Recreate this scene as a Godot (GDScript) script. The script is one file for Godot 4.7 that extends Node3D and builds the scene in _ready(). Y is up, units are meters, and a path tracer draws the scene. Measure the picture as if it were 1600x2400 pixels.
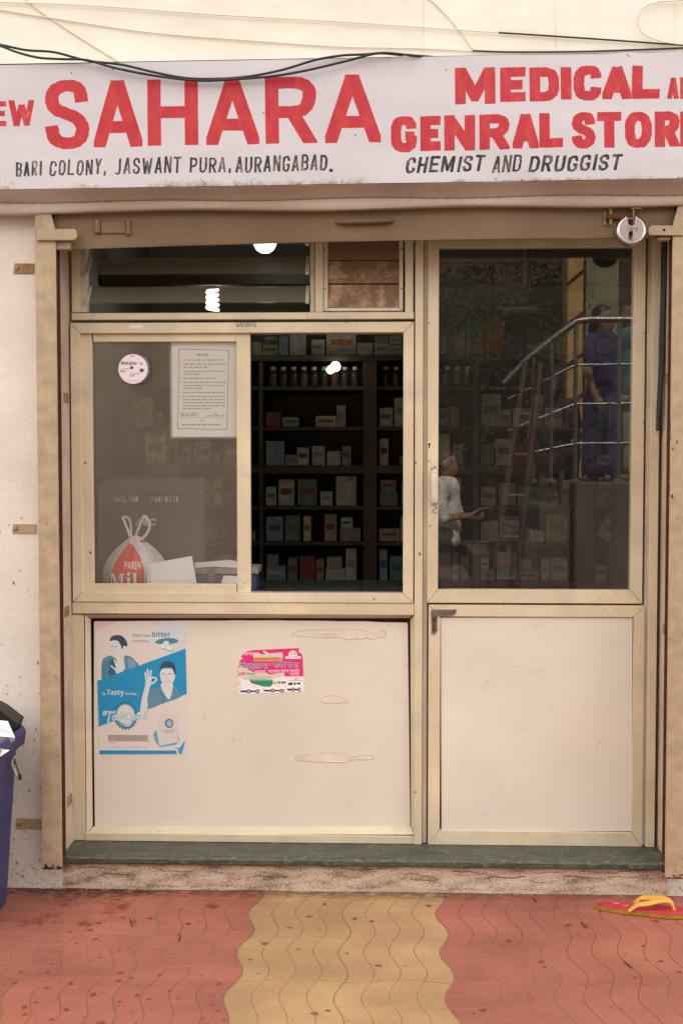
extends Node3D
# Shop front of a small chemist: measured from the photograph (1600 x 2400 px). W() turns a photo pixel plus a known plane
# (the frame plane z = 0, the wall plane z = 0.15, the sign plane ...) into a place in metres.

const FOCAL := 3000.0
const CAM := Vector3(0.0, 1.44, 4.286)
var cam_basis: Basis
var rng := RandomNumberGenerator.new()
var M := {}
var used := {}
var noise_bytes: PackedByteArray
var streak_bytes: PackedByteArray

# ---------------------------------------------------------------- mesh collector
class MB:
	var v := PackedVector3Array()
	var n := PackedVector3Array()
	var uv := PackedVector2Array()

	func tri(a: Vector3, b: Vector3, c: Vector3, na: Vector3, nb: Vector3, nc: Vector3, ua := Vector2.ZERO, ub := Vector2.ZERO, uc := Vector2.ZERO) -> void:
		# Godot's front faces run clockwise
		if (b - a).cross(c - a).dot(na + nb + nc) > 0.0:
			v.append_array([a, c, b]); n.append_array([na, nc, nb]); uv.append_array([ua, uc, ub])
		else:
			v.append_array([a, b, c]); n.append_array([na, nb, nc]); uv.append_array([ua, ub, uc])

	func face(p: Array, hint: Vector3, u := []) -> void:
		var nn := Vector3.ZERO
		for i in p.size():
			var a: Vector3 = p[i]
			var b: Vector3 = p[(i + 1) % p.size()]
			nn += a.cross(b)
		if nn.length() < 1e-14:
			return
		nn = nn.normalized()
		if nn.dot(hint) < 0.0:
			nn = -nn
		for i in range(1, p.size() - 1):
			if u.is_empty():
				tri(p[0], p[i], p[i + 1], nn, nn, nn)
			else:
				tri(p[0], p[i], p[i + 1], nn, nn, nn, u[0], u[i], u[i + 1])

	func box(lo: Vector3, hi: Vector3, b := 0.0, t := Transform3D.IDENTITY) -> void:
		b = minf(b, minf(hi.x - lo.x, minf(hi.y - lo.y, hi.z - lo.z)) * 0.45)
		var c := (lo + hi) * 0.5
		var h := (hi - lo) * 0.5
		var ax := [Vector3.RIGHT, Vector3.UP, Vector3.BACK]
		for k in 3:
			for s in [-1.0, 1.0]:
				var i := (k + 1) % 3
				var j := (k + 2) % 3
				var q := []
				for e in [[-1, -1], [1, -1], [1, 1], [-1, 1]]:
					var p = c + ax[k] * (h[k] * s) + ax[i] * ((h[i] - b) * e[0]) + ax[j] * ((h[j] - b) * e[1])
					q.append(t * p)
				face(q, t.basis * (ax[k] * s))
		if b <= 0.0:
			return
		for k in 3:
			var i := (k + 1) % 3
			var j := (k + 2) % 3
			for si in [-1.0, 1.0]:
				for sj in [-1.0, 1.0]:
					var q := []
					for e in [[-1.0, 0], [1.0, 0], [1.0, 1], [-1.0, 1]]:
						var p = c + ax[k] * ((h[k] - b) * e[0])
						if e[1] == 0:
							p += ax[i] * (h[i] * si) + ax[j] * ((h[j] - b) * sj)
						else:
							p += ax[i] * ((h[i] - b) * si) + ax[j] * (h[j] * sj)
						q.append(t * p)
					face(q, t.basis * (ax[i] * si + ax[j] * sj))
		for sx in [-1.0, 1.0]:
			for sy in [-1.0, 1.0]:
				for sz in [-1.0, 1.0]:
					var s := Vector3(sx, sy, sz)
					face([t * (c + Vector3(h.x * sx, (h.y - b) * sy, (h.z - b) * sz)), t * (c + Vector3((h.x - b) * sx, h.y * sy, (h.z - b) * sz)), t * (c + Vector3((h.x - b) * sx, (h.y - b) * sy, h.z * sz))], t.basis * s)

	# convex outline in x, y drawn out from z0 (back) to z1 (front), front edge chamfered
	func prism(poly: PackedVector2Array, z0: float, z1: float, b := 0.0, t := Transform3D.IDENTITY) -> void:
		var cc := Vector2.ZERO
		for p in poly:
			cc += p
		cc /= poly.size()
		var ins := PackedVector2Array()
		var m := poly.size()
		for i in m:
			if b <= 0.0:
				ins.append(poly[i])
				continue
			var d0 := (poly[i] - poly[(i + m - 1) % m]).normalized()
			var d1 := (poly[(i + 1) % m] - poly[i]).normalized()
			var n0 := Vector2(-d0.y, d0.x)
			var n1 := Vector2(-d1.y, d1.x)
			if n0.dot(cc - poly[i]) < 0.0: n0 = -n0
			if n1.dot(cc - poly[i]) < 0.0: n1 = -n1
			var bi := (n0 + n1)
			var l := bi.length()
			bi = bi / l if l > 0.01 else n0
			ins.append(poly[i] + bi * (b / maxf(0.35, bi.dot(n0))))
		var front := []
		var back := []
		for i in m:
			front.append(t * Vector3(ins[i].x, ins[i].y, z1))
			back.append(t * Vector3(poly[i].x, poly[i].y, z0))
		face(front, t.basis * Vector3.BACK)
		face(back, t.basis * Vector3.FORWARD)
		for i in m:
			var j := (i + 1) % m
			var mid := (poly[i] + poly[j]) * 0.5 - cc
			var out := Vector3(mid.x, mid.y, 0.0)
			face([back[i], back[j], t * Vector3(poly[j].x, poly[j].y, z1 - b), t * Vector3(poly[i].x, poly[i].y, z1 - b)], t.basis * out)
			if b > 0.0:
				face([t * Vector3(poly[i].x, poly[i].y, z1 - b), t * Vector3(poly[j].x, poly[j].y, z1 - b), front[j], front[i]], t.basis * (out.normalized() + Vector3.BACK))

	# any outline (may be concave), UV by the rectangle r
	func sheet(poly: PackedVector2Array, z0: float, z1: float, r := Rect2(), t := Transform3D.IDENTITY) -> void:
		var ids := Geometry2D.triangulate_polygon(poly)
		var u := func(p: Vector2) -> Vector2:
			return Vector2.ZERO if r.size.x == 0.0 else Vector2((p.x - r.position.x) / r.size.x, 1.0 - (p.y - r.position.y) / r.size.y)
		var N := t.basis * Vector3.BACK
		for i in range(0, ids.size(), 3):
			var a := poly[ids[i]]
			var b := poly[ids[i + 1]]
			var c := poly[ids[i + 2]]
			tri(t * Vector3(a.x, a.y, z1), t * Vector3(b.x, b.y, z1), t * Vector3(c.x, c.y, z1), N, N, N, u.call(a), u.call(b), u.call(c))
			tri(t * Vector3(a.x, a.y, z0), t * Vector3(b.x, b.y, z0), t * Vector3(c.x, c.y, z0), -N, -N, -N, u.call(a), u.call(b), u.call(c))
		var s := 1.0 if Geometry2D.is_polygon_clockwise(poly) else -1.0
		for i in poly.size():
			var a := poly[i]
			var b := poly[(i + 1) % poly.size()]
			var d := (b - a)
			face([t * Vector3(a.x, a.y, z0), t * Vector3(b.x, b.y, z0), t * Vector3(b.x, b.y, z1), t * Vector3(a.x, a.y, z1)], t.basis * Vector3(-d.y * s, d.x * s, 0.0), [u.call(a), u.call(b), u.call(b), u.call(a)])

	func tube(pts: Array, r, sides := 8, flat := 1.0, caps := true) -> void:
		var m := pts.size()
		var rings := []
		var norms := []
		var up := Vector3(0.123, 0.94, 0.31).normalized()
		for i in m:
			var d: Vector3 = (pts[mini(i + 1, m - 1)] - pts[maxi(i - 1, 0)]).normalized()
			var x := up.cross(d)
			if x.length() < 0.05:
				x = Vector3.RIGHT.cross(d)
			x = x.normalized()
			var y := d.cross(x).normalized()
			up = y
			var rad: float = r[i] if r is Array else r
			var ring := []
			var nr := []
			for k in sides:
				var a := TAU * k / sides
				ring.append(pts[i] + x * (cos(a) * rad) + y * (sin(a) * rad * flat))
				nr.append((x * cos(a) * flat + y * sin(a)).normalized())
			rings.append(ring)
			norms.append(nr)
		for i in m - 1:
			for k in sides:
				var l := (k + 1) % sides
				tri(rings[i][k], rings[i + 1][k], rings[i + 1][l], norms[i][k], norms[i + 1][k], norms[i + 1][l])
				tri(rings[i][k], rings[i + 1][l], rings[i][l], norms[i][k], norms[i + 1][l], norms[i][l])
		if caps:
			face(rings[0], pts[0] - pts[1])
			face(rings[m - 1], pts[m - 1] - pts[m - 2])

	# profile of (radius, height) turned about y
	func lathe(prof: Array, seg := 24, t := Transform3D.IDENTITY, smooth := true) -> void:
		for i in prof.size() - 1:
			var p: Vector2 = prof[i]
			var q: Vector2 = prof[i + 1]
			var d := q - p
			if d.length() < 1e-9:
				continue
			var nn := Vector2(d.y, -d.x).normalized()
			for k in seg:
				var a := TAU * k / seg
				var b := TAU * (k + 1) / seg
				var ca := Vector3(cos(a), 0, sin(a))
				var cb := Vector3(cos(b), 0, sin(b))
				var na := (t.basis * (ca * nn.x + Vector3.UP * nn.y)).normalized()
				var nb := (t.basis * (cb * nn.x + Vector3.UP * nn.y)).normalized()
				var p0 := t * (ca * p.x + Vector3.UP * p.y)
				var p1 := t * (cb * p.x + Vector3.UP * p.y)
				var q0 := t * (ca * q.x + Vector3.UP * q.y)
				var q1 := t * (cb * q.x + Vector3.UP * q.y)
				if p.x > 1e-6:
					tri(p0, p1, q1, na, nb, nb)
				if q.x > 1e-6:
					tri(p0, q1, q0, na, nb, na)

	# grid of points [row][column] with smooth normals, uv 0..1
	func grid(g: Array, hint: Vector3, closed := false) -> void:
		var R := g.size()
		var C: int = g[0].size()
		var nm := []
		for i in R:
			var row := []
			for j in C:
				var a: Vector3 = g[i][(j + 1) % C if closed else mini(j + 1, C - 1)] - g[i][(j - 1 + C) % C if closed else maxi(j - 1, 0)]
				var b: Vector3 = g[mini(i + 1, R - 1)][j] - g[maxi(i - 1, 0)][j]
				row.append(a.cross(b).normalized())
			nm.append(row)
		var flip := 1.0
		if not closed and nm[R / 2][C / 2].dot(hint) < 0.0:
			flip = -1.0
		if closed:
			var cen := Vector3.ZERO
			for p in g[R / 2]:
				cen += p
			cen /= C
			if nm[R / 2][0].dot(g[R / 2][0] - cen) < 0.0:
				flip = -1.0
		var last := C if closed else C - 1
		for i in R - 1:
			for j in last:
				var k := (j + 1) % C
				var u := func(a: int, b: int) -> Vector2: return Vector2(float(b) / (C - (0 if closed else 1)), float(a) / (R - 1))
				tri(g[i][j], g[i + 1][j], g[i + 1][k], nm[i][j] * flip, nm[i + 1][j] * flip, nm[i + 1][k] * flip, u.call(i, j), u.call(i + 1, j), u.call(i + 1, j + 1))
				tri(g[i][j], g[i + 1][k], g[i][k], nm[i][j] * flip, nm[i + 1][k] * flip, nm[i][k] * flip, u.call(i, j), u.call(i + 1, j + 1), u.call(i, j + 1))

	func done() -> ArrayMesh:
		var arr := []
		arr.resize(Mesh.ARRAY_MAX)
		arr[Mesh.ARRAY_VERTEX] = v
		arr[Mesh.ARRAY_NORMAL] = n
		arr[Mesh.ARRAY_TEX_UV] = uv
		var m := ArrayMesh.new()
		m.add_surface_from_arrays(Mesh.PRIMITIVE_TRIANGLES, arr)
		return m

# ---------------------------------------------------------------- canvas for print and lettering
class Canvas:
	var w: int
	var h: int
	var d: PackedByteArray
	var nz: PackedByteArray   # 256 x 256 noise for dry brush marks

	func _init(ww: int, hh: int, c: Color, noise: PackedByteArray) -> void:
		w = ww; h = hh; nz = noise
		d = PackedByteArray()
		d.resize(w * h * 3)
		var r := int(c.r * 255); var g := int(c.g * 255); var b := int(c.b * 255)
		for i in w * h:
			d[i * 3] = r; d[i * 3 + 1] = g; d[i * 3 + 2] = b

	func blend(x: int, y: int, c: Color, a: float) -> void:
		if x < 0 or y < 0 or x >= w or y >= h or a <= 0.0:
			return
		var i := (y * w + x) * 3
		d[i] = int(d[i] + (c.r * 255.0 - d[i]) * a)
		d[i + 1] = int(d[i + 1] + (c.g * 255.0 - d[i + 1]) * a)
		d[i + 2] = int(d[i + 2] + (c.b * 255.0 - d[i + 2]) * a)

	# groups: each a list of contours filled even-odd; groups add up
	func fill(groups: Array, c: Color, a := 1.0, dry := 0.0, c2 = null) -> void:
		var lo := Vector2(1e9, 1e9)
		var hi := -lo
		for g in groups:
			for poly in g:
				for p in poly:
					lo = lo.min(p); hi = hi.max(p)
		var x0 := maxi(0, int(floor(lo.x)) - 1)
		var x1 := mini(w - 1, int(ceil(hi.x)) + 1)
		var y0 := maxi(0, int(floor(lo.y)) - 1)
		var y1 := mini(h - 1, int(ceil(hi.y)) + 1)
		if x1 < x0 or y1 < y0:
			return
		var row := PackedFloat32Array()
		row.resize(x1 - x0 + 1)
		for y in range(y0, y1 + 1):
			row.fill(0.0)
			for s in 3:
				var yy := y + (s + 0.5) / 3.0
				for g in groups:
					var xs := []
					for poly: PackedVector2Array in g:
						var m := poly.size()
						for i in m:
							var p := poly[i]
							var q := poly[(i + 1) % m]
							if (p.y <= yy) != (q.y <= yy):
								xs.append(p.x + (yy - p.y) / (q.y - p.y) * (q.x - p.x))
					xs.sort()
					for k in range(0, xs.size() - 1, 2):
						var xa := maxf(xs[k], x0)
						var xb := minf(xs[k + 1], x1 + 1)
						if xb <= xa:
							continue
						var ia := int(xa); var ib := mini(int(xb), x1)
						if ia == ib:
							row[ia - x0] += (xb - xa) / 3.0
						else:
							row[ia - x0] += (ia + 1 - xa) / 3.0
							for i in range(ia + 1, ib):
								row[i - x0] += 1.0 / 3.0
							row[ib - x0] += (xb - ib) / 3.0
			for x in range(x0, x1 + 1):
				var k := minf(1.0, row[x - x0]) * a
				if k > 0.0:
					var cc := c
					if dry > 0.0:
						var t := nz[((y * 1) & 255) * 256 + ((x * 2) & 255)] / 255.0
						var t2 := nz[((y >> 2) & 255) * 256 + ((x >> 1) & 255)] / 255.0
						k *= 1.0 - dry * smoothstep(0.52, 0.8, t * 0.5 + t2 * 0.5)
						if c2 != null:
							cc = c.lerp(c2, smoothstep(0.35, 0.75, t2))
					blend(x, y, cc, k)

	func rect(x0: float, y0: float, x1: float, y1: float, c: Color, a := 1.0) -> void:
		fill([[PackedVector2Array([Vector2(x0, y0), Vector2(x1, y0), Vector2(x1, y1), Vector2(x0, y1)])]], c, a)

	func poly(pts: Array, c: Color, a := 1.0) -> void:
		fill([[PackedVector2Array(pts)]], c, a)

	func disc(x: float, y: float, rx: float, ry: float, c: Color, a := 1.0, rough := 0.0, sd := 0) -> void:
		var p := PackedVector2Array()
		for i in 28:
			var t := TAU * i / 28.0
			var k := 1.0
			if rough > 0.0:
				k += rough * (sin(t * 2.0 + sd) * 0.5 + sin(t * 3.0 + sd * 1.7) * 0.3 + sin(t * 5.0 + sd * 0.6) * 0.25)
			p.append(Vector2(x + cos(t) * rx * k, y + sin(t) * ry * k))
		fill([[p]], c, a)

	func line(pts: Array, width: float, c: Color, a := 1.0, dry := 0.0) -> void:
		var g := Geometry2D.offset_polyline(PackedVector2Array(pts), width * 0.5, Geometry2D.JOIN_ROUND, Geometry2D.END_ROUND)
		fill([g], c, a, dry)

	func tex() -> ImageTexture:
		return ImageTexture.create_from_image(Image.create_from_data(w, h, false, Image.FORMAT_RGB8, d))

# ---------------------------------------------------------------- letters as brush strokes in a unit box
const GLYPH := {
	"A": [[[-0.115, 1.25], [0.53, -0.15]], [[0.47, -0.15], [1.115, 1.25]], [[0.15, 0.74], [0.85, 0.74]]],
	"B": [[[0, -0.2], [0, 1.2]], [[0, 0], [0.7, 0.02], [0.95, 0.13], [0.95, 0.33], [0.7, 0.47], [0, 0.48]], [[0, 0.48], [0.75, 0.5], [1, 0.63], [1, 0.84], [0.75, 1], [0, 1]]],
	"C": [[[1, 0.32], [0.95, 0.12], [0.75, 0], [0.45, 0], [0.15, 0.06], [0, 0.3], [0, 0.7], [0.15, 0.94], [0.45, 1], [0.75, 1], [0.95, 0.88], [1, 0.67]]],
	"D": [[[0, -0.2], [0, 1.2]], [[0, 0], [0.55, 0], [0.88, 0.1], [1, 0.35], [1, 0.65], [0.88, 0.9], [0.55, 1], [0, 1]]],
	"E": [[[0, -0.2], [0, 1.2]], [[0, 0], [1.3, 0]], [[0, 0.5], [1.1, 0.5]], [[0, 1], [1.3, 1]]],
	"G": [[[1, 0.3], [0.95, 0.12], [0.75, 0], [0.45, 0], [0.15, 0.06], [0, 0.3], [0, 0.7], [0.15, 0.94], [0.45, 1], [0.75, 1], [0.95, 0.9], [1, 0.72], [1, 0.56]], [[1.2, 0.58], [0.6, 0.58]]],
	"H": [[[0, -0.2], [0, 1.2]], [[1, -0.2], [1, 1.2]], [[0, 0.5], [1, 0.5]]],
	"I": [[[0.5, -0.2], [0.5, 1.2]]],
	"J": [[[0.9, -0.2], [0.9, 0.75], [0.75, 0.97], [0.4, 1.0], [0.05, 0.9]]],
	"L": [[[0, -0.2], [0, 1.2]], [[0, 1], [1.3, 1]]],
	"M": [[[0, 1.2], [0, -0.2]], [[0.02, -0.1], [0.5, 0.9], [0.98, -0.1]], [[1, -0.2], [1, 1.2]]],
	"N": [[[0, 1.2], [0, -0.2]], [[0.0, -0.08], [1.0, 1.08]], [[1, -0.2], [1, 1.2]]],
	"O": [[[0.5, 0], [0.2, 0.04], [0.0, 0.3], [0, 0.7], [0.2, 0.96], [0.5, 1], [0.8, 0.96], [1, 0.7], [1, 0.3], [0.8, 0.04], [0.5, 0], [0.3, 0.02]]],
	"P": [[[0, -0.2], [0, 1.2]], [[0, 0], [0.7, 0.02], [1, 0.14], [1, 0.4], [0.7, 0.55], [0, 0.56]]],
	"R": [[[0, -0.2], [0, 1.2]], [[0, 0], [0.65, 0.0], [0.93, 0.1], [0.97, 0.27], [0.86, 0.46], [0.6, 0.53], [0, 0.53]], [[0.5, 0.5], [1.08, 1.2]]],
	"S": [[[0.97, 0.29], [0.9, 0.08], [0.68, 0], [0.4, 0], [0.12, 0.08], [0.03, 0.25], [0.15, 0.4], [0.45, 0.48], [0.8, 0.57], [0.98, 0.73], [0.9, 0.92], [0.65, 1], [0.38, 1], [0.1, 0.92], [0.0, 0.7]]],
	"T": [[[-0.3, 0], [1.3, 0]], [[0.5, 0], [0.5, 1.2]]],
	"U": [[[0, -0.2], [0, 0.7], [0.18, 0.96], [0.5, 1], [0.82, 0.96], [1, 0.7], [1, -0.2]]],
	"W": [[[-0.04, -0.2], [0.26, 1.2]], [[0.20, 1.2], [0.5, 0.1]], [[0.5, 0.1], [0.80, 1.2]], [[0.74, 1.2], [1.04, -0.2]]],
	"Y": [[[0, -0.1], [0.5, 0.55]], [[1, -0.1], [0.5, 0.55]], [[0.5, 0.5], [0.5, 1.2]]],
	",": [[[0.6, 0.85], [0.3, 1.2]]],
	".": [[[0.3, 0.95], [0.5, 0.95]]],
	"/": [[[0.9, 0], [0.1, 1]]],
	"0": [[[0.5, 0], [0.1, 0.2], [0, 0.5], [0.1, 0.8], [0.5, 1], [0.9, 0.8], [1, 0.5], [0.9, 0.2], [0.5, 0], [0.3, 0.06]]],
	"1": [[[0.5, 0], [0.5, 1]]],
	"2": [[[0.0, 0.2], [0.3, 0], [0.8, 0.05], [0.95, 0.3], [0.1, 1], [1, 1]]],
	"6": [[[0.9, 0], [0.2, 0.4], [0.05, 0.8], [0.5, 1], [0.9, 0.75], [0.5, 0.5], [0.15, 0.65]]],
	"8": [[[0.5, 0.45], [0.1, 0.2], [0.5, 0], [0.9, 0.2], [0.1, 0.75], [0.5, 1], [0.95, 0.75], [0.5, 0.45]]],
}

func smooth_line(p: Array, curved: bool) -> PackedVector2Array:
	var out := PackedVector2Array()
	if p.size() < 4 or not curved:
		for q in p:
			out.append(q)
		return out
	for i in p.size() - 1:
		var a: Vector2 = p[maxi(i - 1, 0)]
		var b: Vector2 = p[i]
		var c: Vector2 = p[i + 1]
		var d: Vector2 = p[mini(i + 2, p.size() - 1)]
		for k in 5:
			out.append(b.cubic_interpolate(c, a, d, k / 5.0))
	out.append(p[p.size() - 1])
	return out

# contour groups of one letter in the rectangle, strokes t wide, slanted by skew
func letter(ch: String, r: Rect2, t: float, skew := 0.0) -> Array:
	var groups := []
	if not GLYPH.has(ch):
		return groups
	var clip := PackedVector2Array([r.position, Vector2(r.end.x, r.position.y), r.end, Vector2(r.position.x, r.end.y)])
	if ch == ",":
		clip[2].y += r.size.y * 0.25
		clip[3].y += r.size.y * 0.25
	for stroke in GLYPH[ch]:
		var p := []
		for q in stroke:
			p.append(Vector2(r.position.x + t * 0.5 + q[0] * (r.size.x - t), r.position.y + t * 0.5 + q[1] * (r.size.y - t)))
		var curved: bool = ch in ["B", "C", "D", "G", "J", "O", "P", "R", "S", "U", "0", "2", "6", "8"]
		var line := smooth_line(p, curved)
		if ch in ["D", "P", "B", "R"] and stroke.size() > 3:
			line = smooth_line(p, true)
		var contours := []
		for c in Geometry2D.offset_polyline(line, t * 0.5, Geometry2D.JOIN_MITER if not curved else Geometry2D.JOIN_ROUND, Geometry2D.END_BUTT):
			var is_hole := Geometry2D.is_polygon_clockwise(c)
			if is_hole:
				contours.append(c)
			else:
				contours.append_array(Geometry2D.intersect_polygons(c, clip))
		if skew != 0.0:
			for i in contours.size():
				var cc: PackedVector2Array = contours[i]
				for k in cc.size():
					cc[k].x += (r.end.y - cc[k].y) * skew
				contours[i] = cc
		groups.append(contours)
	return groups

# triangles of set type fitted in a rectangle (y down)
func type_tris(text: String, r: Rect2, bold := false, serif := false) -> Array:
	var f := SystemFont.new()
	f.font_names = PackedStringArray(["Droid Serif" if serif else "Droid Sans"])
	f.font_weight = 700 if bold else 400
	var tm := TextMesh.new()
	tm.font = f
	tm.text = text
	tm.font_size = 48
	tm.depth = 0.0
	tm.pixel_size = 0.01
	var arr := tm.get_mesh_arrays()
	var vs: PackedVector3Array = arr[Mesh.ARRAY_VERTEX]
	var lo := Vector2(1e9, 1e9)
	var hi := -lo
	for p in vs:
		lo = lo.min(Vector2(p.x, p.y)); hi = hi.max(Vector2(p.x, p.y))
	var out := []
	var idx: PackedInt32Array = arr[Mesh.ARRAY_INDEX] if arr[Mesh.ARRAY_INDEX] != null else PackedInt32Array(range(vs.size()))
	for i in range(0, idx.size() - 2, 3):
		var t := PackedVector2Array()
		for k in 3:
			var p := vs[idx[i + k]]
			t.append(Vector2(r.position.x + (p.x - lo.x) / (hi.x - lo.x) * r.size.x, r.end.y - (p.y - lo.y) / (hi.y - lo.y) * r.size.y))
		out.append([t])
	return out

# ---------------------------------------------------------------- helpers
func W(px: float, py: float, z: float) -> Vector3:
	var d: Vector3 = cam_basis * Vector3((px - 800.0) / FOCAL, -(py - 1200.0) / FOCAL, -1.0)
	return CAM + d * ((z - CAM.z) / d.z)

func G(px: float, py: float, y := 0.0) -> Vector3:
	var d: Vector3 = cam_basis * Vector3((px - 800.0) / FOCAL, -(py - 1200.0) / FOCAL, -1.0)
	return CAM + d * ((y - CAM.y) / d.y)

# a place in the street that the door glass mirrors at this pixel, z metres in front of the glass
func V(px: float, py: float, z: float) -> Vector3:
	var p := W(px, py, -z)
	return Vector3(p.x, p.y, z)

func R(x0: float, y0: float, x1: float, y1: float, z: float) -> Rect2:
	var ym := (y0 + y1) * 0.5
	var xm := (x0 + x1) * 0.5
	var a := W(x0, ym, z).x
	var b := W(x1, ym, z).x
	var t := W(xm, y0, z).y
	var l := W(xm, y1, z).y
	return Rect2(a, l, b - a, t - l)

func numbered(called: String) -> String:
	var k: int = used.get(called, 0)
	used[called] = k + 1
	return called if k == 0 else "%s_%03d" % [called, k]

func tag(o: Node3D, label: String, category: String, group := "") -> Node3D:
	o.set_meta("label", label)
	o.set_meta("category", category)
	if group:
		o.set_meta("group", group)
	return o

func thing(called: String, label: String, category: String, group := "", at := Vector3.ZERO) -> Node3D:
	var o := Node3D.new()
	o.name = numbered(called)
	add_child(o)
	o.position = at
	return tag(o, label, category, group)

func part(parent: Node3D, called: String, b, m: Material, label := "") -> MeshInstance3D:
	var o := MeshInstance3D.new()
	o.mesh = b.done() if b is MB else b
	o.material_override = m
	if parent == self:
		o.name = numbered(called)
		add_child(o)
	else:
		o.name = called
		parent.add_child(o, true)
		# things stand at their base: the meshes are built in world axes
		var p: Node3D = parent
		var off := Vector3.ZERO
		while p != self:
			off += p.position
			p = p.get_parent()
		o.position = -off
	if label:
		o.set_meta("label", label)
	return o

func structure(called: String, b, m: Material, parent: Node3D = self) -> MeshInstance3D:
	var o := part(parent, called, b, m)
	o.set_meta("kind", "structure")
	return o

func lin(r: float, g: float, b: float) -> Color:
	return Color(r, g, b).linear_to_srgb()

func mat(called: String, c: Color, rough := 0.6, metal := 0.0, tex: Texture2D = null, scale := 1.0, bump: Texture2D = null, depth := 0.0) -> StandardMaterial3D:
	var m := StandardMaterial3D.new()
	m.resource_name = called
	m.albedo_color = c
	m.roughness = rough
	m.metallic = metal
	if tex or bump:
		m.uv1_triplanar = true
		m.uv1_world_triplanar = true
		m.uv1_triplanar_sharpness = 8.0
		m.uv1_scale = Vector3.ONE * scale
		m.albedo_texture = tex
		if bump:
			m.heightmap_enabled = true
			m.heightmap_texture = bump
			m.heightmap_scale = depth
	M[called] = m
	return m

func print_mat(called: String, tex: Texture2D, rough := 0.55) -> StandardMaterial3D:
	var m := StandardMaterial3D.new()
	m.resource_name = called
	m.albedo_texture = tex
	m.roughness = rough
	m.texture_repeat = false
	M[called] = m
	return m

func noise_data(size: int, freq: float, sd: int, oct := 4, kind := FastNoiseLite.TYPE_SIMPLEX_SMOOTH) -> PackedByteArray:
	var f := FastNoiseLite.new()
	f.seed = sd
	f.frequency = freq
	f.noise_type = kind
	f.fractal_octaves = oct
	var im := f.get_seamless_image(size, size)
	im.convert(Image.FORMAT_L8)
	return im.get_data()

# tint texture near white: blotches, fine grain and sparse specks of dirt
func tint_tex(size: int, sd: int, blotch: float, grain: float, specks: int, dirt: Color, stretch := 1, scuffs := 0) -> ImageTexture:
	var a := noise_data(size, 3.0 / size, sd, 4)
	var b := noise_data(size, 0.11, sd + 1, 3)
	var d := PackedByteArray()
	d.resize(size * size * 3)
	for y in size:
		for x in size:
			var i := y * size + x
			var ia := (y / stretch) * size + x
			var k := 1.0 - blotch * (a[ia] / 255.0) - grain * (b[i] / 255.0)
			var warm := blotch * 0.5 * (1.0 - a[(ia + 7919) % (size * size)] / 255.0)
			d[i * 3] = int(255.0 * k)
			d[i * 3 + 1] = int(255.0 * (k - warm * 0.35))
			d[i * 3 + 2] = int(255.0 * (k - warm))
	var r := RandomNumberGenerator.new()
	r.seed = sd
	var cv := Canvas.new(4, 4, Color.WHITE, noise_bytes)
	cv.w = size; cv.h = size; cv.d = d
	for s in specks:
		cv.disc(r.randf() * size, r.randf() * size, r.randf_range(0.6, 2.2), r.randf_range(0.6, 2.6), dirt, r.randf_range(0.3, 0.9), 0.4, s)
	# faint hairline scratches and rubbed marks
	for s in scuffs:
		var p := Vector2(r.randf(), r.randf()) * size
		var e := p + Vector2.from_angle(r.randfn() * 0.35 + (0.0 if s % 3 else PI / 2)) * r.randf_range(4, 34)
		cv.line([p, p.lerp(e, 0.5) + Vector2(0, r.randf_range(-2, 2)), e], r.randf_range(0.5, 1.3), dirt if s % 4 else Color(1, 1, 0.98), r.randf_range(0.05, 0.22))
		if s % 5 == 0:
			for k in 12:
				var q := p + Vector2(r.randfn() * 9.0, r.randfn() * 5.0)
				cv.disc(q.x, q.y, r.randf_range(1, 5), r.randf_range(1, 4), Color(0.55, 0.45, 0.36), r.randf_range(0.02, 0.07), 0.4, k)
	return cv.tex()

func grey_tex(data: PackedByteArray, size: int) -> ImageTexture:
	return ImageTexture.create_from_image(Image.create_from_data(size, size, false, Image.FORMAT_L8, data))

# one frame member: pixel rectangle on the plane zf, drawn back to zb
func bar(parent: Node3D, called: String, x0: float, y0: float, x1: float, y1: float, zf: float, zb: float, m: Material, b := 0.0018) -> MeshInstance3D:
	var r := R(x0, y0, x1, y1, zf)
	var s := MB.new()
	s.box(Vector3(r.position.x, r.position.y, zb), Vector3(r.end.x, r.end.y, zf), b)
	return part(parent, called, s, m)

# four mitred members round an opening, with hairline joints
func mitre(parent: Node3D, o: Rect2, i: Rect2, zf: float, zb: float, m: Material, names := ["top_rail", "bottom_rail", "stile", "stile"]) -> void:
	var g := 0.0007
	var ox0 := o.position.x; var ox1 := o.end.x; var oy0 := o.position.y; var oy1 := o.end.y
	var ix0 := i.position.x; var ix1 := i.end.x; var iy0 := i.position.y; var iy1 := i.end.y
	var sets := [
		[Vector2(ox0 + g, oy1), Vector2(ox1 - g, oy1), Vector2(ix1 - g, iy1), Vector2(ix0 + g, iy1)],
		[Vector2(ox0 + g, oy0), Vector2(ix0 + g, iy0), Vector2(ix1 - g, iy0), Vector2(ox1 - g, oy0)],
		[Vector2(ox0, oy0 + g), Vector2(ox0, oy1 - g), Vector2(ix0, iy1 - g), Vector2(ix0, iy0 + g)],
		[Vector2(ox1, oy0 + g), Vector2(ix1, iy0 + g), Vector2(ix1, iy1 - g), Vector2(ox1, oy1 - g)],
	]
	for k in 4:
		var s := MB.new()
		s.prism(PackedVector2Array(sets[k]), zb, zf, 0.0012)
		part(parent, names[k], s, m)

func px_poly(pts: Array, z: float) -> PackedVector2Array:
	var out := PackedVector2Array()
	for p in pts:
		var q := W(p[0], p[1], z)
		out.append(Vector2(q.x, q.y))
	return out

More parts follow.
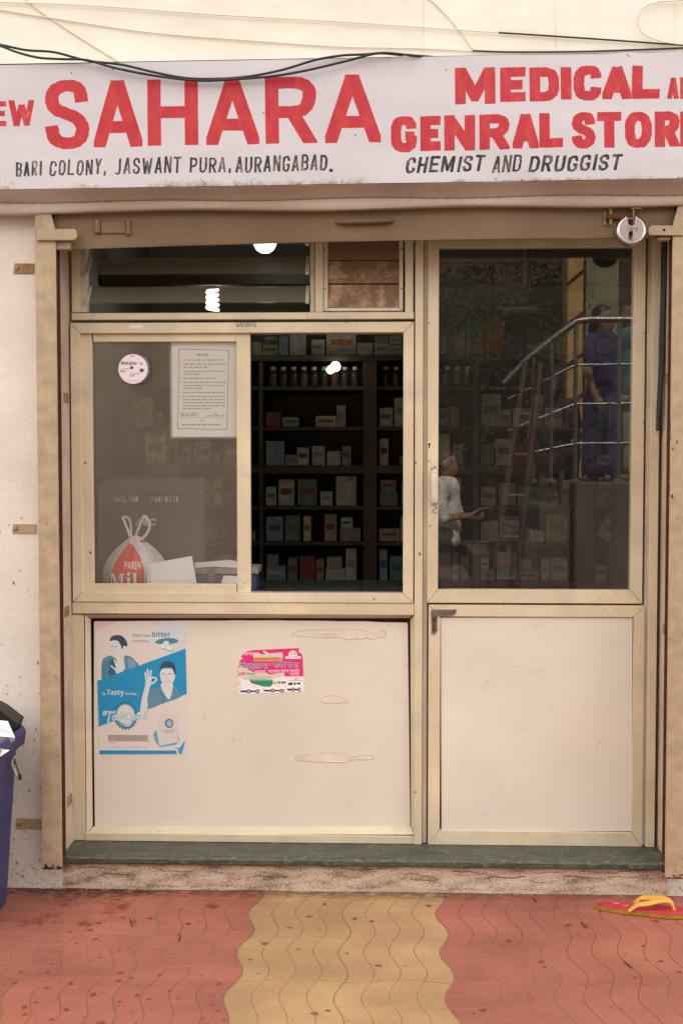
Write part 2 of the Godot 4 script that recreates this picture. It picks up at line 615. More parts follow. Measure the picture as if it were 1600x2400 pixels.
func bounds(p: PackedVector2Array) -> Rect2:
	var lo := Vector2(1e9, 1e9)
	var hi := -lo
	for q in p:
		lo = lo.min(q); hi = hi.max(q)
	return Rect2(lo, hi - lo)

# strokes of writing as a thin film of ink on a plane: groups are contour lists in pixels
func ink(parent: Node3D, called: String, groups: Array, z: float, m: Material, thick := 0.0004) -> MeshInstance3D:
	var s := MB.new()
	for g in groups:
		for c in g:
			if Geometry2D.is_polygon_clockwise(c):
				continue
			var q := PackedVector2Array()
			for p in c:
				var w := W(p.x, p.y, z)
				q.append(Vector2(w.x, w.y))
			s.sheet(q, z + 0.0001, z + thick)
	return part(parent, called, s, m)

func px_path(pts: Array, z, steps := 6) -> Array:
	var raw := []
	for i in pts.size():
		var zz: float = z[i] if z is Array else z
		raw.append(W(pts[i][0], pts[i][1], zz))
	return soft_path(raw, steps)

func soft_path(raw: Array, steps := 6) -> Array:
	var out := []
	for i in raw.size() - 1:
		var a: Vector3 = raw[maxi(i - 1, 0)]
		var b: Vector3 = raw[i]
		var c: Vector3 = raw[i + 1]
		var d: Vector3 = raw[mini(i + 2, raw.size() - 1)]
		for k in steps:
			out.append(b.cubic_interpolate(c, a, d, float(k) / steps))
	out.append(raw[raw.size() - 1])
	return out

# ---------------------------------------------------------------- bodies: tapered bones joined smoothly, meshed as surface nets
func flesh(s: MB, bones: Array, cell: float, blend: float) -> void:
	var lo := Vector3.ONE * 1e9
	var hi := -lo
	for b in bones:
		var m: float = maxf(b[2], b[3]) + blend + cell * 2.0
		lo = lo.min(b[0] - Vector3.ONE * m).min(b[1] - Vector3.ONE * m)
		hi = hi.max(b[0] + Vector3.ONE * m).max(b[1] + Vector3.ONE * m)
	var nx := int((hi.x - lo.x) / cell) + 2
	var ny := int((hi.y - lo.y) / cell) + 2
	var nz := int((hi.z - lo.z) / cell) + 2
	var f := PackedFloat32Array()
	f.resize(nx * ny * nz)
	f.fill(1.0)
	for b in bones:
		var pa: Vector3 = b[0]
		var pb: Vector3 = b[1]
		var ra: float = b[2]
		var rb: float = b[3]
		var m := maxf(ra, rb) + blend + cell * 2.0
		var l := ((pa.min(pb) - Vector3.ONE * m - lo) / cell).floor()
		var u := ((pa.max(pb) + Vector3.ONE * m - lo) / cell).ceil()
		var ab := pb - pa
		var ll := maxf(ab.length_squared(), 1e-9)
		for z in range(maxi(0, int(l.z)), mini(nz, int(u.z) + 1)):
			for y in range(maxi(0, int(l.y)), mini(ny, int(u.y) + 1)):
				for x in range(maxi(0, int(l.x)), mini(nx, int(u.x) + 1)):
					var p := lo + Vector3(x, y, z) * cell
					var t := clampf((p - pa).dot(ab) / ll, 0.0, 1.0)
					var d := (p - pa - ab * t).length() - lerpf(ra, rb, t)
					var i := (z * ny + y) * nx + x
					var e := f[i]
					var h := maxf(blend - absf(d - e), 0.0) / blend
					f[i] = minf(d, e) - h * h * blend * 0.25
	var at := {}
	var pts := PackedVector3Array()
	var st := [1, nx, nx * ny]
	for z in nz - 1:
		for y in ny - 1:
			for x in nx - 1:
				var i := (z * ny + y) * nx + x
				var first := f[i] < 0.0
				var c := Vector3.ZERO
				var cnt := 0
				if (f[i + 1] < 0.0) == first and (f[i + nx] < 0.0) == first and (f[i + nx + 1] < 0.0) == first and (f[i + st[2]] < 0.0) == first and (f[i + st[2] + 1] < 0.0) == first and (f[i + st[2] + nx] < 0.0) == first and (f[i + st[2] + nx + 1] < 0.0) == first:
					continue
				for e in [[0, 0, 0, 0], [0, 1, 0, 0], [0, 0, 0, 1], [0, 1, 0, 1], [1, 0, 0, 0], [1, 1, 0, 0], [1, 0, 0, 1], [1, 1, 0, 1], [2, 0, 0, 0], [2, 1, 0, 0], [2, 0, 1, 0], [2, 1, 1, 0]]:
					var o := Vector3i.ZERO
					if e[0] == 0: o = Vector3i(0, e[1], e[3])
					elif e[0] == 1: o = Vector3i(e[1], 0, e[3])
					else: o = Vector3i(e[1], e[2], 0)
					var j := i + o.x + o.y * nx + o.z * nx * ny
					var k: int = j + st[e[0]]
					if (f[j] < 0.0) != (f[k] < 0.0):
						var t := f[j] / (f[j] - f[k])
						var q := Vector3(o)
						q[e[0]] += t
						c += q
						cnt += 1
				if cnt:
					at[i] = pts.size()
					pts.append(lo + (Vector3(x, y, z) + c / cnt) * cell)
	var nrm := PackedVector3Array()
	for key in at:
		var i: int = key
		var gx := f[mini(i + 1, f.size() - 1)] - f[i]
		var gy := f[mini(i + nx, f.size() - 1)] - f[i]
		var gz := f[mini(i + nx * ny, f.size() - 1)] - f[i]
		nrm.append(Vector3(gx, gy, gz).normalized())
	for key in at:
		var i: int = key
		for k in 3:
			var j: int = i + st[k]
			if j >= f.size() or (f[i] < 0.0) == (f[j] < 0.0):
				continue
			var a: int = st[(k + 1) % 3]
			var b: int = st[(k + 2) % 3]
			if at.has(i - a) and at.has(i - b) and at.has(i - a - b):
				var q := [at[i], at[i - a], at[i - a - b], at[i - b]]
				s.tri(pts[q[0]], pts[q[1]], pts[q[2]], nrm[q[0]], nrm[q[1]], nrm[q[2]])
				s.tri(pts[q[0]], pts[q[2]], pts[q[3]], nrm[q[0]], nrm[q[2]], nrm[q[3]])

# ================================================================ scene
func _ready() -> void:
	rng.seed = 41
	cam_basis = Basis.from_euler(Vector3(deg_to_rad(-2.67), deg_to_rad(1.97), 0.0))
	var cam := Camera3D.new()
	cam.name = "camera"
	cam.fov = rad_to_deg(2.0 * atan(1200.0 / FOCAL))
	cam.transform = Transform3D(cam_basis, CAM)
	cam.near = 0.05
	cam.far = 200.0
	add_child(cam)
	cam.current = true
	var env := Environment.new()
	env.background_mode = Environment.BG_SKY
	var sm := ProceduralSkyMaterial.new()
	sm.sky_top_color = lin(0.86, 0.83, 0.805)
	sm.sky_horizon_color = lin(0.97, 0.92, 0.86)
	sm.sky_curve = 0.25
	sm.sky_energy_multiplier = 1.0
	sm.ground_bottom_color = lin(0.3, 0.26, 0.22)
	sm.ground_horizon_color = lin(0.5, 0.45, 0.4)
	var sky := Sky.new()
	sky.sky_material = sm
	env.sky = sky
	env.tonemap_mode = Environment.TONE_MAPPER_LINEAR
	env.tonemap_exposure = 2.75
	env.sdfgi_enabled = true
	env.ssao_enabled = true
	env.ssil_enabled = true
	var we := WorldEnvironment.new()
	we.name = "environment"
	we.environment = env
	add_child(we)
	var sun := DirectionalLight3D.new()
	sun.name = "sun"
	sun.light_energy = 1.4
	sun.light_angular_distance = 0.6
	sun.light_color = Color(1.0, 0.95, 0.88)
	sun.shadow_enabled = true
	sun.rotation_degrees = Vector3(-50.0, 172.0, 0.0)  # stands behind the shop: the front is in open shade, the far side of the street in sun
	add_child(sun)

	noise_bytes = noise_data(256, 0.045, 3, 4)
	streak_bytes = noise_data(256, 0.02, 9, 4)
	make_materials()
	make_pavement()
	make_building()
	make_street()
	make_sign()
	make_shutter()
	make_shopfront()
	make_doors()
	make_interior()
	make_prints()
	make_cables()
	make_bin()
	make_slipper()
	make_twigs()
	make_people()

func make_materials() -> void:
	var dirt := Color(0.33, 0.25, 0.18)
	var soft := tint_tex(512, 11, 0.10, 0.03, 26, dirt, 1)
	var plain := tint_tex(512, 12, 0.13, 0.035, 16, dirt, 1, 70)
	var clean := tint_tex(1024, 13, 0.06, 0.015, 8, dirt, 1, 110)
	var streaky := tint_tex(512, 14, 0.16, 0.04, 0, dirt, 3)
	var worn := tint_tex(512, 21, 0.16, 0.05, 40, dirt, 1)
	var rough := tint_tex(512, 31, 0.22, 0.10, 60, dirt, 1)
	M["soft_tex"] = soft
	M["worn_tex"] = worn
	M["rough_tex"] = rough
	var st := noise_data(512, 0.035, 51, 4)
	M["stucco"] = grey_tex(st, 512)
	M["fine"] = grey_tex(noise_data(512, 0.12, 52, 3), 512)
	mat("aluminium", lin(0.78, 0.665, 0.495), 0.42, 0.0, plain, 0.9)
	mat("aluminium_light", lin(0.74, 0.67, 0.57), 0.42, 0.0, plain, 1.1)
	mat("panel", lin(0.78, 0.715, 0.625), 0.35, 0.0, clean, 0.55)
	mat("torn", lin(0.46, 0.35, 0.265), 0.9)
	mat("peeled", lin(0.82, 0.73, 0.65), 0.8, 0.0, soft, 2.0)
	mat("rail_paint", lin(0.52, 0.395, 0.265), 0.5, 0.0, worn, 1.3)
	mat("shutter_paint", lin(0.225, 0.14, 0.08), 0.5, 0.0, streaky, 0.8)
	mat("plaster_reveal", lin(0.66, 0.52, 0.43), 0.85, 0.0, worn, 1.7, M.stucco, 0.15)
	mat("sign_metal", lin(0.68, 0.575, 0.54), 0.5, 0.0, streaky, 0.7)
	mat("dark_void", lin(0.02, 0.017, 0.015), 0.9)
	mat("rust", lin(0.16, 0.055, 0.025), 0.9, 0.0, rough, 6.0)
	mat("rusty_plate", lin(0.42, 0.27, 0.13), 0.8, 0.0, rough, 5.0)
	mat("steel", lin(0.50, 0.48, 0.46), 0.3, 1.0)
	mat("railing_steel", lin(0.24, 0.23, 0.23), 0.38, 1.0)
	mat("steel_dull", lin(0.30, 0.27, 0.26), 0.5, 0.7, rough, 6.0)
	mat("rubber_black", lin(0.012, 0.012, 0.013), 0.5)
	mat("wire_cream", lin(0.66, 0.58, 0.47), 0.6)
	mat("white_paper", lin(0.74, 0.71, 0.72), 0.8)
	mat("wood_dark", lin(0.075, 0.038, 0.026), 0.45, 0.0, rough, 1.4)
	mat("wall_inside", lin(0.34, 0.30, 0.26), 0.9, 0.0, soft, 0.6)
	mat("monitor_shell", lin(0.05, 0.045, 0.043), 0.6)
	mat("chalk", lin(0.4, 0.38, 0.36), 0.9)
	mat("ink_black", lin(0.02, 0.018, 0.018), 0.7)
	mat("asphalt", lin(0.13, 0.115, 0.10), 0.95, 0.0, rough, 0.8)
	mat("concrete", lin(0.30, 0.27, 0.24), 0.9, 0.0, rough, 0.7)
	mat("grout", lin(0.31, 0.225, 0.17), 0.95, 0.0, rough, 2.0)
	var g := StandardMaterial3D.new()
	g.resource_name = "dusty_glass"
	g.albedo_color = Color(lin(0.34, 0.29, 0.25), 0.05)
	g.roughness = 0.06
	g.transparency = BaseMaterial3D.TRANSPARENCY_ALPHA
	M["dusty_glass"] = g
	var g2: StandardMaterial3D = g.duplicate()
	g2.resource_name = "door_glass"
	g2.albedo_color = Color(lin(0.30, 0.26, 0.23), 0.02)
	g2.roughness = 0.0
	M["door_glass"] = g2
	var g3: StandardMaterial3D = g.duplicate()
	g3.resource_name = "louvre_glass"
	g3.albedo_color = Color(lin(0.25, 0.205, 0.16), 0.62)
	g3.roughness = 0.15
	M["louvre_glass"] = g3
	var g4: StandardMaterial3D = g.duplicate()
	g4.resource_name = "clear_glass"
	g4.albedo_color = Color(lin(0.10, 0.16, 0.14), 0.12)
	g4.roughness = 0.0
	M["clear_glass"] = g4

# ---------------------------------------------------------------- ground
func make_pavement() -> void:
	# print of wet drops, splashes and trodden dirt, laid on the tiles from above: 3.2 m by 1.6 m
	var cw := 2048
	var chh := 1024
	var cv := Canvas.new(cw, chh, Color(0.93, 0.93, 0.93), noise_bytes)
	var n1 := noise_data(512, 0.008, 61, 4)
	var n2 := noise_data(512, 0.15, 62, 2)
	var base_grime := noise_data(512, 0.03, 63, 4)
	for y in chh:
		for x in cw:
			var a := n1[(y >> 1 & 511) * 512 + (x >> 1 & 511)] / 255.0
			var b := n2[(y & 511) * 512 + (x & 511)] / 255.0
			var k := 0.96 - 0.16 * a - 0.10 * b
			var i := (y * cw + x) * 3
			cv.d[i] = int(255.0 * k)
			cv.d[i + 1] = int(255.0 * (k - 0.02 * a))
			cv.d[i + 2] = int(255.0 * (k + 0.0))
	var to := func(px: float, py: float) -> Vector2:
		var p := G(px, py)
		return Vector2((p.x + 1.6) / 3.2 * cw, p.z / 1.6 * chh)
	# splashes where they lie in the photograph (x, y, size)
	var spots := [[325, 795, 13], [215, 815, 11], [415, 548, 13], [440, 590, 11], [455, 515, 12], [865, 520, 14], [840, 533, 7], [690, 493, 14], [565, 490, 10], [555, 745, 12], [545, 783, 12], [605, 768, 12], [735, 755, 10], [780, 828, 8], [630, 850, 10], [685, 866, 9], [548, 878, 9], [115, 903, 12], [115, 936, 10], [305, 915, 12], [238, 960, 9], [465, 975, 14], [70, 790, 10], [1005, 797, 10], [968, 852, 6], [978, 890, 7], [998, 920, 8], [1030, 962, 7], [1078, 546, 9], [165, 880, 8], [430, 845, 14], [100, 740, 9], [245, 703, 7], [220, 745, 9], [275, 787, 6], [380, 570, 8], [325, 557, 8], [355, 610, 8], [280, 600, 7], [600, 633, 6], [460, 673, 8], [420, 690, 5], [320, 662, 5], [620, 510, 12], [375, 525, 12],
		[1420, 487, 14], [1217, 610, 16], [1330, 537, 10], [1150, 683, 9], [1187, 748, 6], [1490, 430, 11], [1445, 930, 14], [1505, 917, 10], [1370, 635, 7], [1465, 545, 6], [1628, 497, 14], [1708, 508, 12], [1968, 437, 14], [1738, 712, 13], [1593, 655, 8],
		[2608, 528, 16], [2335, 598, 14], [2308, 617, 6], [2658, 570, 8], [2690, 530, 9], [2953, 622, 12], [2483, 693, 14], [2500, 716, 9], [2915, 769, 9], [3118, 742, 12], [3033, 692, 12], [2748, 782, 5], [2218, 916, 14], [2175, 930, 8], [2758, 463, 9], [3008, 508, 14], [2216, 608, 4], [2965, 686, 7], [2870, 660, 6], [2400, 643, 5]]
	for i in spots.size():
		var s: Array = spots[i]
		var p: Vector2 = to.call(s[0] / 1.96, s[1] / 1.96 + 1900.0)
		var yellow: bool = s[0] > 1130 and s[0] < 2030
		var c := Color(0.55, 0.42, 0.25) if yellow else Color(0.66, 0.36, 0.32)
		var rr: float = s[2] / 1.96 / 780.0 * 640.0
		cv.disc(p.x, p.y, rr * 1.05, rr * 1.25, c, 0.75, 0.30, i)
		cv.disc(p.x + rr * 0.1, p.y, rr * 0.7, rr * 0.9, c, 0.45, 0.25, i + 5)
	var r2 := RandomNumberGenerator.new()
	r2.seed = 5
	for i in 150:
		var px := r2.randf_range(0.0, 1600.0)
		if i % 3 != 0:
			px = r2.randf_range(0.0, 520.0)
		var p: Vector2 = to.call(px, r2.randf_range(2110.0, 2400.0))
		var s := r2.randf_range(1.0, 3.2)
		cv.disc(p.x, p.y, s, s * r2.randf_range(0.8, 1.4), Color(0.62, 0.38, 0.32), r2.randf_range(0.3, 0.8), 0.35, i)
	# wet, deep red patch and black grime that has gathered along the foot of the wall
	for s in [[500, 450, 46, 30], [560, 442, 26, 14], [200, 500, 60, 26], [300, 425, 40, 16], [120, 515, 50, 16], [395, 520, 30, 12], [980, 440, 20, 6]]:
		var p: Vector2 = to.call(s[0] / 1.96, s[1] / 1.96 + 1900.0)
		for k in 26:
			var q := p + Vector2(r2.randfn() * s[2] * 0.28, r2.randfn() * s[3] * 0.7)
			cv.disc(q.x, q.y, r2.randf_range(2, 9), r2.randf_range(2, 10), Color(0.62, 0.36, 0.30), 0.22, 0.45, k)
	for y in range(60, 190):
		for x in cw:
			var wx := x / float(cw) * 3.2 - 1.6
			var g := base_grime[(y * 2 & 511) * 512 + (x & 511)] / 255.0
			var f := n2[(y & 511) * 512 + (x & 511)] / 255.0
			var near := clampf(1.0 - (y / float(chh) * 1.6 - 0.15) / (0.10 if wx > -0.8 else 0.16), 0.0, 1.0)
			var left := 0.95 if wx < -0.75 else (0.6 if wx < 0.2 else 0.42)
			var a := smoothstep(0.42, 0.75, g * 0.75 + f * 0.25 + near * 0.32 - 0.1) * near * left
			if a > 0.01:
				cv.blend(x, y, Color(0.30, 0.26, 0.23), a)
	for i in 60:
		var p: Vector2 = to.call(r2.randf_range(0.0, 1600.0), r2.randf_range(2115.0, 2400.0))
		cv.disc(p.x, p.y, 1.0, 1.2, Color(1, 1, 0.98), 0.8)
	var tex := cv.tex()
	var red := mat("tile_red", lin(0.47, 0.155, 0.095), 0.66)
	var yel := mat("tile_yellow", lin(0.54, 0.335, 0.15), 0.75)
	for m in [red, yel]:
		m.albedo_texture = tex
		m.uv1_triplanar = true
		m.uv1_world_triplanar = true
		m.uv1_triplanar_sharpness = 12.0
		m.uv1_scale = Vector3(1.0 / 3.2, 1.0 / 1.6, 1.0 / 1.6)
		m.uv1_offset = Vector3(0.5, 0.0, 0.0)
		m.heightmap_enabled = true
		m.heightmap_texture = tex
		m.heightmap_scale = 0.10
	yel.heightmap_scale = 0.18
	# bed under the tiles
	var bed := MB.new()
	bed.box(Vector3(-7.0, -0.3, -0.3), Vector3(7.0, -0.0021, 2.0), 0.0)
	var root := structure("pavement", bed, M.grout)
	# one tile: sixteen fields between wavy grooves
	var TX := 0.292
	var TZ := 0.31
	var A := 0.0165
	var B := 0.011
	var X0 := -0.41
	var Z0 := 0.237
	var wave_x := func(x: float, z: float) -> float: return x - A * cos(TAU * (z - 0.34 + Z0) / TZ)
	var wave_z := func(x: float, z: float) -> float: return z + B * sin(TAU * (x + 0.05) / TX)
	var tiles := []
	for variant in 3:
		var s := MB.new()
		var rr := RandomNumberGenerator.new()
		rr.seed = 90 + variant
		for ci in 4:
			for cj in 4:
				var tilt := Vector2(rr.randf_range(-0.004, 0.004), rr.randf_range(-0.004, 0.004))
				var ring := []
				var low := []
				var mid := []
				var e := [0.0006 if ci > 0 else 0.0016, 0.0006 if ci < 3 else 0.0016, 0.0010 if cj > 0 else 0.0019, 0.0010 if cj < 3 else 0.0019]
				for inset in [[ring, 0.0016, 0.0], [mid, 0.0, -0.0014], [low, 0.0, -0.0030]]:
					var k: float = inset[1]
					var xa: float = TX / 4 * ci + e[0] + k
					var xb: float = TX / 4 * (ci + 1) - e[1] - k
					var za: float = TZ / 4 * cj + e[2] + k
					var zb: float = TZ / 4 * (cj + 1) - e[3] - k
					var flat := []
					for i in 3: flat.append(Vector2(lerpf(xa, xb, i / 3.0), za))
					for i in 6: flat.append(Vector2(xb, lerpf(za, zb, i / 6.0)))
					for i in 3: flat.append(Vector2(lerpf(xb, xa, i / 3.0), zb))
					for i in 6: flat.append(Vector2(xa, lerpf(zb, za, i / 6.0)))
					for q in flat:
						var y: float = inset[2] + (tilt.x * (q.x - (xa + xb) / 2) + tilt.y * (q.y - (za + zb) / 2)) * 1.0
						inset[0].append(Vector3(wave_x.call(q.x, q.y), y, wave_z.call(q.x, q.y)))
				var cen := Vector3.ZERO
				for p in ring:
					cen += p
				cen /= ring.size()
				var nn := ring.size()
				for i in nn:
					var j := (i + 1) % nn
					s.face([cen, ring[i], ring[j]], Vector3.UP)
					var out: Vector3 = ring[i] - cen
					s.face([ring[i], ring[j], mid[j], mid[i]], out.normalized() + Vector3.UP)
					s.face([mid[i], mid[j], low[j], low[i]], out)
		tiles.append(s.done())
	# cast in different batches: each tile a little redder, paler or darker than the next
	var tones_r := []
	var tones_y := []
	for k in 5:
		for set_ in [[red, tones_r], [yel, tones_y]]:
			var mt: StandardMaterial3D = set_[0].duplicate()
			var f: float = [0.975, 0.99, 1.0, 1.01, 1.02][k]
			mt.albedo_color = Color(mt.albedo_color.r * f, mt.albedo_color.g * (f + 0.008 * (k % 3 - 1)), mt.albedo_color.b * (f + 0.01 * (k % 2)))
			set_[1].append(mt)
	for iz in range(-1, 5):
		for ix in range(-7, 9):
			var x := X0 + TX * ix
			var z := Z0 + TZ * iz
			var o := part(root, "paver", tiles[rng.randi() % 3], (tones_y if ix >= 0 and ix < 2 else tones_r)[rng.randi() % 5])
			o.position = Vector3(x, rng.randf_range(-0.0008, 0.0004), z)
			o.rotation = Vector3(rng.randf_range(-0.0015, 0.0015), 0.0, rng.randf_range(-0.0015, 0.0015))
	var k := MB.new()
	k.box(Vector3(-7.0, -0.30, 2.003), Vector3(7.0, 0.004, 2.15), 0.012)
	structure("kerb", k, M.concrete)
	var rd := MB.new()
	rd.box(Vector3(-60.0, -0.5, 2.153), Vector3(60.0, -0.16, 60.0), 0.0)
	structure("road", rd, M.asphalt)
	var gr := MB.new()
	gr.box(Vector3(-60.0, -0.8, -60.0), Vector3(60.0, -0.52, 60.0), 0.0)
	structure("ground", gr, M.concrete)

# ---------------------------------------------------------------- building shell
func make_building() -> void:
	# stucco with its own stains: the strip beside the shop, 1.0 m wide and 2.4 m high
	var cw := 512
	var ch := 1228
	var make_wall := func(sd: int, right: bool) -> StandardMaterial3D:
		var cv := Canvas.new(cw, ch, Color(0.97, 0.965, 0.96), noise_bytes)
		var a := noise_data(512, 0.006, sd, 4)
		var f := noise_data(512, 0.09, sd + 1, 4)
		for y in ch:
			var low := clampf((y - 0.70 * ch) / (0.30 * ch), 0.0, 1.0)
			for x in cw:
				var i := (y * cw + x) * 3
				var k := 1.0 - 0.07 * a[(y & 511) * 512 + x] / 255.0 - 0.03 * f[(y & 511) * 512 + x] / 255.0
				# splashed mud: grains that lie thicker towards the ground
				var mud := smoothstep(0.45, 1.0, f[(y * 2 & 511) * 512 + x] / 255.0 * 0.7 + a[(y * 3 & 511) * 512 + (x * 2 & 511)] / 255.0 * 0.3) * low * low * 0.55 + 0.16 * low * low
				cv.d[i] = int(250.0 * k * (1.0 - 0.48 * mud))
				cv.d[i + 1] = int(248.0 * k * (1.0 - 0.55 * mud))
				cv.d[i + 2] = int(246.0 * k * (1.0 - 0.66 * mud))
		var r := RandomNumberGenerator.new()
		r.seed = sd
		for i in 420:
			var y := (1.0 - pow(r.randf(), 2.0) * 0.55) * ch
			cv.disc(r.randf() * cw, y, r.randf_range(0.7, 2.0), r.randf_range(0.8, 3.2), Color(0.36, 0.22, 0.14), r.randf_range(0.25, 0.8), 0.4, i)
		# hairline cracks and run-off marks
		for i in 4:
			var x := [392.0, 300.0, 330.0, 360.0][i] as float
			var pts := []
			for k in 30:
				pts.append(Vector2(x + r.randf_range(-1.2, 1.2), k / 29.0 * ch))
			cv.line(pts, 2.0 if i == 0 else 1.2, Color(0.86, 0.72, 0.62), 0.55 if i == 0 else 0.2)
		for i in 7:
			var x := r.randf_range(400, 490)
			var y := r.randf_range(720, 790)
			cv.line([Vector2(x, y), Vector2(x + 16, y - 3)], 1.4, Color(0.7, 0.6, 0.52), 0.2)
		var m := StandardMaterial3D.new()
		m.resource_name = "stucco_wall"
		m.albedo_color = lin(0.86, 0.79, 0.73)
		m.albedo_texture = cv.tex()
		m.roughness = 0.92
		m.heightmap_enabled = true
		var hb := PackedByteArray()
		hb.resize(cw * ch)
		var hn := noise_data(512, 0.05, sd + 4, 3)
		for y in ch:
			for x in cw:
				hb[y * cw + x] = hn[(y & 511) * 512 + x]
		m.heightmap_texture = ImageTexture.create_from_image(Image.create_from_data(cw, ch, false, Image.FORMAT_L8, hb))
		m.heightmap_scale = 0.09
		return m
	var wl: StandardMaterial3D = make_wall.call(71, false)
	var up_tex := Canvas.new(1024, 512, Color(1, 1, 1), noise_bytes)
	var ua := noise_data(512, 0.007, 81, 4)
	for y in 512:
		for x in 1024:
			var k := 1.0 - 0.06 * ua[y * 512 + (x & 511)] / 255.0 - 0.02 * noise_bytes[(y & 255) * 256 + (x & 255)] / 255.0
			var i := (y * 1024 + x) * 3
			up_tex.d[i] = int(255 * k); up_tex.d[i + 1] = int(254 * k); up_tex.d[i + 2] = int(251 * k)
	var ur := RandomNumberGenerator.new()
	ur.seed = 8
	for x in [560, 668, 765, 120, 60, 880]:
		var pts := []
		for k in 26:
			pts.append(Vector2(x + ur.randf_range(-1.5, 1.5), k * 20.5))
		up_tex.line(pts, 2.2, Color(0.82, 0.72, 0.58), 0.16 if x > 500 and x < 800 else 0.06)
	var wu := StandardMaterial3D.new()
	wu.resource_name = "stucco_upper"
	wu.albedo_color = lin(0.82, 0.775, 0.705)
	wu.albedo_texture = up_tex.tex()
	wu.roughness = 0.92
	wu.heightmap_enabled = true
	wu.heightmap_texture = M.stucco
	wu.heightmap_scale = 0.22
	wu.uv1_scale = Vector3(1, 1.5, 1)
	var b := thing("shop_building", "cream stuccoed building wall around the chemist shop front", "building", "", Vector3(0, 0, -1.2))
	var xl := W(168, 1270, 0.0).x - 0.004
	var xr := W(1541, 1270, 0.0).x + 0.012
	M["xl"] = xl
	M["xr"] = xr
	var wall := func(called: String, lo: Vector3, hi: Vector3, m: Material, u0 := 0.0, u1 := 1.0) -> void:
		# a slab whose street face carries the stain map over its whole height
		var s := MB.new()
		s.face([lo, Vector3(hi.x, lo.y, lo.z), Vector3(hi.x, hi.y, lo.z), Vector3(lo.x, hi.y, lo.z)], Vector3.FORWARD)
		s.face([Vector3(lo.x, lo.y, hi.z), Vector3(hi.x, lo.y, hi.z), hi, Vector3(lo.x, hi.y, hi.z)], Vector3.BACK, [Vector2(u0, 1), Vector2(u1, 1), Vector2(u1, 0), Vector2(u0, 0)])
		for sx in [lo.x, hi.x]:
			s.face([Vector3(sx, lo.y, lo.z), Vector3(sx, lo.y, hi.z), Vector3(sx, hi.y, hi.z), Vector3(sx, hi.y, lo.z)], Vector3(sx - (lo.x + hi.x) / 2, 0, 0), [Vector2(0.3, 1), Vector2(0.5, 1), Vector2(0.5, 0), Vector2(0.3, 0)])
		for sy in [lo.y, hi.y]:
			s.face([Vector3(lo.x, sy, lo.z), Vector3(hi.x, sy, lo.z), Vector3(hi.x, sy, hi.z), Vector3(lo.x, sy, hi.z)], Vector3(0, sy - (lo.y + hi.y) / 2, 0))
		part(b, called, s, m)
	wall.call("wall", Vector3(xl - 1.0, -0.05, -0.06), Vector3(xl, 2.38, 0.15), wl)
	wall.call("wall", Vector3(xr, -0.05, -0.06), Vector3(xr + 1.0, 2.38, 0.15), wl)
	wall.call("wall", Vector3(xl - 4.0, -0.05, -0.06), Vector3(xl - 1.001, 2.38, 0.15), wl)
	wall.call("wall", Vector3(xr + 1.001, -0.05, -0.06), Vector3(xr + 4.0, 2.38, 0.15), wl)
	wall.call("upper_wall", Vector3(xl - 1.0, 2.381, -0.06), Vector3(xr + 1.0, 4.7, 0.15), wu)
	wall.call("upper_wall", Vector3(xl - 4.0, 2.381, -0.06), Vector3(xl - 1.001, 4.7, 0.15), wu)
	wall.call("upper_wall", Vector3(xr + 1.001, 2.381, -0.06), Vector3(xr + 4.0, 4.7, 0.15), wu)
	# plastered reveals of the opening, a few millimetres proud of the wall ends
	for sd in [0, 1]:
		var s := MB.new()
		if sd == 0:
			s.box(Vector3(xl - 0.02, 0.112, -0.03), Vector3(xl + 0.003, 2.32, 0.152), 0.003)
		else:
			s.box(Vector3(xr - 0.003, 0.112, -0.03), Vector3(xr + 0.02, 2.32, 0.152), 0.003)
		part(b, "reveal", s, M.plaster_reveal)
	# old fixing plates cemented into the reveals
	for q in [[xl + 0.0036, 1.62, 0.055, 1.0], [xl + 0.0036, 0.91, 0.07, 1.0], [xl + 0.0036, 0.27, 0.06, 1.0], [xr - 0.0036, 0.86, 0.09, -1.0], [xr - 0.0036, 1.68, 0.08, -1.0]]:
		var s := MB.new()
		s.box(Vector3(q[0] - 0.002, q[1] - 0.017, q[2] - 0.03), Vector3(q[0] + 0.002, q[1] + 0.017, q[2] + 0.03), 0.001)
		s.lathe([Vector2(0.0, 0.006), Vector2(0.005, 0.005), Vector2(0.006, 0.0)], 10, Transform3D(Basis(Vector3.FORWARD, PI / 2 * q[3]), Vector3(q[0], q[1], q[2] - 0.012)))
		part(b, "fixing_plate", s, M.rusty_plate)
	# plinth under the sill: rough plaster, splashed and cracked
	var pw := 1024
	var ph := 64
	var pc := Canvas.new(pw, ph, Color(1, 1, 1), noise_bytes)
	var pa := noise_data(512, 0.012, 91, 5)
	var pf := noise_data(512, 0.11, 92, 3)
	for y in ph:
		for x in pw:
			var c := pa[((y * 3 + 40) & 511) * 512 + (x & 511)] / 255.0
			var f := pf[(y * 2 & 511) * 512 + (x * 2 & 511)] / 255.0
			var dirt := smoothstep(0.30, 0.95, c * 0.50 + f * 0.50 + 0.10 * smoothstep(620.0, 80.0, float(x)) * c) * (0.55 + 0.6 * smoothstep(0.35, 0.65, pa[(y * 5 & 511) * 512 + (x * 3 & 511)] / 255.0))
			var grain := smoothstep(0.5, 0.85, f) * 0.28
			var k := 0.96 - 0.10 * c
			var i := (y * pw + x) * 3
			pc.d[i] = int(255 * k * (1.0 - 0.36 * dirt) * (1.0 - grain * 0.5))
			pc.d[i + 1] = int(247 * k * (1.0 - 0.42 * dirt) * (1.0 - grain * 0.6))
			pc.d[i + 2] = int(238 * k * (1.0 - 0.48 * dirt) * (1.0 - grain * 0.65))
	var pr := RandomNumberGenerator.new()
	pr.seed = 12
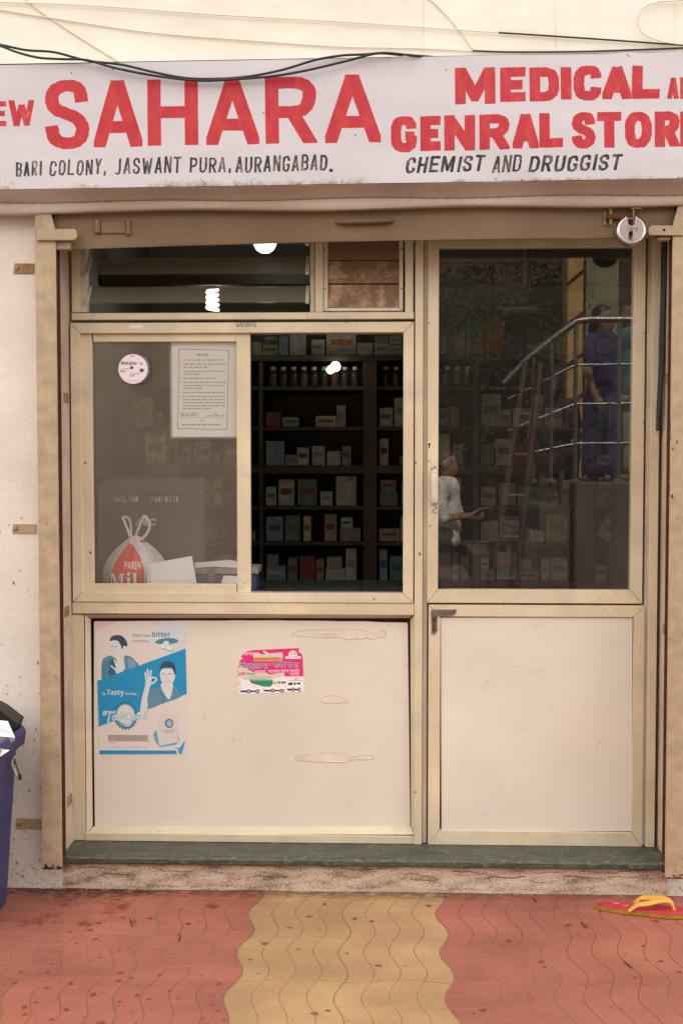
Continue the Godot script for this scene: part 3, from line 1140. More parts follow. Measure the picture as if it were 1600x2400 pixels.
	for i in 26:
		var x := pr.randf() * pw
		var y := pr.randf_range(4, 30)
		var pts := [Vector2(x, y)]
		for k in 6:
			pts.append(pts[k] + Vector2(pr.randf_range(4, 14), pr.randf_range(-2.5, 2.5)))
		pc.line(pts, pr.randf_range(0.8, 1.8), Color(0.3, 0.2, 0.14), pr.randf_range(0.3, 0.8))
	var pm := StandardMaterial3D.new()
	pm.resource_name = "splashed_plaster"
	pm.albedo_color = lin(0.70, 0.58, 0.50)
	pm.albedo_texture = pc.tex()
	pm.roughness = 0.95
	pm.heightmap_enabled = true
	pm.heightmap_texture = pm.albedo_texture
	pm.heightmap_scale = 0.35
	var g := []
	for i in 7:
		var row := []
		for j in 121:
			var x := lerpf(xl - 0.002, xr + 0.002, j / 120.0)
			var y := lerpf(0.088, -0.012, i / 6.0)
			var nse := (pa[(i * 23 & 511) * 512 + (j * 4 & 511)] / 255.0 - 0.5) * 0.010
			row.append(Vector3(x, y, 0.145 + nse + 0.004 * i / 6.0))
		g.append(row)
	var ps := MB.new()
	ps.grid(g, Vector3.BACK)
	ps.box(Vector3(xl, -0.04, -0.05), Vector3(xr, 0.087, 0.125), 0.0)
	part(b, "plinth", ps, pm)
	# green marble sill
	var mc := Canvas.new(1024, 128, Color(1, 1, 1), noise_bytes)
	var ma := noise_data(512, 0.01, 101, 5)
	var mf := noise_data(512, 0.05, 102, 4)
	for y in 128:
		for x in 1024:
			var a := ma[(y * 2 & 511) * 512 + (x & 511)] / 255.0
			var f := mf[(y * 3 & 511) * 512 + (x & 511)] / 255.0
			var vein := pow(1.0 - absf(a * 2.0 - 1.0), 14.0) * 0.6 * smoothstep(0.3, 0.7, f)
			var dust := 0.35 * smoothstep(0.35, 0.75, f * 0.6 + a * 0.4)
			var i := (y * 1024 + x) * 3
			mc.d[i] = int(clampf(58.0 + 70.0 * vein + 70.0 * dust, 0, 255))
			mc.d[i + 1] = int(clampf(62.0 + 68.0 * vein + 56.0 * dust, 0, 255))
			mc.d[i + 2] = int(clampf(56.0 + 62.0 * vein + 42.0 * dust, 0, 255))
	for i in 22:
		var x := pr.randf() * 1024.0
		if i > 6:
			x = pr.randf_range(540, 1010)
		var pts := [Vector2(x, pr.randf_range(0, 60))]
		for k in 7:
			pts.append(pts[k] + Vector2(pr.randf_range(-9, 16), pr.randf_range(4, 14)))
		mc.line(pts, pr.randf_range(0.7, 1.8), Color(0.62, 0.66, 0.58), pr.randf_range(0.15, 0.5))
	var mm := StandardMaterial3D.new()
	mm.resource_name = "green_marble"
	mm.albedo_texture = mc.tex()
	mm.roughness = 0.5
	var ss := MB.new()
	var y1 := 0.114
	var y0 := 0.0885
	var prof := [Vector2(-0.03, y1), Vector2(0.155, y1), Vector2(0.163, y1 - 0.003), Vector2(0.167, y1 - 0.009), Vector2(0.167, y0 + 0.004), Vector2(0.164, y0), Vector2(-0.03, y0)]
	var run := 0.0
	for i in prof.size() - 1:
		var p: Vector2 = prof[i]
		var q: Vector2 = prof[i + 1]
		var v0 := run / 0.26
		run += (q - p).length()
		var v1 := run / 0.26
		var a := xl + 0.004
		var c := xr - 0.004
		ss.face([Vector3(a, p.y, p.x), Vector3(c, p.y, p.x), Vector3(c, q.y, q.x), Vector3(a, q.y, q.x)], Vector3(0, q.x - p.x if i < 5 else -1.0, p.y - q.y + 0.0001), [Vector2(0, v0), Vector2(1, v0), Vector2(1, v1), Vector2(0, v1)])
	for sx in [xl + 0.004, xr - 0.004]:
		var f := []
		for p in prof:
			f.append(Vector3(sx, p.y, p.x))
		ss.face(f, Vector3(sx, 0, 0))
	part(b, "marble_sill", ss, mm)
	# the room behind: floor, ceiling and walls with thickness
	for q in [["room_floor", Vector3(xl - 0.5, 0.02, -2.85), Vector3(xr + 0.5, 0.085, -0.062)], ["room_ceiling", Vector3(xl - 0.5, 2.62, -2.85), Vector3(xr + 0.5, 2.75, -0.062)], ["room_wall", Vector3(xl - 0.5, 0.086, -2.95), Vector3(xr + 0.5, 2.619, -2.75)], ["room_wall", Vector3(xl - 0.5, 0.086, -2.749), Vector3(xl - 0.22, 2.619, -0.0625)], ["room_wall", Vector3(xr + 0.22, 0.086, -2.749), Vector3(xr + 0.5, 2.619, -0.0625)], ["lintel", Vector3(xl + 0.004, 2.36, -0.055), Vector3(xr - 0.004, 2.63, 0.12)]]:
		var s := MB.new()
		s.box(q[1], q[2], 0.0)
		part(b, q[0], s, M.wall_inside)

# ---------------------------------------------------------------- sign box above the shutter
func sign_top(px: float) -> float:
	return 151.0 - 29.0 * px / 1600.0

func sign_bot(px: float) -> float:
	return 444.0 - 26.0 * px / 1600.0

func make_sign() -> void:
	var cw := 2048
	var ch := 384
	var cv := Canvas.new(cw, ch, Color(0.955, 0.93, 0.935), noise_bytes)
	var a := noise_data(512, 0.006, 111, 4)
	var f := noise_data(512, 0.10, 112, 3)
	for y in ch:
		var low := smoothstep(0.80, 1.0, y / float(ch))
		for x in cw:
			var i := (y * cw + x) * 3
			var s := streak_bytes[(y >> 6 & 255) * 256 + (x & 255)] / 255.0
			var s2 := streak_bytes[(y >> 5 & 255) * 256 + (x * 3 & 255)] / 255.0
			var an := a[(y & 511) * 512 + (x >> 2 & 511)] / 255.0
			var fn := f[(y & 511) * 512 + (x & 511)] / 255.0
			# rain has washed dust down in streaks; mould clings to the lower edge in patches
			var mould := 0.0
			var wash := 0.0
			var k := 0.965 - 0.05 * an - wash - 0.015 * fn
			cv.d[i] = int(214.0 * k * (1.0 - 0.62 * mould))
			cv.d[i + 1] = int(208.0 * k * (1.0 - 0.68 * mould))
			cv.d[i + 2] = int(214.0 * k * (1.0 - 0.78 * mould))
	# the board hangs a little askew: its own axes in metres
	var zf := 0.30
	var sa := W(-60, sign_bot(-60), zf)
	var sb := W(1700, sign_bot(1700), zf)
	var sx := (sb - sa).normalized()
	var sy := Vector3(-sx.y, sx.x, 0.0)
	var slen := (sb - sa).length()
	var shgt := (W(800, sign_top(800), zf) - W(800, sign_bot(800), zf)).length()
	var t := func(px: float, py: float) -> Vector2:
		var d := W(px, py, zf) - sa
		return Vector2(d.dot(sx) / slen * cw, (1.0 - d.dot(sy) / shgt) * ch)
	var red := Color(0.70, 0.09, 0.15)
	var orange := Color(0.735, 0.13, 0.155)
	var black := Color(0.10, 0.09, 0.09)
	var grey := Color(0.30, 0.27, 0.26)
	# rain has washed dust down in thin streaks; mould clings to the lower edge in clusters
	var rs := RandomNumberGenerator.new()
	rs.seed = 66
	for i in 150:
		var x := rs.randf() * cw
		var y := rs.randf_range(0.1, 0.8) * ch
		cv.line([Vector2(x, y), Vector2(x + rs.randf_range(-2, 2), y + rs.randf_range(20, 120))], rs.randf_range(0.8, 5.0), Color(0.70, 0.62, 0.55), rs.randf_range(0.02, 0.07))
	for c in [[90, 40], [300, 60], [520, 50], [560, 80], [640, 90], [760, 110], [880, 90], [980, 50], [1060, 60], [1330, 40], [1500, 120], [1660, 50], [1800, 90], [1950, 60]]:
		for i in int(c[1] * 0.5):
			var x: float = c[0] + rs.randfn() * c[1] * 0.5
			var hgt := absf(rs.randfn()) * (15.0 if c[0] < 1100 else 7.0) + 2.0
			cv.disc(x, ch - hgt * 0.3, rs.randf_range(3, 14), rs.randf_range(2, 3 + hgt * 0.5), Color(0.48, 0.41, 0.31), rs.randf_range(0.02, 0.09), 0.45, i)
			if i % 3 == 0:
				cv.disc(x, ch - hgt * rs.randf(), rs.randf_range(1, 3), rs.randf_range(1, 4), Color(0.34, 0.29, 0.22), rs.randf_range(0.1, 0.45), 0.4, i)
	# one painted letter: rectangle in the photograph's pixels / 1.96 (second half of the board starts at 800 px)
	var word := func(text: String, rects: Array, off: float, stroke: float, c: Color, c2, dry: float, skew := 0.0) -> void:
		for i in text.length():
			if i >= rects.size():
				break
			var q: Array = rects[i]
			var p0: Vector2 = t.call(q[0] / 1.96 + off, q[2] / 1.96)
			var p1: Vector2 = t.call(q[1] / 1.96 + off, q[3] / 1.96)
			var g := letter(text[i], Rect2(p0, p1 - p0), stroke / 1.96 * 1.19, skew)
			for gr in g:
				for k in gr.size():
					var c3: PackedVector2Array = gr[k]
					for m in c3.size():
						c3[m] += Vector2(sin(c3[m].y * 0.35 + i), cos(c3[m].x * 0.3 + i * 2.0)) * 0.7
					gr[k] = c3
			cv.fill(g, c, 0.96, dry, c2)
			if stroke > 25.0:
				# thin second coat: paler brush ends at the foot and head of strokes
				for gr in g:
					for c4 in gr:
						cv.line(Array(c4) + [c4[0]], 1.3, Color(0.80, 0.36, 0.38), 0.4)
	word.call("NEW", [[-115, -50, 468, 582], [-30, 35, 466, 580], [42, 160, 462, 577]], 0.0, 27.0, red, orange, 0.3)
	word.call("SAHARA", [[203, 415, 370, 682], [427, 655, 372, 673], [676, 912, 367, 666], [945, 1192, 362, 662], [1217, 1458, 355, 657], [1490, 1748, 346, 653]], 0.0, 60.0, red, orange, 0.07)
	word.call("MEDICAL", [[520, 705, 312, 476], [727, 847, 311, 466], [862, 998, 311, 464], [1005, 1055, 309, 457], [1065, 1192, 303, 460], [1197, 1330, 305, 454], [1332, 1460, 303, 452]], 800.0, 47.0, red, orange, 0.13)
	word.call("AND", [[1495, 1547, 357, 453], [1553, 1610, 355, 452], [1620, 1680, 353, 450]], 800.0, 22.0, red, orange, 0.25)
	word.call("GENRAL", [[226, 345, 535, 698], [360, 462, 535, 692], [470, 612, 531, 690], [632, 772, 527, 686], [785, 905, 523, 680], [908, 1020, 521, 677]], 800.0, 46.0, red, orange, 0.10)
	word.call("STORE", [[1055, 1166, 516, 681], [1170, 1286, 516, 678], [1300, 1422, 515, 678], [1437, 1552, 513, 674], [1555, 1650, 512, 672]], 800.0, 45.0, red, orange, 0.10)
	var spread := func(text: String, x0: float, x1: float, y0: float, y1: float, off: float, stroke: float, c: Color, c2: Color, dry: float, skew: float, wob: int) -> void:
		var units := 0.0
		for chx in text:
			units += 0.45 if chx in [",", ".", "I"] else (1.35 if chx in ["M", "W"] else 1.0)
		var per := (x1 - x0) / units
		var x := x0
		for i in text.length():
			var chx := text[i]
			var wd := per * (0.45 if chx in [",", ".", "I"] else (1.35 if chx in ["M", "W"] else 1.0))
			var dy := sin(i * 1.7 + wob) * 2.5
			var sl := (y1 - y0) * -0.02 * i
			word.call(chx, [[x, x + wd * 0.80, y0 + dy + sl, y1 + dy * 0.6 + sl]], off, stroke, c, c2, dry, skew)
			x += wd
	spread.call("BARI", 72, 196, 743, 810, 0.0, 9.5, black, grey, 0.45, 0.05, 1)
	spread.call("COLONY,", 225, 492, 738, 808, 0.0, 9.5, grey, black, 0.45, 0.08, 2)
	spread.call("JASWANT", 522, 838, 729, 802, 0.0, 9.5, black, grey, 0.45, 0.06, 3)
	spread.call("PURA,", 870, 1066, 726, 794, 0.0, 9.5, black, grey, 0.4, 0.05, 4)
	spread.call("AURANGABAD", 1080, 1510, 722, 794, 0.0, 10.0, black, grey, 0.4, 0.05, 5)
	spread.call("CHEMIST", 290, 660, 722, 795, 800.0, 13.0, Color(0.05, 0.05, 0.05), grey, 0.2, 0.16, 1)
	spread.call("AND", 690, 830, 716, 791, 800.0, 10.0, Color(0.08, 0.08, 0.08), grey, 0.3, 0.12, 2)
	spread.call("DRUGGIST", 855, 1290, 718, 791, 800.0, 13.0, Color(0.05, 0.05, 0.05), grey, 0.15, 0.16, 3)
	var dot: Vector2 = t.call(1520 / 1.96, 783 / 1.96)
	cv.disc(dot.x, dot.y, 5.5, 5.5, black, 0.9)
	# chips and rust specks
	for q in [[168, 171], [618, 264], [265, 163], [1473, 132], [1468, 129], [1045, 163], [832, 317]]:
		var p: Vector2 = t.call(q[0], q[1])
		cv.disc(p.x, p.y, 2.2, 2.6, Color(0.3, 0.22, 0.2), 0.7, 0.3, int(q[0]))
	var s := thing("shop_sign", "long white hand painted sign board with red lettering above the shutter", "sign", "", W(800, 460, 0.2))
	var g := []
	var NX := 90
	for i in 13:
		var row := []
		for j in NX + 1:
			var px := -60.0 + 1760.0 * j / NX
			var py := lerpf(sign_top(px), sign_bot(px), i / 12.0)
			var k := a[(i * 31 & 511) * 512 + (j * 5 & 511)] / 255.0 - 0.5
			var dent := 0.0
			dent += -0.010 * exp(-pow((px - 1190.0) / 45.0, 2.0) - pow((py - 412.0) / 16.0, 2.0))
			dent += 0.006 * exp(-pow((px - 1240.0) / 40.0, 2.0) - pow((py - 395.0) / 26.0, 2.0))
			dent += 0.004 * exp(-pow((px - 1475.0) / 20.0, 2.0) - pow((py - 160.0) / 40.0, 2.0))
			var p := sa + sx * (slen * j / NX) + sy * (shgt * (1.0 - i / 12.0))
			p.z += k * 0.004 + dent
			row.append(p)
		g.append(row)
	var fs := MB.new()
	fs.grid(g, Vector3.BACK)
	var sm := print_mat("sign_print", cv.tex(), 0.55)
	part(s, "sign_face", fs, sm)
	# folded sheet below: slope back to the shutter box, then a rolled lip
	var sec := func(px: float) -> Array:
		var b := W(px, sign_bot(px), zf)
		var m := W(px, 477.0 - 19.0 * px / 1600.0 + 2.0 * sin(px * 0.013), 0.225)
		var e := W(px, 499.0 - 19.0 * px / 1600.0 + 3.0 * sin(px * 0.009 + 1.0), 0.222)
		var wob := 0.0015 * sin(px * 0.021) + 0.001 * sin(px * 0.05)
		return [b + Vector3(0, -0.0015, -0.002), b + Vector3(0, -0.004, -0.004), b.lerp(m, 0.5) + Vector3(0, 0.004 + wob, 0.0), m + Vector3(0, 0.002, 0.0), m + Vector3(0, -0.001, 0.006), m.lerp(e, 0.55) + Vector3(0, wob, 0.009), e + Vector3(0, 0.002, 0.006), e + Vector3(0, 0.0, -0.002), e + Vector3(0, 0.003, -0.05)]
	var gg := []
	for j in 61:
		gg.append(sec.call(-60.0 + 1760.0 * j / 60.0))
	var so := MB.new()
	so.grid(gg, Vector3(0, -1, 0.5))
	part(s, "soffit", so, M.sign_metal)
	var tp := MB.new()
	var gt := []
	for j in 31:
		var px := -60.0 + 1760.0 * j / 30.0
		var p := W(px, sign_top(px), zf)
		gt.append([p + Vector3(0, 0.0012, 0.001), p + Vector3(0, 0.002, -0.004), Vector3(p.x, p.y + 0.004, 0.152)])
	tp.grid(gt, Vector3.UP)
	part(s, "top_sheet", tp, M.sign_metal)
	for px in [-60.0, 1700.0]:
		var e: Array = sec.call(px)
		var hd := W(px, sign_top(px), zf)
		var ec := MB.new()
		ec.face([hd, e[0], e[3], e[6], Vector3(e[6].x, e[6].y, 0.152), Vector3(hd.x, hd.y + 0.003, 0.152)], Vector3(px - 800.0, 0, 0))
		part(s, "end_sheet", ec, M.sign_metal)

# ---------------------------------------------------------------- shutter, guide rails, padlock
func rust_tex(sd: int, blots: Array) -> ImageTexture:
	var cv := Canvas.new(96, 1536, Color(1, 1, 1), noise_bytes)
	var a := noise_data(256, 0.02, sd, 4)
	var f := noise_data(256, 0.1, sd + 1, 3)
	for y in 1536:
		for x in 96:
			var k := 1.0 - 0.14 * a[(y & 255) * 256 + x] / 255.0 - 0.04 * f[(y & 255) * 256 + x] / 255.0
			var i := (y * 96 + x) * 3
			cv.d[i] = int(255 * k); cv.d[i + 1] = int(252 * k); cv.d[i + 2] = int(246 * k)
	var r := RandomNumberGenerator.new()
	r.seed = sd
	for i in 120:
		var y := (1.0 - pow(r.randf(), 1.9) * 0.6) * 1536.0
		cv.disc(r.randf() * 96, y, r.randf_range(0.4, 1.4), r.randf_range(0.5, 2.2), Color(0.33, 0.17, 0.09), r.randf_range(0.25, 0.85), 0.45, i)
	for i in 60:
		var y := r.randf() * 1536.0
		var e := 0.5 if r.randf() < 0.5 else 95.0
		cv.disc(e, y, r.randf_range(1, 3), r.randf_range(2, 9), Color(0.24, 0.09, 0.05), 0.8, 0.4, i)
	for i in 40:
		cv.disc(r.randf() * 96, 1536 - r.randf() * r.randf() * 12.0, r.randf_range(2, 5), r.randf_range(1, 4), Color(0.25, 0.1, 0.05), 0.7, 0.4, i)
	for b in blots:
		cv.disc(b[0] * 96, b[1] * 1536, b[2], b[3], Color(0.36, 0.11, 0.05), 0.9, 0.55, int(b[0] * 100 + b[1] * 997))
	return cv.tex()

func make_shutter() -> void:
	var labels := ["cream painted steel shutter guide rail bolted to the wall beside the blue dustbin", "cream painted steel shutter guide rail with red rust blisters beside the door"]
	for sd in 2:
		var top := W(82, 500, 0.22) if sd == 0 else W(1576, 486, 0.22)
		var low := W(98, 2038, 0.22) if sd == 0 else W(1557, 2060, 0.22)
		var xo := top.x if sd == 0 else top.x + 0.068
		var xi := top.x + 0.068 if sd == 0 else top.x
		if sd == 0:
			xi = W(131, 560, 0.22).x
			xo = W(82, 560, 0.22).x
		else:
			xi = W(1575, 560, 0.22).x
			xo = xi + 0.068
		var o := thing("shutter_guide_rail", labels[sd], "guide rail", "", Vector3((xo + xi) / 2, low.y, 0.18))
		var m: StandardMaterial3D = M.rail_paint.duplicate()
		m.resource_name = "rail_rust_paint"
		m.uv1_triplanar = false
		m.uv1_world_triplanar = false
		m.uv1_scale = Vector3.ONE
		m.albedo_texture = rust_tex(130 + sd, [] if sd == 0 else [[0.1, 0.325, 6, 16], [0.17, 0.338, 5, 12], [0.05, 0.42, 5, 18], [0.3, 0.43, 3, 4], [0.2, 0.428, 2, 3], [0.04, 0.36, 3, 24], [0.03, 0.40, 3, 30], [0.25, 0.345, 2, 3], [0.4, 0.35, 2, 3], [0.3, 0.36, 2, 3]])
		var x0 := minf(xo, xi)
		var x1 := maxf(xo, xi)
		var y0 := low.y
		var y1 := top.y + 0.02
		# bell mouth: the front flange bends away at its head
		var lean := 0.012 * (1.0 if sd == 0 else -1.0)
		var g := []
		for i in 33:
			var t := i / 32.0
			var y := lerpf(y1, y0, t)
			var bend := clampf((y - (y1 - 0.10)) / 0.10, 0.0, 1.0)
			var off := bend * bend * 0.018
			var row := []
			for p in [Vector2(x0, 0.215), Vector2(x0 + 0.002, 0.2195), Vector2((x0 + x1) / 2, 0.22), Vector2(x1 - 0.002, 0.2195), Vector2(x1, 0.215)]:
				var cut := bend * bend * 0.02
				var xx: float = p.x
				if sd == 0 and p.x > (x0 + x1) / 2 + 0.001: xx -= cut
				if sd == 1 and p.x < (x0 + x1) / 2 - 0.001: xx += cut
				row.append(Vector3(xx, y, p.y - off * 0.2))
			g.append(row)
		var s := MB.new()
		s.grid(g, Vector3.BACK)
		part(o, "front_flange", s, m)
		s = MB.new()
		s.box(Vector3(x0 + (0.0 if sd == 0 else 0.004), y0, 0.2125), Vector3(x1 - (0.004 if sd == 0 else 0.0), y1 - 0.10, 0.2145), 0.0)
		part(o, "flange_back", s, M.rust)
		s = MB.new()
		if sd == 0:
			s.box(Vector3(x0, y0, 0.154), Vector3(x0 + 0.003, y1, 0.2122), 0.0)
		else:
			s.box(Vector3(x1 - 0.003, y0, 0.154), Vector3(x1, y1, 0.2122), 0.0)
		part(o, "web", s, M.rail_paint)
		s = MB.new()
		s.box(Vector3(x0 + 0.0035, y0, 0.1535), Vector3(x1 - 0.0035, y1, 0.157), 0.0)
		part(o, "wall_flange", s, M.rust)
		# stop bar across the head
		s = MB.new()
		var poly := PackedVector2Array()
		if sd == 0:
			var r := R(88, 537, 182, 564, 0.226)
			poly.append(r.position)
			for k in 7:
				var a := -PI / 2 + PI * k / 6.0
				poly.append(Vector2(r.end.x - 0.012 + cos(a) * 0.012, r.position.y + r.size.y / 2 + sin(a) * r.size.y / 2))
			poly.append(Vector2(r.position.x, r.end.y))
			s.prism(poly, 0.2205, 0.232, 0.002)
		else:
			var r := R(1518, 528, 1640, 551, 0.226)
			poly = PackedVector2Array([Vector2(r.position.x + 0.008, r.end.y), Vector2(r.position.x, r.position.y + r.size.y * 0.55), Vector2(r.position.x + 0.004, r.position.y), Vector2(r.end.x, r.position.y - 0.002), Vector2(r.end.x, r.end.y - 0.001)])
			s.prism(poly, 0.2205, 0.227, 0.0015)
		var stop := part(o, "stop_bar", s, M.rail_paint)
		if sd == 1:
			s = MB.new()
			var c := W(1555, 539, 0.2274)
			s.lathe([Vector2(0.0046, 0.0), Vector2(0.0, 0.0006)], 14, Transform3D(Basis(Vector3.RIGHT, PI / 2), c))
			part(stop, "hole", s, M.dark_void)
		s = MB.new()
		var q := R(129, 567, 165, 584, 0.205) if sd == 0 else R(1540, 556, 1570, 563, 0.205)
		s.box(Vector3(q.position.x, q.position.y, 0.17), Vector3(q.end.x, q.end.y, 0.208), 0.001)
		part(o, "guide_lug", s, M.rail_paint)
		# wall brackets
		var br := [[32, 617, 80, 641], [29, 1228, 85, 1250], [38, 1918, 97, 1943]] if sd == 0 else [[1642, 620, 1690, 643], [1640, 1230, 1690, 1252], [1630, 1935, 1680, 1960]]
		for k in 3:
			var e: Array = br[k]
			var r := R(e[0], e[1], e[2], e[3], 0.155)
			s = MB.new()
			var hh := r.size.y
			s.prism(PackedVector2Array([Vector2(r.position.x, r.position.y + 0.001), Vector2(r.end.x, r.position.y), Vector2(r.end.x, r.end.y - 0.001), Vector2(r.position.x + 0.004, r.end.y)]), 0.150, 0.1555, 0.001)
			var bk := part(o, "bracket", s, M.rusty_plate if k == 0 or sd == 1 else M.rail_paint)
			s = MB.new()
			var bx := r.position.x + 0.012 if sd == 0 else r.end.x - 0.012
			s.lathe([Vector2(0.0085, 0.0), Vector2(0.0085, 0.003), Vector2(0.0055, 0.0065), Vector2(0.0, 0.0075)], 12, Transform3D(Basis(Vector3.RIGHT, PI / 2), Vector3(bx, r.position.y + hh * 0.55, 0.1555)))
			part(bk, "bolt", s, M.rusty_plate)
	# rolled-up shutter: the bottom plate hangs below the sign
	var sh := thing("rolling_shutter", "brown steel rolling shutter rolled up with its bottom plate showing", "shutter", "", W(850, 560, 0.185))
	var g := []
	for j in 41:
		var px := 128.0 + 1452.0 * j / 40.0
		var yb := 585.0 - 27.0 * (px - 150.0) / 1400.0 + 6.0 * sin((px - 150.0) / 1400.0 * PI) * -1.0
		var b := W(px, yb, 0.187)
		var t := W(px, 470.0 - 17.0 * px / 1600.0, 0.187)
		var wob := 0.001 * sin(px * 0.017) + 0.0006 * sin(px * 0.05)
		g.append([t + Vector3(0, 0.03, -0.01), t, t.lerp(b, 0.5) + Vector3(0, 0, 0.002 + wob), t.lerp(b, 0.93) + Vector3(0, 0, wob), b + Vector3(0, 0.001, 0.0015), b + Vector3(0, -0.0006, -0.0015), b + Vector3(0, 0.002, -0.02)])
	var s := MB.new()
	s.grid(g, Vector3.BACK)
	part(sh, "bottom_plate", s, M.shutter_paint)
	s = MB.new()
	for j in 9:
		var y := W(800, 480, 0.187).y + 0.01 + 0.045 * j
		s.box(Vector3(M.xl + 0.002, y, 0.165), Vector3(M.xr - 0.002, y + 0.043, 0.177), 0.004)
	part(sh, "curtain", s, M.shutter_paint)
	var h := R(790, 508, 919, 530, 0.197)
	s = MB.new()
	var pts := []
	pts.append(Vector3(h.position.x + 0.004, h.position.y + 0.012, 0.186))
	pts.append(Vector3(h.position.x + 0.010, h.position.y + 0.013, 0.200))
	for k in 9:
		pts.append(Vector3(lerpf(h.position.x + 0.02, h.end.x - 0.02, k / 8.0), h.position.y + h.size.y * (0.40 + 0.10 * k / 8.0), 0.203))
	pts.append(Vector3(h.end.x - 0.010, h.position.y + h.size.y * 0.55, 0.200))
	pts.append(Vector3(h.end.x - 0.004, h.position.y + h.size.y * 0.55, 0.186))
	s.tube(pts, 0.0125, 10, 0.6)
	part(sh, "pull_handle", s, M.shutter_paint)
	var l := R(222, 512, 306, 552, 0.19)
	s = MB.new()
	s.box(Vector3(l.position.x, l.position.y + 0.004, 0.186), Vector3(l.position.x + 0.020, l.end.y, 0.203), 0.006)
	s.box(Vector3(l.position.x + 0.0205, l.position.y + 0.006, 0.186), Vector3(l.end.x - 0.014, l.end.y - 0.010, 0.194), 0.002)
	s.box(Vector3(l.end.x - 0.0135, l.position.y, 0.186), Vector3(l.end.x, l.end.y - 0.004, 0.2), 0.003)
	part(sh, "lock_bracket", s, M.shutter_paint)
	var hp := R(1413, 490, 1432, 528, 0.19)
	s = MB.new()
	s.box(Vector3(hp.position.x, hp.position.y, 0.186), Vector3(hp.position.x + 0.008, hp.end.y - 0.006, 0.196), 0.001)
	s.box(Vector3(hp.end.x - 0.009, hp.position.y, 0.186), Vector3(hp.end.x, hp.end.y, 0.204), 0.001)
	var hb := part(sh, "hasp_staple", s, M.rusty_plate)
	s = MB.new()
	s.tube([W(1419, 509, 0.2), W(1462, 508, 0.202), W(1496, 506, 0.202)], 0.0085, 10)
	part(sh, "hasp_bolt", s, M.rust)
	s = MB.new()
	var hq := R(1474, 489, 1500, 512, 0.195)
	s.box(Vector3(hq.position.x, hq.end.y - 0.005, 0.186), Vector3(hq.end.x, hq.end.y, 0.219), 0.001)
	s.box(Vector3(hq.position.x + 0.006, hq.position.y - 0.02, 0.212), Vector3(hq.position.x + 0.011, hq.end.y - 0.0055, 0.219), 0.001)
	part(sh, "hasp_eye", s, M.rusty_plate)
	# disc padlock hanging from the hasp
	var c := W(1477, 541, 0.222)
	var pl := thing("disc_padlock", "round stained steel disc padlock hanging from the shutter hasp", "padlock", "", c - Vector3(0, 0.045, 0))
	var R0 := 0.0465
	var turn := Transform3D(Basis(Vector3.UP, 0.06) * Basis(Vector3.RIGHT, PI / 2 - 0.08), c)
	# body: disc with a bite cut from its upper rim
	var outline := PackedVector2Array()
	for k in 61:
		var a := PI / 2 + 0.33 + (TAU - 0.66) * k / 60.0
		outline.append(Vector2(cos(a), sin(a)) * R0)
	for k in 9:
		var a := 0.15 - (PI + 0.30) * k / 8.0
		outline.append(Vector2(cos(a) * 0.0125, 0.024 + sin(a) * 0.0125))
	s = MB.new()
	var small := PackedVector2Array()
	for p in outline:
		small.append(p * 0.84 + Vector2(0, 0.0035))
	var tt := Transform3D(Basis(Vector3.RIGHT, -0.10), c)
	s.sheet(outline, -0.013, 0.006, Rect2(), tt)
	part(pl, "body", s, M.steel)
	s = MB.new()
	var ring := []
	for j in 41:
		var a := PI / 2 + 0.42 + (TAU - 0.84) * j / 40.0
		var d := Vector2(cos(a), sin(a))
		ring.append([tt * Vector3(d.x * R0, d.y * R0, 0.0062), tt * Vector3(d.x * R0 * 0.95, d.y * R0 * 0.95, 0.0115), tt * Vector3(d.x * R0 * 0.84, d.y * R0 * 0.84, 0.0130), tt * Vector3(d.x * R0 * 0.80, d.y * R0 * 0.80, 0.0112)])
	s.grid(ring, Vector3.BACK)
	part(pl, "rim", s, M.steel)
	s = MB.new()
	s.sheet(small, 0.0061, 0.0105, Rect2(-0.045, -0.045, 0.09, 0.09), tt)
	var pc := Canvas.new(128, 128, Color(0.54, 0.49, 0.47), noise_bytes)
	var r := RandomNumberGenerator.new()
	r.seed = 77
	for i in 150:
		pc.disc(64 + r.randfn() * 17, 62 + r.randfn() * 7, r.randf_range(0.6, 1.8), r.randf_range(0.6, 1.8), Color(0.32, 0.20, 0.16), r.randf_range(0.3, 0.9), 0.4, i)
	for i in 60:
		pc.disc(60 + r.randfn() * 5, 86 + absf(r.randfn()) * 16, r.randf_range(1, 3), r.randf_range(1, 4), Color(0.22, 0.10, 0.08), r.randf_range(0.3, 0.9), 0.4, i)
	pc.disc(61, 80, 9, 12, Color(0.05, 0.03, 0.03), 1.0, 0.25, 3)
	var pm := print_mat("stained_steel", pc.tex(), 0.3)
	pm.metallic = 0.9
	part(pl, "face_plate", s, pm)
	s = MB.new()
	var arc := []
	for k in 13:
		var a := 0.25 + (PI - 0.5) * k / 12.0
		arc.append(tt * Vector3(cos(a) * 0.018, 0.026 + sin(a) * 0.013, -0.003))
	s.tube(arc, 0.0045, 8)
	part(pl, "shackle", s, M.steel_dull)

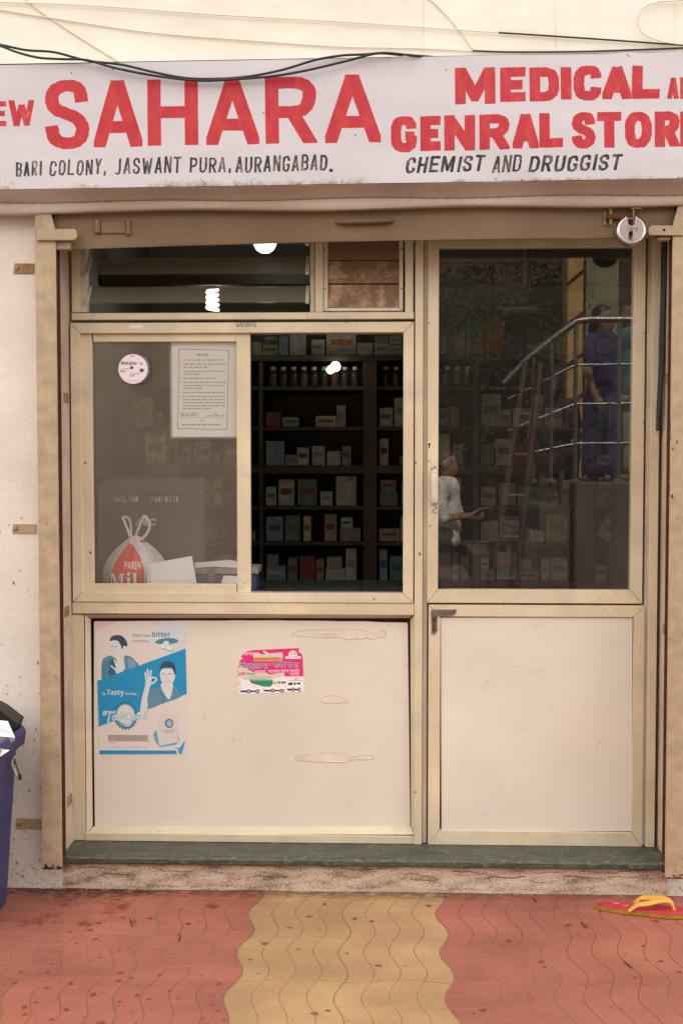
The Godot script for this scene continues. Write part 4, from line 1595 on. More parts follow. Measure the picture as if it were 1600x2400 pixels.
# ---------------------------------------------------------------- aluminium shop front
func make_shopfront() -> void:
	var al: Material = M.aluminium
	var f := thing("shop_front_frame", "cream aluminium shop front frame with posts rails and blank lower panel", "shop front", "", Vector3(0, 0.114, 0))
	var sill := 0.1145
	var post := func(called: String, x0: float, x1: float, y0: float, to_sill: bool, y1: float, zf: float, zb: float, m: Material) -> void:
		var r := R(x0, y0, x1, y1, zf)
		var s := MB.new()
		s.box(Vector3(r.position.x, sill if to_sill else r.position.y, zb), Vector3(r.end.x, r.end.y, zf), 0.0018)
		part(f, called, s, m)
	post.call("post", 168, 186.3, 530, false, 732.2, 0.0, -0.06, al)
	post.call("post", 171, 199, 1440.6, true, 1979, 0.0, -0.06, al)
	post.call("post", 738, 757, 530, false, 731.6, 0.0, -0.06, al)
	post.call("post", 949, 968.5, 530, false, 731.6, 0.0, -0.06, al)
	post.call("mullion", 971, 990, 530, true, 1988, 0.008, -0.065, al)
	post.call("jamb", 990.6, 1001, 530, true, 1988, -0.012, -0.066, M.aluminium_light)
	post.call("jamb", 1509.5, 1519.6, 530, true, 1990, -0.010, -0.066, M.aluminium_light)
	post.call("jamb", 1520.2, 1541, 530, true, 1990, 0.010, -0.066, al)
	bar(f, "transom", 168, 732.4, 969.5, 748.6, 0.004, -0.06, al)
	bar(f, "transom", 170, 1412.6, 970, 1440, 0.006, -0.06, al)
	bar(f, "transom", 168, 500, 970, 529, 0.0, -0.06, al)
	var br := R(199.6, 1956, 970.5, 1987, 0.003)
	var s := MB.new()
	s.box(Vector3(br.position.x, sill, -0.06), Vector3(br.end.x, br.end.y, 0.003), 0.0018)
	part(f, "bottom_rail", s, al)
	# beads: slanted strips that hold the lower panel
	var bead := func(a: Array, z: Array, hint: Vector3) -> void:
		var q := []
		for i in 4:
			q.append(W(a[i][0], a[i][1], z[i]))
		var b := MB.new()
		b.face(q, hint)
		var back := []
		for p in q:
			back.append(p - Vector3(0, 0, 0.012))
		b.face(back, -hint)
		for i in 4:
			var j := (i + 1) % 4
			b.face([q[i], q[j], back[j], back[i]], (q[i] + q[j]) / 2 - (q[0] + q[1] + q[2] + q[3]) / 4)
		part(f, "bead", b, al)
	bead.call([[199.5, 1440.8], [212, 1452], [217, 1937], [203.5, 1955]], [-0.001, -0.022, -0.022, -0.001], Vector3(1, 0, 1))
	bead.call([[970.5, 1440.8], [961, 1454], [963, 1937], [972, 1955]], [-0.001, -0.022, -0.022, -0.001], Vector3(-1, 0, 1))
	bead.call([[200, 1440.6], [970, 1440.6], [960, 1449], [213, 1449]], [0.0, 0.0, -0.03, -0.03], Vector3(0, -1, 1))
	bead.call([[205, 1955.5], [971, 1956], [962, 1938], [218, 1938]], [0.0, 0.0, -0.022, -0.022], Vector3(0, 1, 1))
	# lower panel: laminate sheet that has shrunk in its bead, upper edge bowed
	var edge := []
	var r := RandomNumberGenerator.new()
	r.seed = 14
	for i in 25:
		var t := i / 24.0
		edge.append([221.0 + (955.0 - 221.0) * t, 1457.0 - 3.0 * sin(t * PI * 1.1) + r.randf_range(-0.6, 0.6) + (2.0 if t > 0.9 else 0.0)])
	edge.append_array([[958.0, 1700.0], [961.0, 1943.0], [590.0, 1943.0], [223.0, 1943.0], [220.5, 1720.0]])
	s = MB.new()
	s.sheet(px_poly(edge, -0.026), -0.034, -0.026)
	var panel := part(f, "lower_panel", s, M.panel, "blank laminate panel with peeled patches and two stickers")
	s = MB.new()
	var bk := R(190, 1430, 975, 1975, -0.05)
	s.box(Vector3(bk.position.x, bk.position.y, -0.075), Vector3(bk.end.x, bk.end.y, -0.067), 0.0)
	part(f, "backing_board", s, M.wood_dark)
	# peeled patches where tape was torn off
	var patches := [
		[[684, 1488], [694, 1480], [720, 1477], [757, 1476], [810, 1476], [842, 1475], [862, 1481], [880, 1484], [896, 1478], [902, 1478], [902, 1494], [885, 1493], [872, 1497], [858, 1495], [848, 1490], [840, 1497], [822, 1497], [808, 1493], [775, 1494], [752, 1495], [720, 1492], [700, 1491]],
		[[752, 1645], [760, 1634], [772, 1630], [790, 1632], [812, 1638], [817, 1643], [812, 1646], [788, 1648], [765, 1648]],
		[[692, 1778], [700, 1770], [730, 1768], [762, 1764], [800, 1766], [840, 1770], [873, 1771], [875, 1778], [862, 1781], [835, 1780], [800, 1786], [752, 1786], [725, 1785], [700, 1783]],
	]
	for p in patches:
		s = MB.new()
		s.sheet(px_poly(p, -0.026), -0.0259, -0.0252)
		var pch := part(panel, "peeled_patch", s, M.peeled)
		s = MB.new()
		var rim := []
		for i in p.size() + 1:
			rim.append(W(p[i % p.size()][0], p[i % p.size()][1], -0.0252))
		s.tube(soft_path(rim, 3), 0.0005, 5)
		part(pch, "torn_edge", s, M.torn)
	# curled flakes on the patches' lower edges
	for q in [[760, 1484, 26, 3.5], [846, 1492, 20, 7.0], [815, 1494, 30, 5.0], [872, 1494, 22, 5.0], [776, 1483, 40, 3.0], [790, 1784, 60, 2.5], [830, 1770, 30, 2.0]]:
		var g := []
		for i in 5:
			var row := []
			for j in 7:
				var t := j / 6.0
				var p := W(q[0] + (t - 0.5) * q[2], q[1] - q[3] * 0.5 + q[3] * i / 4.0 * (0.5 + sin(t * PI) * 0.7), -0.0250)
				p.z += 0.0022 * pow(i / 4.0, 2.0) * sin(t * PI)
				row.append(p)
			g.append(row)
		s = MB.new()
		s.grid(g, Vector3.BACK)
		part(panel, "flake", s, M.peeled)
	# louvred fanlight
	var lv := thing("louvre_window", "glass louvre fanlight with two open tilted slats above the sliding window", "louvre window", "", W(460, 730, -0.02))
	bar(lv, "side_frame", 186.8, 530, 203, 731.8, -0.012, -0.05, M.aluminium_light)
	bar(lv, "side_frame", 727, 737.4, 530, 731.8, -0.012, -0.05, M.aluminium_light) if false else bar(lv, "side_frame", 726.5, 530, 737.4, 731.8, -0.012, -0.05, M.aluminium_light)
	for y in [556.0, 623.5, 691.5]:
		var top := W(465, y - 18.0, -0.05)
		var low := W(465, y + 18.0, 0.004)
		var xa := W(204, y, -0.02).x
		var xb := W(725, y, -0.02).x
		s = MB.new()
		var d := (low - top)
		var nrm := Vector3(0, -d.z, d.y).normalized() * 0.0025
		if nrm.z < 0: nrm = -nrm
		var q0 := Vector3(xa + 0.012, top.y, top.z)
		var q1 := Vector3(xb - 0.012, top.y, top.z)
		var q2 := Vector3(xb - 0.012, low.y, low.z)
		var q3 := Vector3(xa + 0.012, low.y, low.z)
		s.face([q0 + nrm, q1 + nrm, q2 + nrm, q3 + nrm], nrm)
		var slat := part(lv, "slat", s, M.louvre_glass)
		s = MB.new()
		var g2 := 0.0006
		s.tube([Vector3(xa + 0.013, low.y - 0.0006, low.z + 0.003), Vector3(xb - 0.013, low.y - 0.0006, low.z + 0.003)], 0.0016, 6)
		s.tube([Vector3(xa + 0.013, top.y, top.z + 0.003), Vector3(xb - 0.013, top.y, top.z + 0.003)], 0.0013, 6)
		part(slat, "ground_edge", s, M.clear_glass)
		for sx in [xa, xb - 0.0125]:
			s = MB.new()
			var t := Transform3D(Basis(Vector3.RIGHT, atan2(-(low.z - top.z), -(low.y - top.y)) + PI), (top + low) * 0.5)
			var hl := d.length() * 0.5 + 0.003
			var tt := Transform3D(Basis(Vector3.RIGHT, -atan2(low.z - top.z, top.y - low.y)), Vector3(0, (top.y + low.y) / 2, (top.z + low.z) / 2))
			s.box(Vector3(sx, -hl, -0.006), Vector3(sx + 0.012, hl, 0.006), 0.002, tt)
			part(slat, "clip", s, M.aluminium_light)
	# metal exhaust flaps, soiled with dust
	var vc := Canvas.new(256, 256, Color(0.46, 0.34, 0.24), noise_bytes)
	var va := noise_data(256, 0.015, 141, 4)
	var vf := noise_data(256, 0.08, 142, 3)
	for y in 256:
		for x in 256:
			var a := va[y * 256 + x] / 255.0
			var b := vf[y * 256 + x] / 255.0
			var band := 0.10 if y < 110 else (0.45 if y < 182 else 0.62)
			var pale := smoothstep(0.35, 0.95, a * 0.75 + b * 0.25 + (band - 0.5) * 0.3) * band * 1.3
			var i := (y * 256 + x) * 3
			vc.d[i] = int(lerpf(118, 196, pale)); vc.d[i + 1] = int(lerpf(86, 162, pale)); vc.d[i + 2] = int(lerpf(62, 124, pale))
	var vr := RandomNumberGenerator.new()
	vr.seed = 3
	for i in 34:
		var p := Vector2(vr.randf_range(5, 250), vr.randf_range(140, 250))
		var dd := Vector2.from_angle(vr.randf_range(-0.9, 0.5)) * vr.randf_range(12, 60)
		vc.line([p, p + dd * 0.5 + Vector2(vr.randf_range(-4, 4), 2), p + dd], vr.randf_range(0.7, 1.6), Color(0.82, 0.70, 0.56), vr.randf_range(0.3, 0.8))
	vc.poly([Vector2(4, 128), Vector2(20, 125), Vector2(78, 164), Vector2(4, 166)], Color(0.74, 0.62, 0.47), 0.6)
	var vm := print_mat("dusty_flap", vc.tex(), 0.6)
	var ev := thing("exhaust_vent", "dusty brown metal exhaust vent with three scratched flaps", "vent", "", W(850, 728, -0.02))
	var ro := R(758, 520, 944, 729, -0.006)
	var ri := R(768, 526, 935, 721, -0.006)
	mitre(ev, ro, ri, -0.006, -0.03, M.aluminium_light, ["frame_rail", "frame_rail", "frame_stile", "frame_stile"])
	for q in [[530, 609], [612.5, 664], [667.5, 720]]:
		s = MB.new()
		var a := W(769, q[0], -0.016)
		var b := W(934, q[0], -0.016)
		var c := W(934, q[1], -0.009)
		var d := W(768, q[1], -0.009)
		var v0: float = (q[0] - 520.0) / 205.0
		var v1: float = (q[1] - 520.0) / 205.0
		s.face([a, b, c, d], Vector3.BACK, [Vector2(0, v0), Vector2(1, v0), Vector2(1, v1), Vector2(0, v1)])
		s.face([d, c, c + Vector3(0, 0.001, -0.008), d + Vector3(0, 0.001, -0.008)], Vector3.DOWN)
		part(ev, "flap", s, vm)
	for q in [[762, 583], [940, 583], [762, 676], [940, 676]]:
		s = MB.new()
		s.lathe([Vector2(0.0035, 0), Vector2(0.003, 0.0015), Vector2(0, 0.002)], 8, Transform3D(Basis(Vector3.RIGHT, PI / 2), W(q[0], q[1], -0.006)))
		part(ev, "screw", s, M.steel_dull)
	# sliding window, half open
	var sw := thing("sliding_window", "cream aluminium sliding window pushed half open over the counter", "window", "", W(560, 1410, 0.0))
	mitre(sw, R(168, 755.5, 968.5, 1412, 0.010), R(191, 780, 944.5, 1390, 0.010), 0.010, -0.06, al)
	for k in 2:
		var z := -0.004 if k == 0 else -0.032
		var x0 := 191.6 if k == 0 else 195.0
		var sash := Node3D.new()
		sash.name = "sash"
		sw.add_child(sash, true)
		bar(sash, "stile", x0, 780.6, 217.5 if k == 0 else 218.0, 1389.6, z, z - 0.022, al)
		bar(sash, "stile", 555 if k == 0 else 562, 780.6, 587 if k == 0 else 584, 1389.6, z, z - 0.022, al)
		bar(sash, "rail", 218, 780.6, 554.6, 801, z - 0.001, z - 0.022, al)
		bar(sash, "rail", 218, 1368.5, 554.6, 1389.6, z - 0.001, z - 0.022, al)
		var gl := R(217, 800, 556, 1369, z - 0.012)
		s = MB.new()
		for zz in ([z - 0.012, z - 0.016] if k == 0 else [z - 0.012]):
			s.face([Vector3(gl.position.x, gl.position.y, zz), Vector3(gl.end.x, gl.position.y, zz), Vector3(gl.end.x, gl.end.y, zz), Vector3(gl.position.x, gl.end.y, zz)], Vector3(0, 0, zz - z + 0.014))
		part(sash, "pane", s, M.dusty_glass if k == 0 else M.door_glass)
	bar(sw, "track", 588, 1386.5, 944, 1389.8, -0.012, -0.055, M.steel, 0.0005)
	s = MB.new()
	var sp := R(303, 762, 335, 770, 0.0102)
	s.box(Vector3(sp.position.x, sp.position.y, 0.0101), Vector3(sp.end.x, sp.end.y, 0.0106), 0.0)
	part(sw, "paper_scrap", s, M.white_paper)
	# name scribbled with a marker on the head of the window
	var gs := []
	var x := 553.0
	for chx in "SAHARA":
		gs.append_array(letter(chx, Rect2(x, 753.5 + (1.0 if chx == "A" else 0.0), 6.6, 12.5), 0.95, 0.05))
		x += 8.1
	ink(sw, "marker_writing", gs, 0.010, M.ink_black)

# ---------------------------------------------------------------- the two door leaves
func make_doors() -> void:
	var al: Material = M.aluminium
	var up := thing("glazed_door_leaf", "upper door leaf of cream aluminium with one tall dark glass pane", "door", "", W(1255, 1414, 0.0))
	mitre(up, R(1001.5, 540, 1508.5, 1414, 0.004), R(1027, 579, 1481, 1383, 0.004), 0.004, -0.04, al)
	var g := R(1026, 578, 1482, 1384, -0.012)
	var s := MB.new()
	for zz in [-0.012, -0.017]:
		s.face([Vector3(g.position.x, g.position.y, zz), Vector3(g.end.x, g.position.y, zz), Vector3(g.end.x, g.end.y, zz), Vector3(g.position.x, g.end.y, zz)], Vector3(0, 0, zz + 0.0145))
	part(up, "pane", s, M.door_glass)
	s = MB.new()
	var k := W(1005.5, 1041, 0.0045)
	s.lathe([Vector2(0.0042, 0.0), Vector2(0.0, 0.0004)], 12, Transform3D(Basis(Vector3.RIGHT, PI / 2), k))
	s.box(k + Vector3(-0.0018, -0.013, -0.0002), k + Vector3(0.0018, -0.002, 0.0003), 0.0)
	part(up, "keyhole", s, M.dark_void)
	# bow handle
	s = MB.new()
	var top := W(1016, 1090, 0.0045)
	var low := W(1018, 1200, 0.0045)
	var pts := []
	for q in [[0.0, 0.001], [0.10, 0.001], [0.145, 0.003], [0.17, 0.016], [0.21, 0.023], [0.35, 0.024], [0.65, 0.024], [0.77, 0.023], [0.82, 0.016], [0.85, 0.003], [0.90, 0.001], [1.0, 0.001]]:
		pts.append(top.lerp(low, q[0]) + Vector3(0, 0, q[1]))
	var strip := []
	for i in pts.size():
		var p: Vector3 = pts[i]
		strip.append([p + Vector3(-0.0105, 0, -0.002), p + Vector3(-0.0105, 0, 0.001), p + Vector3(-0.006, 0, 0.003), p + Vector3(0.006, 0, 0.003), p + Vector3(0.0105, 0, 0.001), p + Vector3(0.0105, 0, -0.002)])
	s.grid(strip, Vector3.BACK)
	var hd := part(up, "handle", s, M.aluminium_light)
	for q in [[1012.5, 1100], [1018, 1095.5], [1015.5, 1195.5], [1020.5, 1191]]:
		s = MB.new()
		s.lathe([Vector2(0.0036, 0.0), Vector2(0.003, 0.0016), Vector2(0.0, 0.002)], 10, Transform3D(Basis(Vector3.RIGHT, PI / 2), W(q[0], q[1], 0.0085)))
		part(hd, "screw", s, M.steel_dull)
	for q in [[1510.5, 780], [1510.5, 990], [1511, 1228], [1511, 1463], [1508.5, 1708], [996, 757], [996.5, 1080], [998, 1232]]:
		s = MB.new()
		s.lathe([Vector2(0.0028, 0.0), Vector2(0.0022, 0.0012), Vector2(0.0, 0.0015)], 8, Transform3D(Basis(Vector3.RIGHT, PI / 2), W(q[0] - (4.0 if q[0] > 1400 else -9.0), q[1], 0.0042)))
		if q[1] < 1414:
			part(up, "screw", s, M.steel_dull)
	var lo := thing("panelled_door_leaf", "lower door leaf of cream aluminium with a blank laminate panel", "door", "", W(1255, 1980, 0.0))
	mitre(lo, R(1003, 1418.5, 1507, 1982, 0.004), R(1030.5, 1446, 1481.5, 1949, 0.004), 0.004, -0.04, al)
	s = MB.new()
	s.sheet(px_poly([[1032.2, 1447.5], [1250, 1447], [1481, 1447.5], [1480, 1650], [1479, 1947.5], [1255, 1948], [1034, 1947]], -0.003), -0.014, -0.003)
	part(lo, "panel", s, M.panel)
	s = MB.new()
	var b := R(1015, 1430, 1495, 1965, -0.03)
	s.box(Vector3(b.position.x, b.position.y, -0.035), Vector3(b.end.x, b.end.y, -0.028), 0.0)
	part(lo, "gap_shade_board", s, M.wood_dark)  # board added behind the panel, coloured dark as the shade in its gap
	# rusted corner plate
	s = MB.new()
	s.sheet(px_poly([[1010, 1429], [1069, 1428.5], [1068, 1436], [1062, 1442], [1027, 1444], [1024, 1448], [1024, 1478], [1019, 1486], [1011, 1486]], 0.0045), 0.0042, 0.0072)
	var pl := part(lo, "corner_plate", s, M.steel_dull)
	for q in [[1034, 1435, 0], [1057, 1435, 0], [1018, 1475, 1], [1019, 1452, 1]]:
		s = MB.new()
		s.lathe([Vector2(0.0050, 0.0), Vector2(0.0042, 0.0028), Vector2(0.0, 0.0036)], 12, Transform3D(Basis(Vector3.RIGHT, PI / 2), W(q[0], q[1], 0.0073)))
		part(pl, "bolt", s, M.rust if q[2] == 1 else M.steel_dull)
	s = MB.new()
	s.sheet(px_poly([[1012, 1452], [1016, 1444], [1021, 1442], [1022, 1450], [1020, 1462], [1021, 1474], [1016, 1482], [1012, 1476], [1014, 1464]], 0.0073), 0.0073, 0.0076)
	part(pl, "rust_crust", s, M.rust)
	s = MB.new()
	s.lathe([Vector2(0.003, 0.0), Vector2(0.002, 0.003), Vector2(0.0, 0.0035)], 8, Transform3D(Basis(Vector3.RIGHT, PI / 2), W(1440, 1427, 0.0042)))
	part(lo, "rivet", s, M.aluminium_light)

# ---------------------------------------------------------------- inside the shop
func lamp_light(at: Vector3, energy: float, size: float) -> void:
	var l := OmniLight3D.new()
	l.name = "lamp_glow"
	l.position = at
	l.light_energy = energy
	l.light_size = size
	l.omni_range = 8.0
	l.omni_attenuation = 2.0
	l.light_color = Color(0.95, 1.0, 0.93)
	l.shadow_enabled = true
	add_child(l, true)

func make_interior() -> void:
	var wood: Material = M.wood_dark
	var z := -2.2
	# wall cabinet behind the counter: uprights, shelves and a wide middle rail
	var c := thing("medicine_cabinet", "dark brown wooden wall cabinet with shelves of medicine boxes", "cabinet", "", Vector3(0, 0.09, -2.45))
	var shelf_px := [832.0, 905.0, 1000.0, 1091.0, 1186.0, 1270.0, 1362.0]
	var xa: float = M.xl - 0.2
	var xb: float = M.xr + 0.2
	for i in shelf_px.size():
		var y: float = W(900, shelf_px[i], z).y
		var th := 0.03 if i == 0 else (0.042 if i == 3 else 0.02)
		var s := MB.new()
		s.box(Vector3(xa, y - th, -2.7), Vector3(xb, y, z + (0.02 if i == 0 else (0.01 if i == 3 else 0.0))), 0.002)
		part(c, "shelf", s, wood)
	var floor_y: float = 0.0855
	var top_y: float = W(900, 832, z).y - 0.031
	for q in [[606, 617], [851, 883], [1108, 1122], [1352, 1393], [410, 422], [225, 250]]:
		var s := MB.new()
		var a := W(q[0], 1000, z + 0.012)
		var b := W(q[1], 1000, z + 0.012)
		s.box(Vector3(a.x, floor_y, -2.69), Vector3(b.x, top_y, z + 0.012), 0.002)
		part(c, "upright", s, wood)
	var bk := MB.new()
	bk.box(Vector3(xa, floor_y, -2.735), Vector3(xb, top_y, -2.705), 0.0)
	part(c, "back_panel", bk, wood)
	# cartons and bottles, one object each
	var tones := {"white": lin(0.62, 0.58, 0.56), "grey": lin(0.34, 0.31, 0.30), "beige": lin(0.50, 0.40, 0.31), "pale blue": lin(0.30, 0.38, 0.48), "green": lin(0.16, 0.28, 0.22), "dark red": lin(0.28, 0.05, 0.04), "orange": lin(0.55, 0.16, 0.05), "blue": lin(0.06, 0.12, 0.32), "yellow": lin(0.55, 0.45, 0.06), "teal": lin(0.07, 0.25, 0.27)}
	var mats := {}
	for k in tones:
		mats[k] = mat("card_" + k.replace(" ", "_"), tones[k], 0.6, 0.0, M.rough_tex, 5.0)
	var places := ["on top of the dark wall cabinet", "on the uppermost cabinet shelf", "on the second cabinet shelf", "on the middle cabinet ledge", "on the shelf below the ledge", "on the lower cabinet shelf", "on the bottom cabinet shelf"]
	var counts := [0, 0, 0, 0, 0, 0, 0]
	var ordinals := ["first", "second", "third", "fourth", "fifth", "sixth", "seventh", "eighth", "ninth", "tenth", "eleventh", "twelfth", "13th", "14th", "15th", "16th", "17th", "18th", "19th", "20th", "21st", "22nd", "23rd", "24th", "25th", "26th", "27th", "28th", "29th", "30th", "31st", "32nd", "33rd", "34th", "35th", "36th", "37th", "38th", "39th", "40th"]
	var carton := func(row: int, x0: float, y0: float, x1: float, y1: float, tone: String, tilt: float, stripe: String) -> void:
		var base: float = W(900, shelf_px[row], z).y + 0.0012
		var a := W(x0, 1000, z - 0.03)
		var b := W(x1, 1000, z - 0.03)
		var hgt := (y1 - y0) / 462.0
		var lift := maxf(0.0, (shelf_px[row] - y1) / 462.0)
		var wd := b.x - a.x
		var dep := 0.08 + fmod(absf(x0 * 0.37), 0.06)
		var o := thing("medicine_carton", "%s%s medicine carton %s, %s from the dustbin side" % ["tilted " if absf(tilt) > 0.05 else ("" if lift < 0.02 else "raised "), tone, places[row], ordinals[counts[row]]], "carton", "cartons in the wall cabinet", Vector3((a.x + b.x) / 2, base + lift, z - 0.03 - dep / 2))
		counts[row] += 1
		var s := MB.new()
		s.box(Vector3(-wd / 2, 0, -dep / 2), Vector3(wd / 2, hgt, dep / 2), 0.0012)
		var m := part(o, "box", s, mats[tone])
		m.position = Vector3.ZERO
		if stripe != "":
			s = MB.new()
			s.box(Vector3(-wd * 0.36, hgt * 0.42, dep / 2 + 0.0002), Vector3(wd * 0.36, hgt * 0.66, dep / 2 + 0.0009), 0.0)
			m = part(o, "printed_band", s, mats[stripe])
			m.position = Vector3.ZERO
		o.rotation.z = tilt
		if absf(tilt) > 0.05:
			o.position.y += absf(sin(tilt)) * wd * 0.5
	for q in [[592, 800, 614, 832, "beige", ""], [615, 806, 652, 832, "yellow", "blue"], [617, 780, 653, 805, "blue", "yellow"], [654, 787, 676, 832, "pale blue", ""], [679, 776, 717, 832, "white", ""], [730, 795, 761, 832, "white", "grey"], [765, 776, 834, 832, "white", "orange"], [836, 803, 873, 832, "white", ""], [877, 804, 911, 832, "white", "grey"], [878, 787, 909, 803, "grey", ""], [912, 786, 940, 807, "white", "pale blue"], [912, 808, 941, 832, "white", "pale blue"],
		[1028, 774, 1046, 832, "grey", ""], [1048, 770, 1064, 832, "dark red", ""], [1066, 776, 1088, 832, "beige", ""], [1090, 790, 1134, 832, "grey", ""], [1090, 764, 1134, 789, "green", ""], [1136, 747, 1180, 832, "orange", "beige"], [1182, 806, 1226, 832, "teal", ""], [1184, 780, 1224, 805, "teal", ""], [1228, 800, 1268, 832, "grey", "white"], [1230, 772, 1266, 799, "grey", ""], [1269, 780, 1287, 832, "grey", ""], [1300, 790, 1340, 832, "beige", ""], [1344, 780, 1390, 832, "grey", "white"], [1395, 796, 1440, 832, "white", ""]]:
		carton.call(0, q[0], q[1], q[2], q[3], q[4], 0.0, q[5])
	var names := ["white", "white", "grey", "white", "beige", "grey", "pale blue", "green", "dark red", "white"]
	var r := RandomNumberGenerator.new()
	r.seed = 23
	for row in range(2, 7):
		var px := 255.0
		var room: float = shelf_px[row] - shelf_px[row - 1]
		while px < 1470.0:
			var wd := r.randf_range(16.0, 52.0)
			var gap := r.randf_range(1.0, 9.0) if r.randf() < 0.9 else r.randf_range(12.0, 40.0)
			var clash := false
			for u in [[600, 622], [846, 888], [1103, 1126], [1348, 1397], [405, 426]]:
				if px + wd > u[0] and px < u[1]:
					px = u[1] + 1.0
					clash = true
					break
			if clash:
				continue
			var hgt := r.randf_range(0.22, 0.82) * room
			var tone: String = names[r.randi() % names.size()]
			var tilt := 0.0
			if row > 4 and r.randf() < 0.16:
				tilt = r.randf_range(-0.5, 0.5)
				wd *= 0.7
				gap += 12.0
			carton.call(row, px, shelf_px[row] - hgt, px + wd, shelf_px[row], tone, tilt, ["", "grey", "dark red", "blue", "teal", "orange", "white"][r.randi() % 7])
			if row > 3 and tilt == 0.0 and hgt < room * 0.45 and r.randf() < 0.7:
				carton.call(row, px + 2.0, shelf_px[row] - hgt - room * 0.3, px + wd * r.randf_range(0.6, 1.0), shelf_px[row] - hgt - 0.6, names[r.randi() % names.size()], 0.0, ["", "grey", "blue", "dark red"][r.randi() % 4])
			px += wd + gap
	# bottles on the uppermost shelf
	var amber := mat("amber_plastic", lin(0.10, 0.035, 0.015), 0.3)
	var dark := mat("brown_glass", lin(0.04, 0.03, 0.025), 0.2)
	var capm := mat("cap_white", lin(0.5, 0.48, 0.46), 0.5)
	var bp := MB.new()
	bp.lathe([Vector2(0, 0), Vector2(0.021, 0.0), Vector2(0.023, 0.003), Vector2(0.023, 0.062), Vector2(0.018, 0.075), Vector2(0.010, 0.081), Vector2(0.010, 0.084)], 14)
	var bm := bp.done()
	var cp := MB.new()
	cp.lathe([Vector2(0.0, 0.102), Vector2(0.012, 0.101), Vector2(0.013, 0.099), Vector2(0.013, 0.084), Vector2(0.0, 0.084)], 14)
	var cm := cp.done()
	var nb := -1
	for i in 20:
		var px := 640.0 + i * 24.0
		if (px > 836 and px < 896) or (px > 940 and px < 1035):
			continue
		nb += 1
		var p := W(px, 1000, z - 0.06)
		p.y = W(900, 905, z).y + 0.001
		var o := thing("medicine_bottle", "small brown medicine bottle on the uppermost cabinet shelf, %s from the dustbin side" % ordinals[nb], "bottle", "bottles on the uppermost shelf", p)
		var m := part(o, "bottle", bm, amber if i % 3 == 0 else dark)
		m.position = Vector3.ZERO
		m = part(o, "cap", cm, capm)
		m.position = Vector3.ZERO
	# counter with a glass top just behind the sliding window
	var ct := thing("shop_counter", "wooden counter with a glass top behind the sliding window", "counter", "", Vector3(-0.5, 0.0855, -0.33))
	var cy := W(760, 1376, -0.3).y
	var s := MB.new()
	var cx1 := W(985, 1380, -0.3).x
	s.box(Vector3(M.xl - 0.1, cy - 0.010, -0.56), Vector3(cx1, cy, -0.085), 0.002)
	part(ct, "glass_top", s, mat("counter_glass", lin(0.05, 0.075, 0.065), 0.06))
	s = MB.new()
	s.box(Vector3(M.xl - 0.1, 0.0856, -0.54), Vector3(cx1 - 0.01, cy - 0.0105, -0.10), 0.003)
	part(ct, "cabinet", s, wood)
	# back of a flat monitor
	var mon := thing("monitor", "dark grey back of a monitor with chalk writing behind the dusty pane", "monitor", "", Vector3(W(330, 1380, -0.30).x, cy, -0.3))
	var mr := R(215, 1119, 478, 1371, -0.30)
	s = MB.new()
	s.box(Vector3(mr.position.x, cy + 0.002, -0.345), Vector3(mr.end.x, mr.end.y, -0.30), 0.008)
	part(mon, "shell", s, M.monitor_shell)
	var ir := R(224, 1156, 440, 1371, -0.285)
	s = MB.new()
	s.prism(PackedVector2Array([ir.position, Vector2(ir.end.x, ir.position.y), Vector2(ir.end.x, ir.end.y), Vector2(ir.position.x, ir.end.y)]), -0.2995, -0.285, 0.010)
	part(mon, "back_cover", s, M.monitor_shell)
	var gs := []
	var x := 266.0
	for chx in "JASL/NO":
		gs.append_array(letter(chx, Rect2(x, 1164.0, 6.4, 12.0), 1.5, 0.1)); x += 8.6
	x = 354.0
	for chx in "/60/0218":
		gs.append_array(letter(chx, Rect2(x, 1163.0, 6.4, 14.0), 1.5, 0.05)); x += 8.2
	ink(mon, "chalk_writing", gs, -0.285, M.chalk)
	gs = []
	x = 317.0
	for chx in "AOC":
		gs.append_array(letter(chx, Rect2(x, 1215.0, 15.0, 17.0), 4.2, 0.1)); x += 16.5
	ink(mon, "logo", gs, -0.285, M.chalk)
	# plastic carrier bag tied by its handles
	var bc := Canvas.new(256, 256, Color(0.80, 0.79, 0.77), noise_bytes)
	var bn := noise_data(256, 0.02, 151, 3)
	for i in 256 * 256:
		var k := 0.92 + 0.08 * bn[i] / 255.0
		bc.d[i * 3] = int(214 * k); bc.d[i * 3 + 1] = int(211 * k); bc.d[i * 3 + 2] = int(206 * k)
	var bz := func(qx: float, qy: float) -> Vector2: return Vector2((qx - 295.0) / 490.0 * 256.0, (qy - 960.0) / 350.0 * 256.0)
	bc.poly([bz.call(505, 1000), bz.call(545, 1020), bz.call(600, 1080), bz.call(632, 1160), bz.call(640, 1310), bz.call(352, 1310), bz.call(380, 1200), bz.call(430, 1100)], Color(0.80, 0.20, 0.17))
	bc.poly([bz.call(580, 985), bz.call(640, 990), bz.call(670, 1006), bz.call(590, 1000)], Color(0.80, 0.20, 0.17))
	bc.fill(type_tris("PARIH", Rect2(bz.call(490, 1118), bz.call(610, 1165) - bz.call(490, 1118)), true), Color(0.88, 0.86, 0.84))
	bc.fill(type_tris("Mil", Rect2(bz.call(380, 1190), bz.call(600, 1300) - bz.call(380, 1190)), true, true), Color(0.12, 0.08, 0.10))
	bc.fill(type_tris("Mil", Rect2(bz.call(374, 1186), bz.call(594, 1296) - bz.call(374, 1186)), true, true), Color(0.90, 0.88, 0.85))
	var bo := W(318, 1371, -0.20)
	bo.y = cy + 0.001
	var bag := thing("carrier_bag", "tied white plastic carrier bag with red print on the counter behind glass", "bag", "", bo)
	var topy := W(318, 1256, -0.20).y - bo.y
	var g := []
